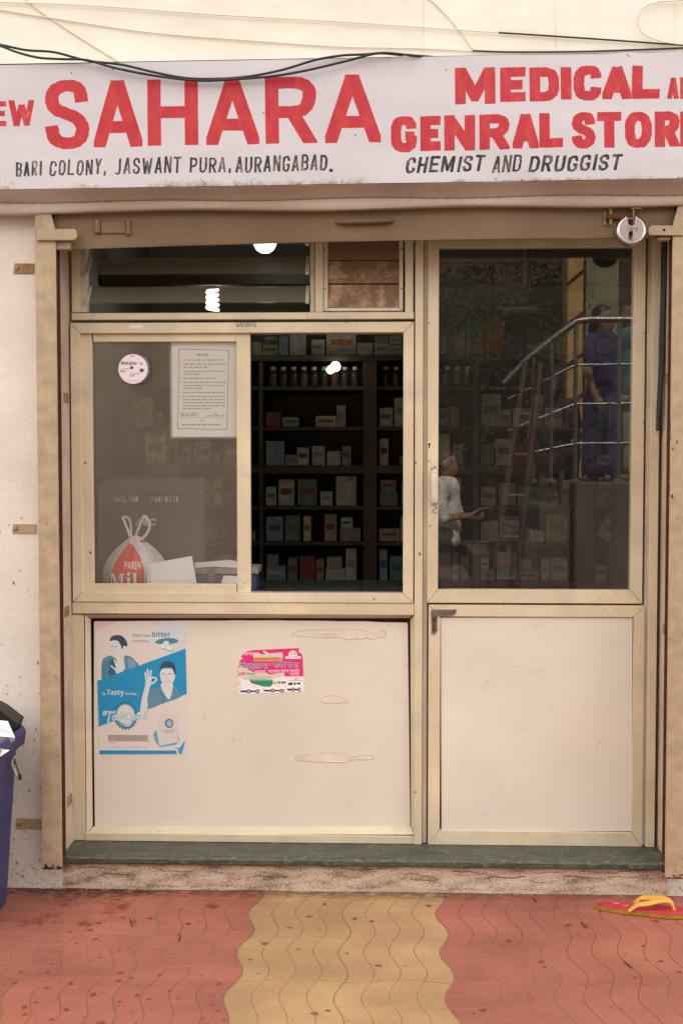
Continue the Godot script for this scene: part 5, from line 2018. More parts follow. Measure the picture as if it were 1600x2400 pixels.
	for i in 17:
		var t := i / 16.0
		var row := []
		for j in 40:
			var a := TAU * j / 40.0
			var prof := [0.80, 0.98, 1.0, 0.97, 0.90, 0.78, 0.60, 0.36, 0.12]
			var fi := t * 8.0
			var k := lerpf(prof[int(minf(fi, 7.0))], prof[int(minf(fi, 7.0)) + 1], fi - minf(floorf(fi), 7.0))
			var fold := 1.0 + (0.05 * sin(a * 9.0 + t * 2.0) + 0.03 * sin(a * 14.0 + 1.0)) * (0.25 + t)
			row.append(bo + Vector3(cos(a) * 0.115 * k * fold, t * topy, sin(a) * 0.085 * k * fold))
		g.append(row)
	s = MB.new()
	s.grid(g, Vector3.UP, true)
	var bl := bo + Vector3(-0.115, 0, 0)
	for i in s.v.size():
		s.uv[i] = Vector2((s.v[i].x - bl.x) / 0.23, 1.0 - (s.v[i].y - bo.y) / topy)
	part(bag, "bag_body", s, print_mat("bag_print", bc.tex(), 0.35))
	var bw := mat("bag_plastic", lin(0.60, 0.58, 0.54), 0.4)
	for pth in [[[306, 1258], [301, 1245], [292, 1222], [288, 1213], [297, 1212], [304, 1218], [307, 1238], [307, 1256]], [[315, 1272], [319, 1255], [327, 1232], [338, 1210], [349, 1222], [350, 1238], [342, 1254], [328, 1266], [318, 1271]]]:
		s = MB.new()
		s.tube(px_path(pth, -0.195, 4), 0.0055, 8, 0.5)
		part(bag, "handle_loop", s, bw)
	# cash box, papers
	var cb := thing("cash_box", "blue speckled metal cash box with grey lid on the counter", "box", "", Vector3(W(530, 1385, -0.22).x, cy + 0.001, -0.24))
	var cr := R(462, 1346, 600, 1387, -0.18)
	var bt := tint_tex(128, 161, 0.2, 0.05, 90, Color(0.9, 0.9, 0.95))
	s = MB.new()
	s.box(Vector3(cr.position.x, cy + 0.001, -0.30), Vector3(cr.end.x, cr.end.y, -0.18), 0.003)
	part(cb, "body", s, mat("speckled_blue", lin(0.07, 0.08, 0.28), 0.5, 0.0, bt, 8.0))
	s = MB.new()
	var lr := R(457, 1329, 605, 1346, -0.176)
	s.box(Vector3(lr.position.x, cr.end.y + 0.0005, -0.305), Vector3(lr.end.x, lr.end.y, -0.176), 0.003)
	part(cb, "lid", s, mat("box_lid", lin(0.36, 0.33, 0.28), 0.5, 0.0, M.worn_tex, 3.0))
	s = MB.new()
	var hr := R(488, 1332, 504, 1366, -0.172)
	s.box(Vector3(hr.position.x, hr.position.y, -0.1755), Vector3(hr.end.x, hr.end.y, -0.171), 0.001)
	part(cb, "latch", s, M.steel_dull)
	var sheets := [[[[345, 1322], [450, 1303], [461, 1367], [346, 1368]], -0.085, "ruled white sheet with punched edge propped in front of the bag"], [[[456, 1319], [540, 1312], [556, 1316], [556, 1331], [500, 1328], [458, 1331]], -0.172, "loose white paper lying on the cash box lid"], [[[524, 1349], [556, 1350], [556, 1369], [518, 1367]], -0.165, "small white slip leaning on the cash box"]]
	for q in sheets:
		var o := thing("paper_sheet", q[2], "paper", "", W(q[0][3][0], q[0][3][1], q[1]))
		var g2 := []
		var P: Array = q[0]
		if P.size() == 4:
			for i in 7:
				var row := []
				for j in 9:
					var u := j / 8.0
					var v := i / 6.0
					var a := Vector2(lerpf(P[0][0], P[1][0], u), lerpf(P[0][1], P[1][1], u))
					var b := Vector2(lerpf(P[3][0], P[2][0], u), lerpf(P[3][1], P[2][1], u))
					var e := a.lerp(b, v)
					row.append(W(e.x, e.y, q[1] - 0.012 * (1.0 - v) + 0.003 * sin(u * 4.0)))
				g2.append(row)
			s = MB.new()
			s.grid(g2, Vector3.BACK)
		else:
			s = MB.new()
			s.sheet(px_poly(P, q[1]), q[1] - 0.0006, q[1])
		part(o, "sheet", s, M.white_paper)
		if q[1] == -0.085:
			s = MB.new()
			for k in 6:
				s.lathe([Vector2(0.0022, 0.0), Vector2(0.0, 0.0003)], 8, Transform3D(Basis(Vector3.RIGHT, PI / 2), W(349.0 + k * 0.5, 1331.0 + k * 6.5, q[1] + 0.004)))
			part(o, "punched_holes", s, M.dark_void)
	var bm2 := MB.new()
	bm2.box(Vector3(M.xl - 0.21, W(498, 672, -1.5).y, -1.56), Vector3(M.xr + 0.21, W(498, 672, -1.5).y + 0.10, -1.44), 0.004)
	var beam := part(self, "ceiling_beam", bm2, wood)
	tag(beam, "dark wooden beam under the shop ceiling that carries the spiral lamp", "beam")
	# lamps
	var glow := StandardMaterial3D.new()
	glow.resource_name = "lamp_glass"
	glow.albedo_color = Color(1, 1, 1)
	glow.emission_enabled = true
	glow.emission = Color(0.93, 1.0, 0.90)
	glow.emission_energy_multiplier = 1.6
	var gp := W(621, 566, -0.9)
	var gl := thing("globe_lamp", "lit white globe lamp under the shop ceiling", "lamp", "", gp)
	s = MB.new()
	s.lathe([Vector2(0, -0.048), Vector2(0.02, -0.044), Vector2(0.036, -0.032), Vector2(0.046, -0.012), Vector2(0.048, 0.0), Vector2(0.044, 0.018), Vector2(0.03, 0.036), Vector2(0.018, 0.046)], 20, Transform3D(Basis.IDENTITY, gp))
	part(gl, "globe", s, glow)
	s = MB.new()
	s.lathe([Vector2(0.018, 0.0462), Vector2(0.02, 0.09), Vector2(0.0, 0.092)], 16, Transform3D(Basis.IDENTITY, gp))
	s.tube([gp + Vector3(0, 0.09, 0), Vector3(gp.x, 2.619, gp.z)], 0.006, 8)
	part(gl, "holder", s, M.monitor_shell)
	lamp_light(gp, 0.005, 0.04)
	var cpx := W(498, 703, -1.5)
	var cf := thing("spiral_lamp", "lit spiral fluorescent lamp seen between the louvre slats", "lamp", "", cpx)
	var hel := []
	for i in 60:
		var t := i / 59.0
		hel.append(cpx + Vector3(cos(t * TAU * 4.0) * 0.024, 0.045 - t * 0.09, sin(t * TAU * 4.0) * 0.024))
	s = MB.new()
	s.tube(hel, 0.0075, 8)
	part(cf, "spiral_tube", s, glow)
	s = MB.new()
	s.lathe([Vector2(0.0, 0.046), Vector2(0.028, 0.046), Vector2(0.024, 0.058), Vector2(0.012, 0.062), Vector2(0.0, 0.063)], 16, Transform3D(Basis.IDENTITY, cpx))
	s.tube([cpx + Vector3(0, 0.06, 0), Vector3(cpx.x, W(498, 672, -1.5).y + 0.001, cpx.z)], 0.005, 8)
	part(cf, "base", s, capm)
	lamp_light(cpx, 0.005, 0.03)
	# pair of bulbs added to give a bright blob before the cabinet
	var tb := W(782, 862, -2.14)
	var tw := thing("added_twin_bulb", "pair of lit white bulbs added for a bright blob before the wall cabinet", "lamp", "", tb)
	for q in [[0.008, 0.006, 0.026], [-0.017, -0.010, 0.021]]:
		s = MB.new()
		var rb: float = q[2]
		var pr := []
		for i in 9:
			pr.append(Vector2(sin(PI * i / 8.0) * rb, -cos(PI * i / 8.0) * rb))
		s.lathe(pr, 18, Transform3D(Basis.IDENTITY, tb + Vector3(q[0], q[1], 0)))
		part(tw, "bulb", s, glow)
	s = MB.new()
	s.tube([tb + Vector3(0, 0, -0.005), tb + Vector3(0, 0.0, -0.06)], 0.012, 10)
	part(tw, "holder", s, M.monitor_shell)
	lamp_light(tb + Vector3(0.010, 0.008, 0.0), 0.0015, 0.02)
	# ceiling fan motor
	var fp := W(1232, 728, -1.35)
	var fan := thing("ceiling_fan", "brown ceiling fan with ringed motor seen through the door glass", "fan", "", fp)
	var fm := mat("fan_brown", lin(0.20, 0.14, 0.09), 0.35)
	s = MB.new()
	s.lathe([Vector2(0.0, -0.022), Vector2(0.085, -0.022), Vector2(0.098, -0.012), Vector2(0.1, 0.006), Vector2(0.092, 0.016), Vector2(0.055, 0.022), Vector2(0.0, 0.024)], 32, Transform3D(Basis.IDENTITY, fp))
	part(fan, "motor", s, fm)
	s = MB.new()
	s.lathe([Vector2(0.101, -0.006), Vector2(0.104, -0.002), Vector2(0.104, 0.003), Vector2(0.101, 0.006)], 32, Transform3D(Basis.IDENTITY, fp))
	part(fan, "trim_ring", s, mat("fan_trim", lin(0.5, 0.42, 0.28), 0.3, 0.6))
	s = MB.new()
	s.lathe([Vector2(0.06, 0.0245), Vector2(0.035, 0.07), Vector2(0.014, 0.10), Vector2(0.013, 0.30), Vector2(0.0, 0.30)], 20, Transform3D(Basis.IDENTITY, fp))
	s.tube([fp + Vector3(0, 0.3, 0), Vector3(fp.x, 2.619, fp.z)], 0.012, 10)
	part(fan, "down_rod", s, fm)
	for k in 3:
		var a := TAU * k / 3.0 + 0.5
		var d := Vector3(cos(a), 0, sin(a))
		var e := Vector3(-d.z, 0, d.x)
		s = MB.new()
		var g3 := []
		for i in 9:
			var t := i / 8.0
			var c0 := fp + d * (0.09 + 0.40 * t) + Vector3(0, 0.012, 0)
			var wd := 0.035 + 0.03 * t
			g3.append([c0 + e * wd + Vector3(0, 0.006, 0), c0 - e * wd - Vector3(0, 0.006, 0)])
		s.grid(g3, Vector3.UP)
		part(fan, "blade", s, fm)

# ---------------------------------------------------------------- posters, notices, stickers
func make_prints() -> void:
	var blue := Color(0.11, 0.56, 0.76)
	var deep := Color(0.13, 0.36, 0.46)
	var mid := Color(0.36, 0.55, 0.64)
	var pale := Color(0.86, 0.82, 0.80)
	var skin := Color(0.84, 0.84, 0.84)
	var cw := 448
	var ch := 656
	var cv := Canvas.new(cw, ch, pale, noise_bytes)
	var P := func(x: float, y: float) -> Vector2: return Vector2((x - (145.0 + (y - 95.0) * 0.0235)) / 1275.0 * cw, (y - 95.0) / 1880.0 * ch)
	var pp := func(a: Array) -> Array:
		var o := []
		for q in a:
			o.append(P.call(q[0], q[1]))
		return o
	var tr := func(x0: float, y0: float, x1: float, y1: float) -> Rect2:
		var a: Vector2 = P.call(x0, y0)
		return Rect2(a, P.call(x1, y1) - a)
	var shape := func(pts: Array, c: Color, a := 1.0) -> void:
		var raw: Array = pp.call(pts)
		raw.append(raw[0]); raw.append(raw[1])
		var sm := smooth_line(raw, true)
		sm.resize(sm.size() - 6)
		cv.fill([[sm]], c, a)
	# pale upper field
	cv.poly(pp.call([[1000, 95], [1425, 95], [1425, 480], [1150, 560]]), Color(0.79, 0.81, 0.85), 0.7)
	cv.poly(pp.call([[140, 95], [460, 95], [150, 240]]), Color(0.86, 0.74, 0.76), 0.8)
	# man holding his nose
	shape.call([[228, 905], [232, 700], [265, 615], [370, 578], [470, 640], [560, 578], [660, 600], [720, 660], [745, 730], [440, 840]], mid)
	shape.call([[345, 640], [400, 640], [430, 830], [330, 850], [335, 760]], deep, 0.8)
	shape.call([[235, 720], [300, 640], [320, 700], [290, 880], [235, 890]], Color(0.28, 0.50, 0.60), 0.8)
	shape.call([[600, 610], [690, 640], [720, 730], [640, 760], [610, 700]], Color(0.50, 0.66, 0.74), 0.8)
	shape.call([[352, 380], [350, 470], [358, 540], [400, 600], [470, 615], [545, 560], [560, 460], [520, 370], [420, 350]], skin)
	shape.call([[348, 375], [365, 320], [430, 290], [520, 300], [585, 370], [598, 440], [560, 480], [520, 470], [500, 420], [460, 370], [400, 362]], Color(0.20, 0.30, 0.36))
	shape.call([[540, 440], [590, 450], [588, 510], [550, 530]], skin)
	cv.line(pp.call([[368, 455], [395, 450]]), 2.5, deep)
	cv.line(pp.call([[415, 448], [448, 452]]), 2.5, deep)
	cv.line(pp.call([[385, 480], [372, 525], [395, 535]]), 1.5, Color(0.6, 0.66, 0.7))
	shape.call([[460, 560], [545, 560], [550, 640], [560, 760], [480, 830], [430, 810], [440, 700]], skin)
	for q in [[[365, 720], [440, 790]], [[415, 640], [455, 760]], [[455, 620], [480, 750]], [[500, 650], [500, 760]], [[545, 720], [505, 790]]]:
		cv.line(pp.call(q), 7.0, Color(0.86, 0.86, 0.86))
	# blue slanted band
	cv.poly(pp.call([[168, 935], [1425, 472], [1440, 1113], [186, 1583]]), blue)
	cv.fill(type_tris("What was", tr.call(665, 268, 930, 312), true), Color(0.36, 0.60, 0.68))
	cv.fill(type_tris("bitter", tr.call(950, 235, 1205, 312), true), Color(0.18, 0.52, 0.65))
	cv.fill(type_tris("yesterday...", tr.call(665, 350, 940, 395), true), Color(0.45, 0.60, 0.66))
	shape.call([[990, 385], [1050, 345], [1180, 325], [1290, 340], [1320, 375], [1250, 405], [1100, 415], [1020, 405]], Color(0.30, 0.52, 0.60))
	for q in [[1150, 400, 42], [1105, 440, 44], [1180, 465, 40], [1215, 475, 34]]:
		var e: Vector2 = P.call(q[0], q[1])
		cv.disc(e.x + 2, e.y + 3, q[2] * 0.36, q[2] * 0.34, Color(0.40, 0.62, 0.70))
		cv.disc(e.x, e.y, q[2] * 0.34, q[2] * 0.30, Color(0.86, 0.87, 0.86))
	# woman with an OK sign
	shape.call([[878, 1330], [890, 1200], [905, 1085], [1075, 1020], [1180, 1190], [1250, 1010], [1340, 1100], [1345, 1160], [1100, 1250]], Color(0.38, 0.55, 0.64))
	cv.line(pp.call([[1060, 1090], [1110, 1150], [1100, 1240]]), 3.0, deep)
	cv.line(pp.call([[1250, 1060], [1290, 1110]]), 3.0, deep)
	shape.call([[1090, 960], [1230, 960], [1240, 1040], [1185, 1190], [1080, 1030]], skin)
	shape.call([[1060, 800], [1065, 880], [1090, 950], [1150, 1000], [1210, 985], [1260, 920], [1280, 830], [1230, 760], [1100, 760]], skin)
	shape.call([[1055, 830], [1065, 730], [1110, 665], [1190, 650], [1260, 690], [1285, 780], [1275, 850], [1250, 790], [1220, 740], [1110, 745], [1075, 780]], Color(0.19, 0.30, 0.38))
	for q in [[[1095, 835], [1130, 828]], [[1185, 828], [1225, 832]]]:
		cv.line(pp.call(q), 3.0, deep)
	cv.line(pp.call([[1125, 925], [1160, 945], [1205, 922]]), 2.5, Color(0.55, 0.62, 0.66))
	cv.line(pp.call([[1160, 840], [1152, 890], [1170, 895]]), 1.4, Color(0.62, 0.68, 0.72))
	shape.call([[778, 1345], [800, 1190], [845, 1020], [862, 930], [930, 900], [940, 960], [905, 1060], [880, 1200], [880, 1315]], skin)
	for q in [[[868, 930], [852, 815]], [[892, 900], [885, 775]], [[915, 900], [935, 785]]]:
		cv.line(pp.call(q), 9.0, skin)
	cv.line(pp.call([[915, 925], [950, 880], [1000, 890], [1015, 915]]), 8.0, skin)
	cv.line(pp.call([[905, 960], [960, 965], [1005, 925]]), 8.0, skin)
	cv.fill(type_tris("Is", tr.call(242, 1092, 284, 1136), true), pale)
	cv.fill(type_tris("Tasty", tr.call(302, 1056, 548, 1158), true), pale)
	cv.fill(type_tris("today...", tr.call(570, 1092, 778, 1140), true), pale)
	# cog badge with brush script
	var e0: Vector2 = P.call(570, 1420)
	var cog := PackedVector2Array()
	for i in 96:
		var rr := 62.0 if (i / 2) % 2 == 0 else 55.0
		cog.append(e0 + Vector2(cos(TAU * i / 96.0) * rr, sin(TAU * i / 96.0) * rr * 1.18))
	cv.fill([[cog]], Color(0.16, 0.46, 0.60))
	cv.disc(e0.x, e0.y, 50, 58, Color(0.40, 0.66, 0.76))
	cv.disc(e0.x, e0.y - 4, 42, 48, Color(0.85, 0.84, 0.82))
	var script := func(pts: Array, w1: float, c: Color) -> void:
		var raw: Array = pp.call(pts)
		cv.line(Array(smooth_line(raw, true)), w1, c)
	for pass_ in [[10.0, Color(0.88, 0.87, 0.86)], [6.0, Color(0.45, 0.62, 0.70)], [3.0, Color(0.80, 0.85, 0.87)]]:
		script.call([[290, 1400], [260, 1410], [262, 1375], [320, 1372], [400, 1380], [420, 1365]], pass_[0], pass_[1])
		script.call([[350, 1385], [335, 1450], [320, 1530], [350, 1530]], pass_[0], pass_[1])
		script.call([[420, 1420], [390, 1440], [395, 1480], [425, 1470], [430, 1415], [440, 1475]], pass_[0], pass_[1])
		script.call([[480, 1410], [458, 1430], [480, 1450], [465, 1478], [445, 1470]], pass_[0], pass_[1])
		script.call([[515, 1370], [500, 1470], [525, 1465]], pass_[0], pass_[1])
		script.call([[540, 1440], [565, 1425], [550, 1405], [535, 1440], [560, 1470]], pass_[0], pass_[1])
		script.call([[650, 1400], [610, 1390], [580, 1430], [595, 1480], [640, 1470], [655, 1420], [650, 1500], [620, 1560], [570, 1555], [560, 1520]], pass_[0], pass_[1])
		script.call([[700, 1420], [680, 1445], [695, 1475], [725, 1455], [710, 1420]], pass_[0], pass_[1])
		script.call([[765, 1410], [745, 1435], [758, 1468], [788, 1450], [775, 1412]], pass_[0], pass_[1])
		script.call([[850, 1405], [825, 1425], [825, 1460], [850, 1455], [880, 1345], [860, 1460]], pass_[0], pass_[1])
	# tear-off strip, pouch, small print, foot bar
	cv.poly(pp.call([[318, 1697], [890, 1697], [890, 1788], [318, 1788]]), Color(0.66, 0.60, 0.57))
	for q in [[375, 1795], [885, 1780]]:
		var e: Vector2 = P.call(q[0], q[1])
		cv.disc(e.x, e.y, 8, 7, Color(0.45, 0.44, 0.44), 0.6)
		cv.disc(e.x, e.y - 3, 8, 7, Color(0.78, 0.75, 0.73), 0.9)
	cv.poly(pp.call([[960, 1680], [1010, 1620], [1050, 1840], [1100, 1840], [1310, 1790], [1320, 1640], [1330, 1760], [1290, 1830], [1060, 1870], [990, 1790]]), Color(0.30, 0.60, 0.70), 0.8)
	cv.poly(pp.call([[1030, 1395], [1310, 1400], [1320, 1700], [1300, 1770], [1230, 1780], [1130, 1800], [1060, 1850], [1045, 1600]]), Color(0.83, 0.80, 0.79))
	var e2: Vector2 = P.call(1190, 1530)
	cv.disc(e2.x, e2.y, 21, 22, Color(0.20, 0.40, 0.50))
	cv.disc(e2.x + 1, e2.y, 15, 16, Color(0.60, 0.72, 0.78))
	cv.fill(type_tris("Karela  Bears", tr.call(1100, 1615, 1275, 1645), false, true), Color(0.40, 0.44, 0.46), 0.0)
	for q in [[1100, 1640, 1180], [1200, 1635, 1275], [1140, 1665, 1245]]:
		cv.line(pp.call([[q[0], q[1] - 10], [q[2], q[1] - 14]]), 3.5, Color(0.48, 0.50, 0.52), 0.7)
	for q in [[345, 380], [405, 500], [530, 650], [665, 790], [835, 885]]:
		cv.line(pp.call([[q[0], 1870], [q[1], 1868]]), 4.0 if q[0] != 530 else 2.0, Color(0.50, 0.68, 0.76), 0.8)
	cv.poly(pp.call([[195, 1918], [1290, 1912], [1305, 1980], [195, 1980]]), blue)
	cv.poly(pp.call([[1265, 1858], [1330, 1880], [1420, 1765], [1395, 1880], [1360, 1980], [1330, 1980], [1315, 1900]]), Color(0.20, 0.62, 0.78))
	var o := thing("tonic_poster", "pale blue advertising poster with two portraits stuck on the lower panel", "poster", "", W(330, 1765, -0.026))
	var ol := px_poly([[224, 1456], [434.5, 1456.5], [438, 1600], [441.5, 1765], [440, 1767], [232.5, 1768], [228, 1610]], -0.0245)
	var s := MB.new()
	s.sheet(ol, -0.0256, -0.0248)
	# print follows the slightly slanted sheet
	var c00 := W(224, 1456, -0.0248)
	var c10 := W(434.5, 1456.5, -0.0248)
	var c01 := W(232.5, 1768, -0.0248)
	for i in s.v.size():
		var d := s.v[i] - c00
		var v := d.y / (c01.y - c00.y)
		s.uv[i] = Vector2((d.x - v * (c01.x - c00.x)) / (c10.x - c00.x), v)
	part(o, "sheet", s, print_mat("poster_print", cv.tex(), 0.4))

	# torn pink ambulance sticker
	cw = 512; ch = 352
	var pink := Color(0.87, 0.18, 0.46)
	cv = Canvas.new(cw, ch, pink, noise_bytes)
	var Q := func(x: float, y: float) -> Vector2: return Vector2((x - 50.0) / 1370.0 * cw, (y - 335.0) / 960.0 * ch)
	var qq := func(a: Array) -> Array:
		var oo := []
		for q in a:
			oo.append(Q.call(q[0], q[1]))
		return oo
	var cream := Color(0.84, 0.80, 0.74)
	var wht := Color(0.93, 0.90, 0.91)
	cv.poly(qq.call([[40, 930], [1420, 915], [1420, 1300], [40, 1300]]), wht)
	cv.poly(qq.call([[370, 430], [480, 430], [560, 470], [640, 455], [760, 440], [970, 420], [990, 500], [960, 590], [700, 605], [390, 610]]), cream)
	cv.poly(qq.call([[390, 530], [600, 525], [960, 520], [955, 580], [640, 600], [395, 605]]), Color(0.85, 0.58, 0.32))
	for i in 9:
		cv.line(qq.call([[410 + i * 58, 550], [440 + i * 58, 575]]), 5.0, Color(0.55, 0.28, 0.12), 0.7)
	cv.poly(qq.call([[570, 395], [620, 395], [690, 440], [660, 465], [600, 430]]), Color(0.95, 0.94, 0.97))
	# torn lower strip
	cv.poly(qq.call([[50, 740], [230, 745], [330, 810], [440, 850], [640, 840], [700, 880], [1000, 835], [1030, 920], [780, 960], [560, 1000], [200, 1000], [60, 900]]), cream)
	cv.poly(qq.call([[60, 830], [200, 830], [200, 890], [60, 900]]), pink)
	cv.poly(qq.call([[225, 840], [420, 850], [410, 900], [230, 890]]), Color(0.55, 0.70, 0.70))
	for i in 10:
		cv.line(qq.call([[280 + i * 48, 925], [300 + i * 48, 965 - (i % 3) * 8]]), 4.0, Color(0.25, 0.22, 0.18), 0.8)
	cv.poly(qq.call([[290, 985], [780, 985], [765, 1130], [590, 1130], [340, 1060]]), Color(0.16, 0.55, 0.42))
	cv.poly(qq.call([[780, 1020], [880, 1020], [870, 1075], [770, 1080]]), Color(0.82, 0.75, 0.25))
	cv.line(qq.call([[330, 1005], [760, 1005]]), 3.0, Color(0.75, 0.80, 0.45))
	# headline in Devanagari: bar and hanging strokes
	var navy := Color(0.16, 0.14, 0.38)
	var glyphs := [
		[100, [[[0, 40], [25, 20], [40, 45], [20, 60], [45, 80], [20, 100]], [[45, 60], [75, 60]], [[75, 10], [75, 110]], [[50, -25], [75, -12], [95, -28]]]],
		[215, [[[0, 10], [0, 70]], [[0, 70], [30, 60], [45, 70]], [[45, 10], [45, 110]]]],
		[285, [[[45, 10], [45, 110]], [[45, 40], [10, 50], [10, 80], [45, 70]], [[75, 30], [60, 60], [95, 70]], [[95, 10], [95, 110]], [[90, 110], [60, 130], [100, 150]]]],
		[400, [[[45, 10], [45, 105]], [[40, 60], [10, 40], [0, 75], [20, 95]], [[75, 40], [90, 60], [70, 90]], [[100, 10], [100, 110]]]],
		[520, [[[0, 60], [30, 50], [30, 80], [0, 85], [60, 60]], [[70, 40], [110, 30], [90, 70], [70, 60], [110, 105]], [[140, 10], [140, 110]], [[80, 10], [80, 40]], [[110, 70], [140, 70]]]],
		[790, [[[10, 10], [10, 50], [50, 50], [10, 55], [55, 105]], [[80, 10], [80, 110]], [[55, 60], [80, 60]]]],
		[905, [[[45, 10], [45, 110]], [[45, 40], [10, 50], [10, 80], [45, 70]], [[0, 10], [10, -30], [50, -35], [70, 10]], [[80, 10], [80, 50], [120, 50], [90, 80], [120, 110]], [[100, -30], [130, -10]]]],
		[1075, [[[10, 10], [10, 50], [50, 50], [10, 55], [55, 105]], [[80, 10], [80, 110]], [[55, 60], [80, 60]], [[80, 10], [50, -35]]]],
		[1195, [[[10, 10], [10, 50], [50, 50], [10, 55], [55, 105]], [[85, 10], [85, 110]], [[55, 60], [85, 60]]]],
	]
	for pass_ in [[9.0, wht], [4.6, navy]]:
		for bar_ in [[95, 730], [785, 1315]]:
			cv.line(qq.call([[bar_[0], 672.0 - (20.0 if bar_[0] > 700 else 0.0)], [bar_[1], 662.0 - (20.0 if bar_[0] > 700 else 0.0)]]), pass_[0], pass_[1])
		for gph in glyphs:
			for st in gph[1]:
				var pts := []
				for p in st:
					pts.append(Q.call(gph[0] + p[0], 662.0 - (20.0 if gph[0] > 700 else 0.0) + p[1] * 0.78))
				cv.line(Array(smooth_line(pts, true)), pass_[0], pass_[1])
	# second line and smaller words, white
	for wd in [[410, 640, 805], [685, 920, 795], [945, 1110, 785], [1130, 1325, 780], [180, 360, 435], [70, 170, 830], [1130, 1320, 850]]:
		cv.line(qq.call([[wd[0], wd[2]], [wd[1], wd[2] - 6]]), 3.2, wht)
		var x: float = wd[0] + 15.0
		var k := 0
		while x < wd[1]:
			cv.line(qq.call([[x, wd[2]], [x - (12.0 if k % 2 else 2.0), wd[2] + 22], [x + (8.0 if k % 3 else -6.0), wd[2] + 44]]), 3.6, wht)
			x += 27.0
			k += 1
	# 24-hour seal, A/C
	var sc: Vector2 = Q.call(1190, 470)
	var star := PackedVector2Array()
	for i in 64:
		var rr := 36.0 if i % 2 == 0 else 31.0
		star.append(sc + Vector2(cos(TAU * i / 64.0) * rr, sin(TAU * i / 64.0) * rr * 0.95))
	cv.fill([[star]], wht)
	cv.poly(qq.call([[1020, 505], [1360, 500], [1340, 525], [1360, 550], [1020, 555], [1045, 530]]), wht)
	cv.fill(type_tris("24", Rect2(Q.call(1125, 415), Q.call(1250, 475) - Q.call(1125, 415)), false), Color(0.85, 0.16, 0.30))
	cv.line(qq.call([[1115, 520], [1180, 518]]), 5.0, Color(0.70, 0.30, 0.40), 0.8)
	cv.line(qq.call([[1205, 518], [1270, 514]]), 5.0, Color(0.70, 0.30, 0.40), 0.8)
	cv.fill(type_tris("A/C", Rect2(Q.call(1215, 945), Q.call(1310, 980) - Q.call(1215, 945)), true), Color(0.80, 0.14, 0.25))
	cv.line(qq.call([[1120, 1000], [1385, 995]]), 4.0, Color(0.82, 0.35, 0.42), 0.8)
	# three printed vehicles
	var car := func(x0: float, y0: float, w1: float, h1: float, van: bool) -> void:
		var bd := [[x0, y0 + h1 * 0.75], [x0 + w1 * 0.05, y0 + h1 * 0.55], [x0 + w1 * 0.3, y0 + h1 * 0.4], [x0 + w1 * 0.45, y0], [x0 + w1 * 0.95, y0], [x0 + w1, y0 + h1 * 0.35], [x0 + w1, y0 + h1 * 0.8]]
		if van:
			bd = [[x0, y0 + h1 * 0.75], [x0 + w1 * 0.02, y0 + h1 * 0.5], [x0 + w1 * 0.12, y0], [x0 + w1 * 0.9, y0], [x0 + w1, y0 + h1 * 0.3], [x0 + w1, y0 + h1 * 0.75]]
		cv.poly(qq.call(bd), Color(0.97, 0.95, 0.96))
		cv.line(qq.call(bd), 1.2, Color(0.5, 0.45, 0.5), 0.6)
		cv.poly(qq.call([[x0, y0 + h1 * 0.75], [x0 + w1, y0 + h1 * 0.75], [x0 + w1 * 0.9, y0 + h1 * 0.92], [x0 + w1 * 0.1, y0 + h1]]), Color(0.16, 0.12, 0.20))
		for wx in [0.45, 0.88]:
			var e: Vector2 = Q.call(x0 + w1 * wx, y0 + h1 * 0.85)
			cv.disc(e.x, e.y, w1 * 0.036, h1 * 0.10, Color(0.08, 0.07, 0.09))
			cv.disc(e.x, e.y, w1 * 0.02, h1 * 0.055, Color(0.8, 0.8, 0.85))
	car.call(95, 1095, 420, 155, false)
	car.call(570, 1090, 450, 140, false)
	car.call(1060, 1045, 290, 165, true)
	cv.poly(qq.call([[1085, 1095], [1110, 1045], [1195, 1045], [1170, 1095]]), Color(0.10, 0.08, 0.12))
	cv.poly(qq.call([[1200, 1090], [1215, 1045], [1250, 1045], [1250, 1085]]), Color(0.10, 0.08, 0.12))
	cv.poly(qq.call([[1270, 1085], [1270, 1045], [1340, 1045], [1340, 1075]]), Color(0.10, 0.08, 0.12))
	for wx in [890, 950, 1000]:
		cv.poly(qq.call([[wx, 1020], [wx + 38, 1020], [wx + 38, 1062], [wx, 1062]]), Color(0.15, 0.12, 0.20))
	cv.line(qq.call([[350, 1140], [460, 1128]]), 6.0, Color(0.85, 0.30, 0.35), 0.6)
	cv.line(qq.call([[855, 1130], [930, 1118]]), 6.0, Color(0.85, 0.40, 0.45), 0.6)
	# paper showing through the torn left edge
	var rt := RandomNumberGenerator.new()
	rt.seed = 31
	for i in 70:
		var e: Vector2 = Q.call(50.0 + absf(rt.randfn()) * 60.0, rt.randf_range(380, 1290))
		cv.disc(e.x, e.y, rt.randf_range(2, 8), rt.randf_range(2, 8), cream, 0.9, 0.5, i)
	o = thing("ambulance_sticker", "torn pink ambulance service sticker with three vehicles on the lower panel", "sticker", "", W(635, 1625, -0.025))
	var outl := []
	for q in [[360, 382], [800, 362], [1330, 340], [1295, 385], [1310, 425], [1360, 450], [1385, 520], [1400, 900], [1412, 1228], [900, 1250], [400, 1272], [85, 1288], [60, 1230], [75, 1100], [50, 1000], [62, 850], [52, 760], [90, 690], [105, 600], [165, 545], [130, 510], [190, 440], [250, 405], [330, 395]]:
		outl.append([550.0 + q[0] / 8.71, 1480.0 + q[1] / 8.71])
	var op := px_poly(outl, -0.0252)
	var u0 := W(550.0 + 50.0 / 8.71, 1480.0 + 335.0 / 8.71, -0.0252)
	var u1 := W(550.0 + 1420.0 / 8.71, 1480.0 + 1295.0 / 8.71, -0.0252)
	s = MB.new()
	s.sheet(op, -0.0257, -0.0252, Rect2(u0.x, u1.y, u1.x - u0.x, u0.y - u1.y))
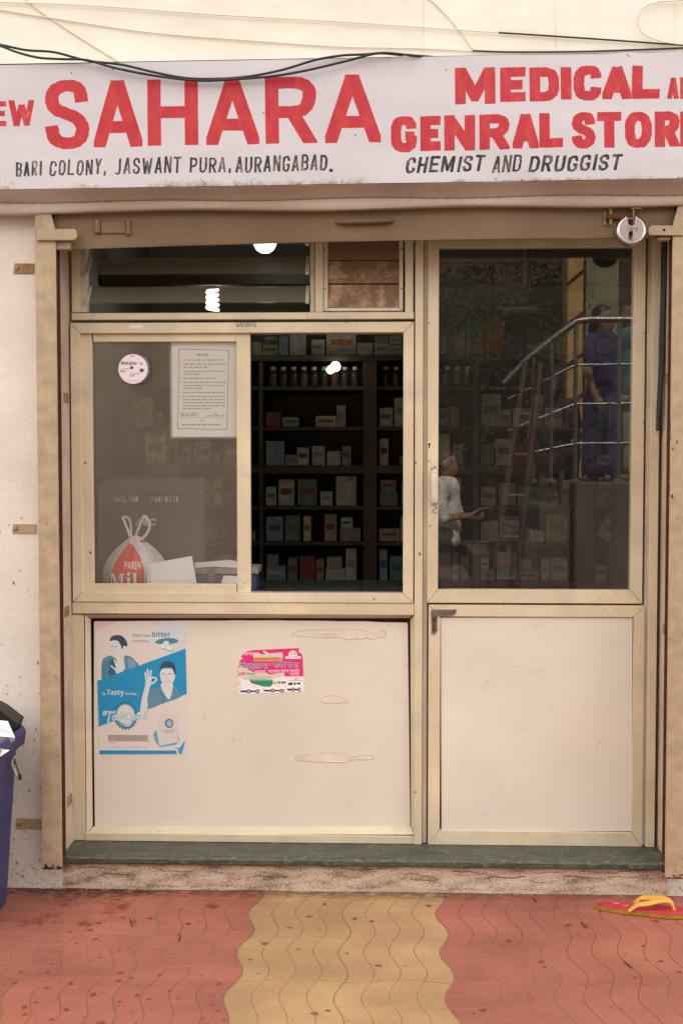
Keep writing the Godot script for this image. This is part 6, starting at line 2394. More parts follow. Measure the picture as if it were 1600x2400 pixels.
	part(o, "sheet", s, print_mat("sticker_print", cv.tex(), 0.4))

	# printed notice behind the dusty pane
	cw = 256; ch = 352
	cv = Canvas.new(cw, ch, Color(0.82, 0.80, 0.78), noise_bytes)
	var N := func(x: float, y: float) -> Vector2: return Vector2((x - 20.0) / 1560.0 * cw, (y - 40.0) / 2130.0 * ch)
	var inkc := Color(0.22, 0.21, 0.21)
	var frame := [N.call(190, 255), N.call(1330, 280), N.call(1280, 2010), N.call(150, 1985), N.call(190, 255)]
	cv.line(frame, 1.6, inkc, 0.85)
	var rows := [[600, 890, 372, 5.0], [300, 1240, 495, 3.4], [300, 1270, 583, 3.4], [300, 880, 650, 3.4], [295, 1265, 740, 3.4], [295, 680, 803, 3.4], [295, 1045, 890, 3.4], [290, 1260, 980, 3.4], [288, 1250, 1048, 3.4], [285, 720, 1113, 3.4], [285, 1245, 1203, 3.4], [282, 1250, 1288, 3.4], [285, 1250, 1358, 3.4], [282, 1247, 1425, 3.4], [278, 1247, 1492, 3.4], [275, 910, 1553, 3.4], [190, 635, 1655, 3.2], [220, 590, 1698, 3.2], [990, 1075, 1668, 3.2], [825, 1240, 1710, 3.2], [660, 760, 1815, 3.4], [250, 1160, 1905, 4.4]]
	rt.seed = 4
	for q in rows:
		var x: float = q[0]
		while x < q[1]:
			var wl := rt.randf_range(40, 130)
			var e1 := minf(x + wl, q[1])
			cv.line([N.call(x, q[2] - 8), N.call(e1, q[2] - 8 + (e1 - x) * 0.02)], 0.9, inkc, 0.8)
			var k := x
			while k < e1 - 6.0:
				cv.line([N.call(k + 4, q[2] - 8), N.call(k + rt.randf_range(-4, 8), q[2] + rt.randf_range(6, 18))], q[3] * 0.32, inkc, rt.randf_range(0.4, 0.8))
				k += rt.randf_range(9, 17)
			x = e1 + 22.0
	cv.line([N.call(190, 1738), N.call(1235, 1758)], 1.0, inkc, 0.6)
	cv.line([N.call(600, 405), N.call(880, 412)], 1.0, inkc, 0.7)
	for y in [488, 578, 735, 885, 975, 1195, 1280]:
		cv.line([N.call(205, y), N.call(235, y + 4)], 1.6, inkc, 0.5)
	o = thing("printed_notice", "white printed notice in Devanagari behind the dusty window pane", "notice", "", W(480, 1025, -0.0245))
	s = MB.new()
	var nr := R(403, 795, 562, 1024, -0.0245)
	var g := []
	for i in 9:
		var row := []
		for j in 9:
			row.append(Vector3(lerpf(nr.position.x, nr.end.x, j / 8.0), lerpf(nr.end.y, nr.position.y, i / 8.0), -0.0245 + 0.0012 * sin(j * 0.5) + 0.001 * sin(i * 0.8)))
		g.append(row)
	s.grid(g, Vector3.BACK)
	part(o, "sheet", s, print_mat("notice_print", cv.tex(), 0.5))
	s = MB.new()
	var nb := R(398, 795, 562, 1028, -0.028)
	s.box(Vector3(nb.position.x, nb.position.y, -0.0295), Vector3(nb.end.x, nb.end.y, -0.0280), 0.0)
	part(o, "plastic_sleeve", s, mat("sleeve", lin(0.25, 0.23, 0.21), 0.2))

	# round badge on the pane
	cv = Canvas.new(192, 192, Color(0.95, 0.90, 0.92), noise_bytes)
	cv.disc(96, 96, 96, 96, Color(0.42, 0.25, 0.46))
	cv.disc(96, 96, 88, 88, Color(0.95, 0.90, 0.92))
	cv.fill(type_tris("Metolar", Rect2(24, 50, 96, 21), true), Color(0.13, 0.11, 0.16))
	cv.fill(type_tris("TL", Rect2(134, 58, 20, 14), true), Color(0.13, 0.11, 0.16))
	cv.line([Vector2(82, 20), Vector2(104, 20)], 5.0, Color(0.3, 0.3, 0.4), 0.7)
	for q in [[22, 92, 84, 112], [76, 118, 146, 138]]:
		cv.line([Vector2(q[0], q[1] + 6), Vector2(q[2], q[1])], 2.0, Color(0.4, 0.35, 0.45))
		cv.line([Vector2(q[0], q[1] + 6), Vector2(q[0] + 1, q[3] + 2)], 2.0, Color(0.4, 0.35, 0.45))
		cv.line([Vector2(q[0] + 4, q[3]), Vector2(q[0] + 28, q[3] - 2)], 4.0, Color(0.2, 0.16, 0.3), 0.8)
		cv.line([Vector2(q[0] + 6, q[1] + 12), Vector2(q[2] - 14, q[1] + 8)], 2.0, Color(0.7, 0.4, 0.6), 0.8)
	cv.disc(88, 88, 11, 10, Color(0.45, 0.26, 0.55))
	cv.disc(148, 104, 13, 11, Color(0.13, 0.35, 0.33))
	cv.line([Vector2(56, 164), Vector2(138, 164)], 2.0, Color(0.6, 0.55, 0.62), 0.7)
	cv.line([Vector2(66, 172), Vector2(126, 172)], 2.0, Color(0.6, 0.55, 0.62), 0.6)
	var bc := W(313, 865, -0.006)
	o = thing("round_badge", "round white advertising badge with purple rim stuck on the dusty pane", "badge", "", bc)
	s = MB.new()
	var rad := 38.0 / 700.0
	s.lathe([Vector2(0, -0.0125), Vector2(rad * 1.0, -0.0125), Vector2(rad * 1.0, -0.002), Vector2(rad * 0.985, 0.0), Vector2(0, 0.0)], 48, Transform3D(Basis(Vector3.RIGHT, PI / 2), Vector3(bc.x, bc.y, -0.0005)))
	for i in s.v.size():
		s.uv[i] = Vector2((s.v[i].x - bc.x) / rad * 0.5 + 0.5, 0.5 - (s.v[i].y - bc.y) / rad * 0.5)
	part(o, "disc", s, print_mat("badge_print", cv.tex(), 0.35))

# ---------------------------------------------------------------- cables
func make_cables() -> void:
	var cable := func(called: String, label: String, pts: Array, z, rad: float, m: Material) -> void:
		var path := px_path(pts, z, 6)
		var o := thing(called, label, "cable", "", path[path.size() / 2])
		var s := MB.new()
		s.tube(path, rad, 8)
		part(o, "cable_run", s, m)
	var left := func(a: Array) -> Array:
		var o := []
		for p in a:
			o.append([p[0] / 1.96 + (800.0 if p.size() > 2 else 0.0), p[1] / 1.96])
		return o
	var zs := func(n: int, a: float, b: float, tail: int) -> Array:
		var o := []
		for i in n:
			o.append(a if i < n - tail else b)
		return o
	var p1: Array = left.call([[-90, 196], [0, 205], [120, 230], [250, 240], [400, 278], [560, 297], [700, 330], [850, 358], [1000, 362], [1150, 350], [1300, 320], [1450, 275], [1568, 255], [100, 250, 1], [200, 243, 1], [300, 252, 1], [420, 262, 1]])
	cable.call("black_cable", "thick black cable sagging across the sign with the lighter dip", p1, zs.call(p1.size(), 0.318, 0.28, 1), 0.0037, M.rubber_black)
	var p2: Array = left.call([[-90, 190], [0, 210], [80, 240], [180, 265], [300, 272], [400, 276], [520, 310], [650, 337], [800, 360], [930, 371], [1080, 364], [1250, 350], [1400, 325], [1568, 286], [80, 265, 1], [170, 245, 1], [280, 254, 1]])
	cable.call("black_cable", "thick black cable hanging lowest across the red letters", p2, zs.call(p2.size(), 0.323, 0.28, 1), 0.0037, M.rubber_black)
	cable.call("thin_wire", "cream wire crossing the wall close above the sign", left.call([[-60, 35], [0, 45], [350, 100], [700, 150], [1200, 190], [1568, 215], [350, 222, 1], [600, 235, 1]]), 0.156, 0.0022, M.wire_cream)
	cable.call("thin_wire", "thin black wire running along the upper edge of the sign", left.call([[600, 233, 1], [780, 239, 1], [1100, 237, 1], [1400, 227, 1], [1600, 219, 1], [1700, 214, 1]]), 0.156, 0.0028, M.rubber_black)
	cable.call("thin_wire", "cream wire highest on the wall, crossing it at a slant", left.call([[-60, 5], [0, 10], [400, 25], [1000, 68], [1568, 100], [400, 128, 1], [720, 150, 1]]), 0.160, 0.0022, M.wire_cream)
	cable.call("thin_wire", "thin black wire sloping down to the wire junction on the wall", left.call([[720, 150, 1], [940, 164, 1], [1250, 185, 1], [1568, 208, 1], [1700, 216, 1]]), 0.160, 0.0028, M.rubber_black)
	cable.call("thin_wire", "cream wire dropping steeply behind the sagging black cables", left.call([[110, -20], [140, 15], [220, 75], [380, 180], [545, 282]]), 0.154, 0.0022, M.wire_cream)
	cable.call("thin_wire", "frayed dark wire dropping steeply behind the word in capital letters", left.call([[395, -10, 1], [420, 8, 1], [480, 70, 1], [540, 140, 1], [612, 240, 1]]), 0.154, 0.0018, M.wire_cream)
	cable.call("thin_wire", "pale wire bent into a loop beside the wire junction", left.call([[1640, 0, 1], [1568, 2, 1], [1450, 10, 1], [1385, 38, 1], [1358, 90, 1], [1380, 150, 1], [1450, 185, 1], [1530, 200, 1], [1610, 206, 1]]), 0.162, 0.0024, M.wire_cream)
	# black cables stuffed down the gap beside the door
	cable.call("jamb_cable", "black cable running down the gap beside the door jamb", [[1557, 566], [1556, 640], [1552, 720], [1549, 800], [1547, 880], [1543, 960], [1542, 1010]], 0.03, 0.0085, M.rubber_black)
	cable.call("jamb_cable", "thinner black cable twisting beside the thick one in the jamb gap", [[1561, 566], [1561, 620], [1556, 700], [1553, 780], [1552, 850], [1548, 920], [1544, 975]], 0.042, 0.005, M.rubber_black)

# ---------------------------------------------------------------- dustbin and its rubbish
func make_bin() -> void:
	var top_y := 0.565
	var zc := 0.40
	var xr: float = W(28, 1770, zc).x
	var half := 0.19
	var xc := xr - half - 0.016
	var o := thing("dustbin", "blue plastic dustbin overflowing with cartons against the wall", "dustbin", "", Vector3(xc, 0.0, zc))
	var ring := func(y: float, rx: float, rz: float, rc: float) -> Array:
		var r := []
		for q in 4:
			for k in 7:
				var a := PI / 2 * q + PI / 2 * k / 6.0
				var sx := 1.0 if q == 0 or q == 3 else -1.0
				var sz := 1.0 if q < 2 else -1.0
				r.append(Vector3(xc + sx * (rx - rc) + cos(a) * rc, y, zc + sz * (rz - rc) + sin(a) * rc))
		return r
	var bl := mat("bin_blue", lin(0.045, 0.055, 0.21), 0.45, 0.0, M.rough_tex, 2.2)
	var g := []
	for q in [[0.002, 0.150, 0.130], [0.006, 0.155, 0.135], [0.10, 0.162, 0.141], [0.25, 0.170, 0.148], [0.40, 0.180, 0.156], [0.50, 0.186, 0.161], [top_y - 0.035, 0.188, 0.163]]:
		g.append(ring.call(q[0], q[1], q[2], 0.05))
	var s := MB.new()
	s.grid(g, Vector3.UP, true)
	var bottom: Array = ring.call(0.002, 0.150, 0.130, 0.05)
	s.face(bottom, Vector3.DOWN)
	part(o, "body", s, bl)
	s = MB.new()
	g = []
	for q in [[top_y - 0.055, 0.190, 0.165], [top_y - 0.055, 0.208, 0.183], [top_y - 0.02, 0.212, 0.187], [top_y - 0.004, 0.208, 0.183], [top_y, 0.200, 0.175], [top_y - 0.006, 0.188, 0.163], [top_y - 0.10, 0.178, 0.153]]:
		g.append(ring.call(q[0], q[1], q[2], 0.055))
	s.grid(g, Vector3.UP, true)
	part(o, "rim", s, bl)
	s = MB.new()
	var fl: Array = ring.call(0.42, 0.17, 0.146, 0.05)
	s.face(fl, Vector3.UP)
	part(o, "inner_litter", s, mat("litter_plastic", lin(0.32, 0.30, 0.28), 0.6, 0.0, M.rough_tex, 4.0))
	s = MB.new()
	s.tube(px_path([[36, 1772], [29, 1788], [35, 1806], [42, 1822], [46, 1830]], 0.36, 5), 0.003, 6)
	part(o, "cord", s, M.wire_cream)
	s = MB.new()
	s.tube(px_path([[34, 1778], [38, 1790], [46, 1814], [47, 1820]], 0.37, 5), 0.0022, 6)
	s.tube([W(47, 1815, 0.37), W(48, 1827, 0.37)], 0.0055, 8)
	part(o, "cord_toggle", s, M.rubber_black)
	# rubbish: each carton a thing
	var slab := func(called: String, label: String, cat: String, pts: Array, z: float, thick: float, m: Material) -> Node3D:
		var t := thing(called, label, cat, "", W(pts[0][0], pts[0][1], z))
		var b := MB.new()
		b.sheet(px_poly(pts, z), z - thick, z)
		part(t, "board", b, m)
		return t
	slab.call("black_box", "black cardboard box sticking out of the dustbin", "box", [[-70, 1628], [0, 1664], [38, 1694], [31, 1716], [24, 1752], [-70, 1760]], 0.33, 0.09, mat("black_card", lin(0.015, 0.013, 0.012), 0.5))
	var wc := Canvas.new(192, 96, Color(0.90, 0.93, 0.95), noise_bytes)
	wc.fill(type_tris("Omnocef", Rect2(30, 40, 130, 30), false, true), Color(0.45, 0.35, 0.55), 0.0)
	for k in 7:
		wc.line(Array(smooth_line([Vector2(70 + k * 15, 36 + k * 4), Vector2(78 + k * 15, 30 + k * 4), Vector2(80 + k * 15, 48 + k * 4), Vector2(72 + k * 15, 50 + k * 4), Vector2(84 + k * 15, 44 + k * 4)], true)), 2.4, Color(0.42, 0.36, 0.55) if k < 5 else Color(0.7, 0.25, 0.35), 0.85)
	var wm := print_mat("carton_print", wc.tex(), 0.5)
	var t := thing("white_carton", "crushed white medicine carton lying on the dustbin rim", "carton", "", W(0, 1740, 0.40))
	s = MB.new()
	var q := [W(-60, 1683, 0.38), W(19, 1690, 0.38), W(36, 1729, 0.43), W(-60, 1720, 0.43)]
	s.face(q, Vector3(0, 0.6, 1), [Vector2(0, 0), Vector2(1, 0), Vector2(1, 1), Vector2(0, 1)])
	part(t, "printed_face", s, wm)
	s = MB.new()
	var q2 := [W(-60, 1721, 0.432), W(38, 1731, 0.432), W(14, 1753, 0.425), W(-60, 1748, 0.425)]
	s.face(q2, Vector3(0, -0.3, 1))
	s.face([q[1], q[2], q2[2], W(14, 1735, 0.36)], Vector3(1, 0, 0.3))
	s.face([q[0], q[1], W(14, 1735, 0.36), W(-60, 1730, 0.36)], Vector3(0, 0, -1))
	part(t, "end_flap", s, mat("card_brown", lin(0.42, 0.33, 0.28), 0.7))
	t = thing("paper_scrap", "crumpled white paper hanging over the dustbin rim", "paper", "", W(0, 1770, 0.5))
	g = []
	for i in 8:
		var row := []
		for j in 8:
			var u := j / 7.0
			var v := i / 7.0
			row.append(W(-60.0 + u * (84.0 - 30.0 * v), 1744.0 + v * 34.0 + 14.0 * u * (1.0 - v), 0.538 + 0.012 * sin(u * 5.0 + v * 3.0) + 0.004 * v))
		g.append(row)
	s = MB.new()
	s.grid(g, Vector3.BACK)
	part(t, "sheet", s, mat("scrap_paper", lin(0.80, 0.76, 0.70), 0.8))

# ---------------------------------------------------------------- flip-flop
func make_slipper() -> void:
	# heel lies at the photograph's (1392, 2113), the toe points out of the frame
	var heel := G(1397, 2130, 0.0)
	var toe := G(1640, 2152, 0.0)
	var ax := (toe - heel)
	ax.y = 0.0
	var L := 0.295
	var dir := ax.normalized()
	var side := Vector3(dir.z, 0, -dir.x)
	if side.z < 0.0:
		side = -side
	var o := thing("flip_flop", "worn red flip flop with yellow sole edge and yellow straps on the pavement", "slipper", "", heel)
	var out := []
	# half widths to the street side and to the wall side along the sole
	for i in 25:
		var t := i / 24.0
		var wa := 0.042 * pow(sin(PI * clampf(t * 1.02 + 0.0, 0.0, 1.0)), 0.42)
		wa *= 0.84 + 0.30 * smoothstep(0.45, 0.8, t) - 0.10 * exp(-pow((t - 0.45) / 0.16, 2.0))
		out.append([t, wa])
	var rows := []
	for q in out:
		var c: Vector3 = heel + dir * (L * q[0]) + Vector3(0, 0.0, 0.0)
		rows.append([c, maxf(q[1], 0.0015)])
	var ringlevel := func(y: float, k: float) -> Array:
		var r := []
		for q in rows:
			r.append(q[0] + side * (q[1] * k) + Vector3(0, y, 0))
		for i in range(rows.size() - 1, -1, -1):
			r.append(rows[i][0] - side * (rows[i][1] * k) + Vector3(0, y, 0))
		return r
	var yel := mat("sole_yellow", lin(0.50, 0.30, 0.025), 0.6, 0.0, M.rough_tex, 6.0)
	var s := MB.new()
	s.grid([ringlevel.call(0.0012, 0.96), ringlevel.call(0.003, 1.0), ringlevel.call(0.0135, 1.0)], Vector3.UP, true)
	part(o, "sole", s, yel)
	var red := mat("footbed_red", lin(0.58, 0.04, 0.06), 0.45, 0.0, M.worn_tex, 7.0)
	s = MB.new()
	s.grid([ringlevel.call(0.0136, 1.0), ringlevel.call(0.0185, 0.985), ringlevel.call(0.0195, 0.95)], Vector3.UP, true)
	var top: Array = ringlevel.call(0.0195, 0.95)
	var n := rows.size()
	for i in n - 1:
		s.face([top[i], top[i + 1], top[2 * n - 2 - i], top[2 * n - 1 - i]], Vector3.UP)
	part(o, "footbed", s, red)
	# wear marks pressed in the heel
	s = MB.new()
	for k in 3:
		var p := heel + dir * (0.05 + 0.03 * k) + side * (0.012 * (k - 1)) + Vector3(0, 0.0198, 0)
		s.tube([p, p + dir * 0.018 + side * 0.004], 0.0012, 5)
	part(o, "scuff_marks", s, mat("scuff", lin(0.75, 0.30, 0.28), 0.7))
	var sm := mat("strap_yellow", lin(0.62, 0.33, 0.05), 0.3)
	sm.subsurf_scatter_enabled = true
	sm.subsurf_scatter_strength = 0.15
	var knob := heel + dir * (L * 0.80) + Vector3(0, 0.022, 0)
	for sd in [-1.0, 1.0]:
		var a: Vector3 = heel + dir * (L * (0.34 if sd > 0 else 0.38)) + side * (0.034 * sd) + Vector3(0, 0.014, 0)
		var m1: Vector3 = heel + dir * (L * 0.52) + side * (0.028 * sd) + Vector3(0, 0.040, 0)
		var m2: Vector3 = heel + dir * (L * 0.68) + side * (0.010 * sd) + Vector3(0, 0.049, 0)
		var m3 := knob + Vector3(0, 0.020, 0) - dir * 0.010
		var path := soft_path([a, a.lerp(m1, 0.5) + Vector3(0, 0.008, 0), m1, m2, m3, knob], 6)
		var rads := []
		for i in path.size():
			var t := float(i) / (path.size() - 1)
			rads.append(0.0095 * (0.75 + 0.35 * sin(t * PI)) * (1.0 - 0.45 * smoothstep(0.75, 1.0, t)))
		s = MB.new()
		s.tube(path, rads, 10, 0.38)
		part(o, "strap", s, sm)
	s = MB.new()
	s.lathe([Vector2(0.006, 0.0), Vector2(0.0055, 0.004), Vector2(0.0035, 0.007), Vector2(0, 0.008)], 12, Transform3D(Basis.IDENTITY, knob - Vector3(0, 0.003, 0)))
	part(o, "toe_knob", s, sm)

func make_twigs() -> void:
	for q in [[[1361, 2160], [1366, 2168], [1374, 2176], "dark curved twig on the red tiles in front of the flip flop"], [[1460, 2251], [1466, 2258], [1480, 2269], "thin dark twig lying across the red tiles away from the wall"], [[306, 2153], [308, 2162], [311, 2170], "short dark twig stuck in a tile groove beside the wet splashes"], [[421, 2190], [422, 2196], [420, 2204], "short dark twig near the yellow tiles"], [[1248, 2104], [1252, 2109], [1256, 2114], "tiny dark twig against the plastered plinth"]]:
		var pts := []
		for i in 3:
			pts.append(G(q[i][0], q[i][1], 0.002) )
		var o := thing("twig", q[3], "twig", "", pts[1])
		var s := MB.new()
		s.tube(soft_path(pts, 4), 0.0016, 6)
		part(o, "stem", s, M.ink_black)

# ---------------------------------------------------------------- the street that the glass mirrors
func make_street() -> void:
	# pale house opposite, seen mirrored in the sliding window
	var h := thing("opposite_house", "pale plastered house across the street mirrored in the window", "building", "", Vector3(-6.0, -0.16, 13.0))
	var s := MB.new()
	s.box(Vector3(-12.0, -0.16, 11.5), Vector3(-0.35, 5.4, 15.0), 0.0)
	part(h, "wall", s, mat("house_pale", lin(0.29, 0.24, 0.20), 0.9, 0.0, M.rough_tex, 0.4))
	for k in 4:
		s = MB.new()
		var x := -10.5 + 2.6 * k
		s.box(Vector3(x, 3.3, 11.44), Vector3(x + 1.1, 4.6, 11.498), 0.01)
		var w := part(h, "window", s, mat("house_frame", lin(0.35, 0.30, 0.25), 0.7))
		s = MB.new()
		s.box(Vector3(x + 0.08, 3.38, 11.425), Vector3(x + 1.02, 4.52, 11.438), 0.0)
		part(w, "pane", s, M.dark_void)
	s = MB.new()
	s.box(Vector3(-12.1, 5.401, 11.3), Vector3(-0.25, 5.6, 15.1), 0.02)
	part(h, "roof", s, M.concrete)
	# shaded shop row opposite the door
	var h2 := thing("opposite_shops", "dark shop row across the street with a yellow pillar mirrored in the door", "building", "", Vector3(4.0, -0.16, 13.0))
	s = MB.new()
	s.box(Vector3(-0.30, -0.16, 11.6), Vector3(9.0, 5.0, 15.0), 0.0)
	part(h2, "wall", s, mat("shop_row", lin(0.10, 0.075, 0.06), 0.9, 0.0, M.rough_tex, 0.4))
	var y0 := V(1345, 1100, 9.0)
	var pa := V(1330, 700, 9.0)
	var pb := V(1367, 700, 9.0)
	s = MB.new()
	s.box(Vector3(pa.x, -0.16, 9.0), Vector3(pb.x, 4.6, 9.4), 0.01)
	part(h2, "pillar", s, mat("pillar_yellow", lin(0.62, 0.42, 0.16), 0.85, 0.0, M.rough_tex, 0.8))
	for k in 5:
		var y := 1.9 + 0.42 * k
		s = MB.new()
		s.tube([Vector3(pa.x - 0.02, y, 8.985), Vector3(pb.x + 0.02, y + 0.16, 8.985)], 0.012, 6)
		part(h2, "pillar_line", s, M.ink_black)
	var ga := V(1372, 700, 9.3)
	var gb := V(1450, 700, 9.3)
	s = MB.new()
	s.box(Vector3(ga.x, -0.16, 9.3), Vector3(gb.x, 4.4, 9.5), 0.01)
	part(h2, "side_wall", s, mat("side_green", lin(0.30, 0.32, 0.22), 0.9, 0.0, M.rough_tex, 0.8))
	# raised platform with steps and a steel railing
	var zp := 6.2
	var base_y: float = V(1350, 1126, zp).y
	var xL: float = V(1345, 1000, zp).x
	var pf := thing("entrance_platform", "raised concrete entrance platform with steps across the street", "platform", "", Vector3(xL + 1.5, -0.16, zp + 1.2))
	s = MB.new()
	s.box(Vector3(xL, -0.16, zp - 0.1), Vector3(xL + 4.0, base_y - 0.02, zp + 2.4), 0.01)
	part(pf, "slab", s, mat("platform_grey", lin(0.14, 0.12, 0.11), 0.9, 0.0, M.rough_tex, 0.6))
	for k in 6:
		s = MB.new()
		s.box(Vector3(xL - 0.27 * (k + 1), -0.16, zp + 0.05), Vector3(xL - 0.27 * k - 0.002, base_y - 0.02 - (base_y + 0.16) / 7.0 * (k + 1), zp + 1.6), 0.006)
		part(pf, "step", s, M.platform_grey)
	var rl := thing("steel_railing", "stainless steel stair railing across the street mirrored in the door", "railing", "", Vector3(xL, base_y - 0.02, zp))
	var rail_end := 1620.0
	for q in [[[1180, 900], [1240, 838], [1300, 790], [1352, 752], [1380, 748], [1500, 748], [rail_end, 748], 0.028, "handrail"], [[1190, 935], [1240, 912], [1300, 880], [1347, 855], [1500, 853], [rail_end, 853], 0.012, "mid_rail"], [[1190, 1010], [1240, 990], [1347, 947], [1500, 945], [rail_end, 945], 0.012, "mid_rail"], [[1190, 1075], [1240, 1062], [1347, 1040], [1500, 1038], [rail_end, 1038], 0.012, "mid_rail"]]:
		var pts := []
		for i in q.size() - 2:
			pts.append(V(q[i][0], q[i][1], zp))
		s = MB.new()
		s.tube(pts, q[q.size() - 2], 12)
		part(rl, q[q.size() - 1], s, M.railing_steel)
	for px in [1250.0, 1293.0, 1350.0, 1452.0, 1560.0]:
		var ty := 752.0 if px >= 1350.0 else lerpf(752.0, 838.0, (1350.0 - px) / 110.0)
		var a := V(px, ty, zp)
		s = MB.new()
		s.tube([a, Vector3(a.x, base_y - 0.018, a.z)], 0.018, 12)
		var pst := part(rl, "post", s, M.railing_steel)
		s = MB.new()
		s.lathe([Vector2(0.05, -0.018), Vector2(0.048, 0.0), Vector2(0.03, 0.014), Vector2(0.0, 0.016)], 14, Transform3D(Basis.IDENTITY, Vector3(a.x, base_y, a.z)))
		part(pst, "foot_collar", s, M.railing_steel)
	# old wooden ladder leaning on the platform
	var ld := thing("wooden_ladder", "dark wooden ladder leaning against the platform across the street", "ladder", "", V(1160, 1300, zp - 0.4) * Vector3(1, 0, 1) + Vector3(0, -0.16, 0))
	var la := V(1158, 1330, zp - 0.4)
	var lb := V(1232, 850, zp - 0.05)
	la = lb + (la - lb) * ((lb.y + 0.16) / (lb.y - la.y))
	for k in 2:
		s = MB.new()
		s.tube([la + Vector3(0.22 * k, 0, 0), lb + Vector3(0.12 * k, 0, 0)], 0.03, 8)
		part(ld, "ladder_rail", s, M.wood_dark)
	for k in 6:
		s = MB.new()
		var e := la.lerp(lb, 0.12 + 0.14 * k)
		s.tube([e, e + Vector3(0.21 - 0.09 * (0.12 + 0.14 * k), 0, 0)], 0.016, 8)
		part(ld, "rung", s, M.wood_dark)
	# tree in front of the shop row
	var tr := thing("street_tree", "dark leafy street tree across the street mirrored in the door", "tree", "", V(1150, 1300, 10.2) * Vector3(1, 0, 1) + Vector3(0, -0.16, 0))
	var tb := tr.position
	s = MB.new()
	s.tube(soft_path([tb, tb + Vector3(0.06, 0.8, 0.0), tb + Vector3(-0.02, 1.7, 0.05), tb + Vector3(0.05, 2.6, 0.0), tb + Vector3(0.0, 3.6, 0.0)], 5), [0.11, 0.108, 0.105, 0.1, 0.098, 0.095, 0.092, 0.09, 0.088, 0.085, 0.08, 0.075, 0.07, 0.065, 0.06, 0.055, 0.05, 0.045, 0.04, 0.03, 0.02], 10)
	var bark := mat("bark", lin(0.09, 0.06, 0.04), 0.95, 0.0, M.rough_tex, 3.0)
	part(tr, "trunk", s, bark)
	var rr := RandomNumberGenerator.new()
	rr.seed = 19
	var leaf := MB.new()
	var pts := [Vector3(0, 0, -0.032), Vector3(0.014, 0.003, -0.005), Vector3(0.0, 0.0, 0.032), Vector3(-0.014, 0.003, -0.005)]
	leaf.face(pts, Vector3.UP)
	var mm := MultiMesh.new()
	mm.transform_format = MultiMesh.TRANSFORM_3D
	mm.mesh = leaf.done()
	var tfs := []
	for i in 54:
		var c := tb + Vector3(clampf(rr.randfn() * 0.5, -1.0, 0.62), 2.75 + rr.randfn() * 0.55, rr.randfn() * 0.5)
		s = MB.new()
		if i < 9:
			s.tube([tb + Vector3(0, 1.7 + 0.15 * i, 0), tb.lerp(c, 0.5) + Vector3(0, 1.0, 0), c], [0.035, 0.022, 0.008], 6)
			part(tr, "limb", s, bark)
		for k in 330:
			var p := c + Vector3(rr.randfn(), rr.randfn() * 0.7, rr.randfn()) * 0.2
			tfs.append(Transform3D(Basis.from_euler(Vector3(rr.randf_range(-1, 1), rr.randf() * TAU, rr.randf_range(-1, 1))).scaled(Vector3.ONE * rr.randf_range(0.7, 1.3)), p - tb))
	mm.instance_count = tfs.size()
	for i in tfs.size():
		mm.set_instance_transform(i, tfs[i])
	var mi := MultiMeshInstance3D.new()
	mi.name = "crown"
	mi.multimesh = mm
	var lm := mat("leaf_green", lin(0.028, 0.042, 0.016), 0.7)  # leaf colour darkened: the crown's shade is put into the albedo
	lm.backlight_enabled = true
	lm.backlight = Color(0.1, 0.15, 0.05)
	mi.material_override = lm
	mi.set_meta("kind", "stuff")
	tr.add_child(mi)

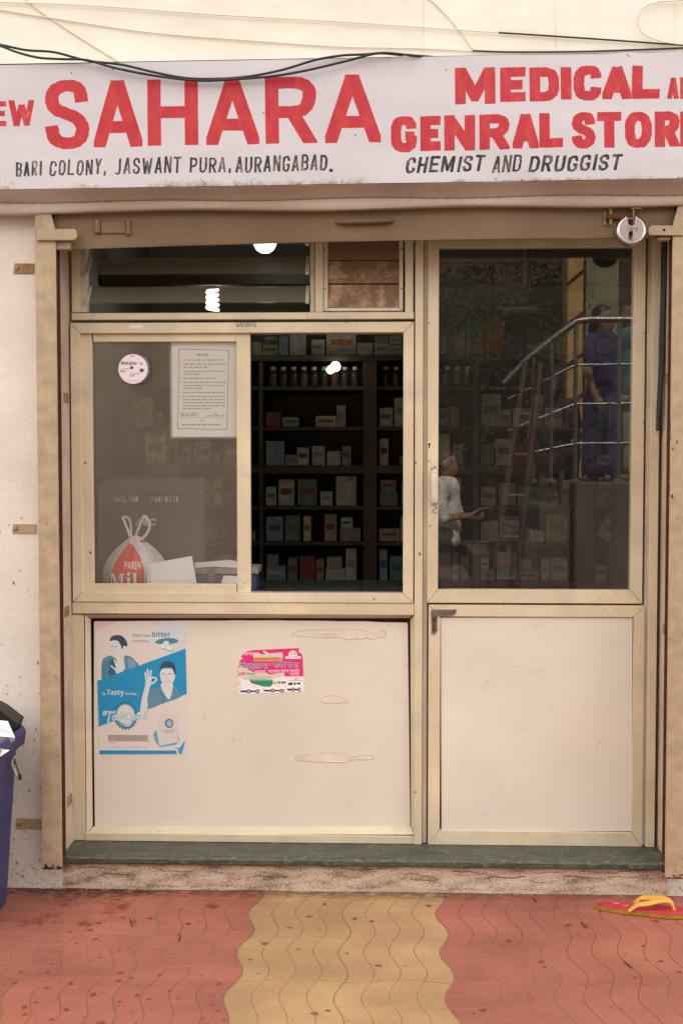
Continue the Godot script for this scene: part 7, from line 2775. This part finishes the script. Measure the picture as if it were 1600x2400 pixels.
# ---------------------------------------------------------------- people mirrored in the door
func person(at: Vector3, hgt: float, turn: float, label: String, c: Dictionary) -> void:
	var o := thing("person", label, "person", "", at)
	var k := hgt / 1.65
	var B := Basis(Vector3.UP, turn)
	var seat: bool = c.get("seated", false)
	var J := func(x: float, y: float, z: float) -> Vector3: return at + B * (Vector3(x, y - (0.42 if seat else 0.0), z) * k)
	var skin := mat("skin_tone", lin(0.24, 0.13, 0.085), 0.6)
	# skin: head, neck, arms and hands, feet
	var bones := []
	bones.append([J.call(0, 1.54, 0.005), J.call(0, 1.47, 0.02), 0.085, 0.07])
	bones.append([J.call(0, 1.46, 0.035), J.call(0, 1.44, 0.04), 0.052, 0.04])
	bones.append([J.call(0, 1.50, 0.085), J.call(0, 1.475, 0.10), 0.012, 0.016])
	bones.append([J.call(0, 1.42, 0.0), J.call(0, 1.33, -0.01), 0.05, 0.055])
	for sd in [-1.0, 1.0]:
		bones.append([J.call(0.083 * sd, 1.52, 0.0), J.call(0.085 * sd, 1.49, 0.0), 0.014, 0.012])
		var sh: Vector3 = J.call(0.17 * sd, 1.30, 0.0)
		var el: Vector3 = J.call(0.22 * sd, 1.03, -0.02 if not c.has("reading") else 0.04)
		var wr: Vector3 = J.call(0.20 * sd, 0.80, 0.06) if not c.has("reading") else J.call(0.07 * sd, 1.04, 0.25)
		bones.append([sh, el, 0.048, 0.038])
		bones.append([el, wr, 0.038, 0.026])
		var hd := (wr - el).normalized()
		var palm := wr + hd * 0.06 * k
		bones.append([wr, palm, 0.026, 0.03])
		var ac := B * Vector3(0, 0, 1) if not c.has("reading") else B * Vector3(0, 1, 0)
		for f in 4:
			var b0 := palm + ac * (0.022 * (f - 1.5)) * k
			var ln: float = [0.06, 0.072, 0.068, 0.052][f] * k
			bones.append([b0, b0 + hd * ln * 0.55, 0.010, 0.010])
			bones.append([b0 + hd * ln * 0.55, b0 + hd * ln * 0.95 - B * Vector3(0.012 * sd, 0, 0), 0.010, 0.009])
		bones.append([wr + hd * 0.02, wr + hd * 0.05 + ac * 0.045, 0.011, 0.010])
		if not seat:
			bones.append([J.call(0.09 * sd, 0.45, 0), J.call(0.09 * sd, 0.09, -0.02), 0.055, 0.04])
			bones.append([J.call(0.09 * sd, 0.05, -0.03), J.call(0.10 * sd, 0.035, 0.13), 0.04, 0.03])
		else:
			bones.append([J.call(0.1 * sd, 0.84, 0.42), J.call(0.1 * sd, 0.48, 0.42), 0.05, 0.04])
			bones.append([J.call(0.1 * sd, 0.455, 0.42), J.call(0.1 * sd, 0.455, 0.56), 0.038, 0.03])
	var s := MB.new()
	flesh(s, bones, 0.018, 0.03)
	part(o, "body", s, skin)
	s = MB.new()
	var hair := [[J.call(0, 1.57, -0.02), J.call(0, 1.53, -0.035), 0.09, 0.085]]
	if c.has("long_hair"):
		hair.append([J.call(0, 1.50, -0.06), J.call(0, 1.40, -0.09), 0.06, 0.045])
		hair.append([J.call(0, 1.46, -0.10), J.call(0, 1.42, -0.11), 0.05, 0.05])
	flesh(s, hair, 0.02, 0.03)
	part(o, "hair", s, mat("hair_black", lin(0.01, 0.008, 0.007), 0.5))
	# garments
	s = MB.new()
	var topb := [[J.call(0, 1.30, 0), J.call(0, 1.05, 0.0), 0.12, 0.115], [J.call(-0.1, 1.29, 0), J.call(0.1, 1.29, 0), 0.085, 0.085], [J.call(-0.05, 1.05, 0), J.call(0.05, 0.82, 0), 0.115, 0.125], [J.call(0.05, 1.05, 0), J.call(-0.05, 0.82, 0), 0.115, 0.125]]
	for sd in [-1.0, 1.0]:
		topb.append([J.call(0.16 * sd, 1.31, 0), J.call(0.20 * sd, 1.13, 0.0), 0.068, 0.062])
		if c.has("reading"):
			topb.append([J.call(0.20 * sd, 1.13, 0.0), J.call(0.22 * sd, 1.03, 0.05), 0.06, 0.055])
	flesh(s, topb, 0.022, 0.05)
	part(o, "top", s, c.top)
	s = MB.new()
	var low := []
	if seat:
		for sd in [-1.0, 1.0]:
			low.append([J.call(0.09 * sd, 0.86, 0.0), J.call(0.1 * sd, 0.88, 0.42), 0.11, 0.08])
			low.append([J.call(0.1 * sd, 0.86, 0.42), J.call(0.1 * sd, 0.58, 0.42), 0.078, 0.065])
	elif c.has("skirt"):
		low.append([J.call(0, 1.0, 0), J.call(0, 0.55, 0), 0.118, 0.165])
		for sd in [-1.0, 1.0]:
			low.append([J.call(0.05 * sd, 0.7, 0), J.call(0.10 * sd, 0.15, 0.0), 0.13, 0.125])
		low.append([J.call(0, 0.6, 0), J.call(0, 0.16, 0.02), 0.14, 0.13])
	else:
		for sd in [-1.0, 1.0]:
			low.append([J.call(0.08 * sd, 0.86, 0), J.call(0.095 * sd, 0.47, 0.01), 0.11, 0.075])
			low.append([J.call(0.095 * sd, 0.47, 0.01), J.call(0.095 * sd, 0.12, -0.01), 0.075, 0.06])
	flesh(s, low, 0.024, 0.04)
	part(o, "lower_garment", s, c.low)

func make_people() -> void:
	var zp := 6.2
	var base_y: float = V(1350, 1126, zp).y - 0.02
	var blue := mat("blue_cotton", lin(0.018, 0.022, 0.085), 0.8)
	var flowered := mat("flowered_cotton", lin(0.45, 0.45, 0.45), 0.8, 0.0, M.rough_tex, 6.0)
	var cyan := mat("cyan_cotton", lin(0.05, 0.17, 0.20), 0.8)
	var white := mat("white_shirt", lin(0.62, 0.60, 0.57), 0.8)
	var darkc := mat("dark_trousers", lin(0.02, 0.02, 0.024), 0.8)
	var p := V(1412, 1000, zp + 0.55)
	person(Vector3(p.x, base_y, p.z), 1.50, PI * 0.75, "woman in a long blue dress standing on the platform across the street", {"top": blue, "low": blue, "skirt": true, "long_hair": true})
	p = V(1478, 1000, zp + 0.7)
	person(Vector3(p.x, base_y, p.z), 1.56, -PI * 0.6, "woman in a flowered pale dress with turquoise top standing on the platform", {"top": cyan, "low": flowered, "skirt": true, "long_hair": true})
	p = V(1300, 1000, zp + 0.9)
	person(Vector3(p.x, base_y - 0.16, p.z), 1.5, 0.3, "person in dark clothes sitting at the platform behind the railing", {"top": darkc, "low": darkc, "seated": true, "long_hair": true})
	p = V(1046, 1200, 7.4)
	person(Vector3(p.x, -0.16, p.z), 1.62, PI * 0.62, "man in a white shirt reading a paper on the road", {"top": white, "low": darkc, "reading": true})
	var sh := thing("held_paper", "folded white paper held by the man in the white shirt", "paper", "", Vector3(p.x + 0.2, 0.86, p.z - 0.1))
	var s := MB.new()
	var B := Basis(Vector3.UP, PI * 0.62)
	var c := Vector3(p.x, -0.16 + 1.06, p.z) + B * Vector3(0, 0, 0.30)
	s.box(Vector3(-0.10, -0.002, -0.07), Vector3(0.10, 0.002, 0.07), 0.0, Transform3D(B * Basis(Vector3.RIGHT, -0.6), c))
	part(sh, "sheet", s, M.white_paper)
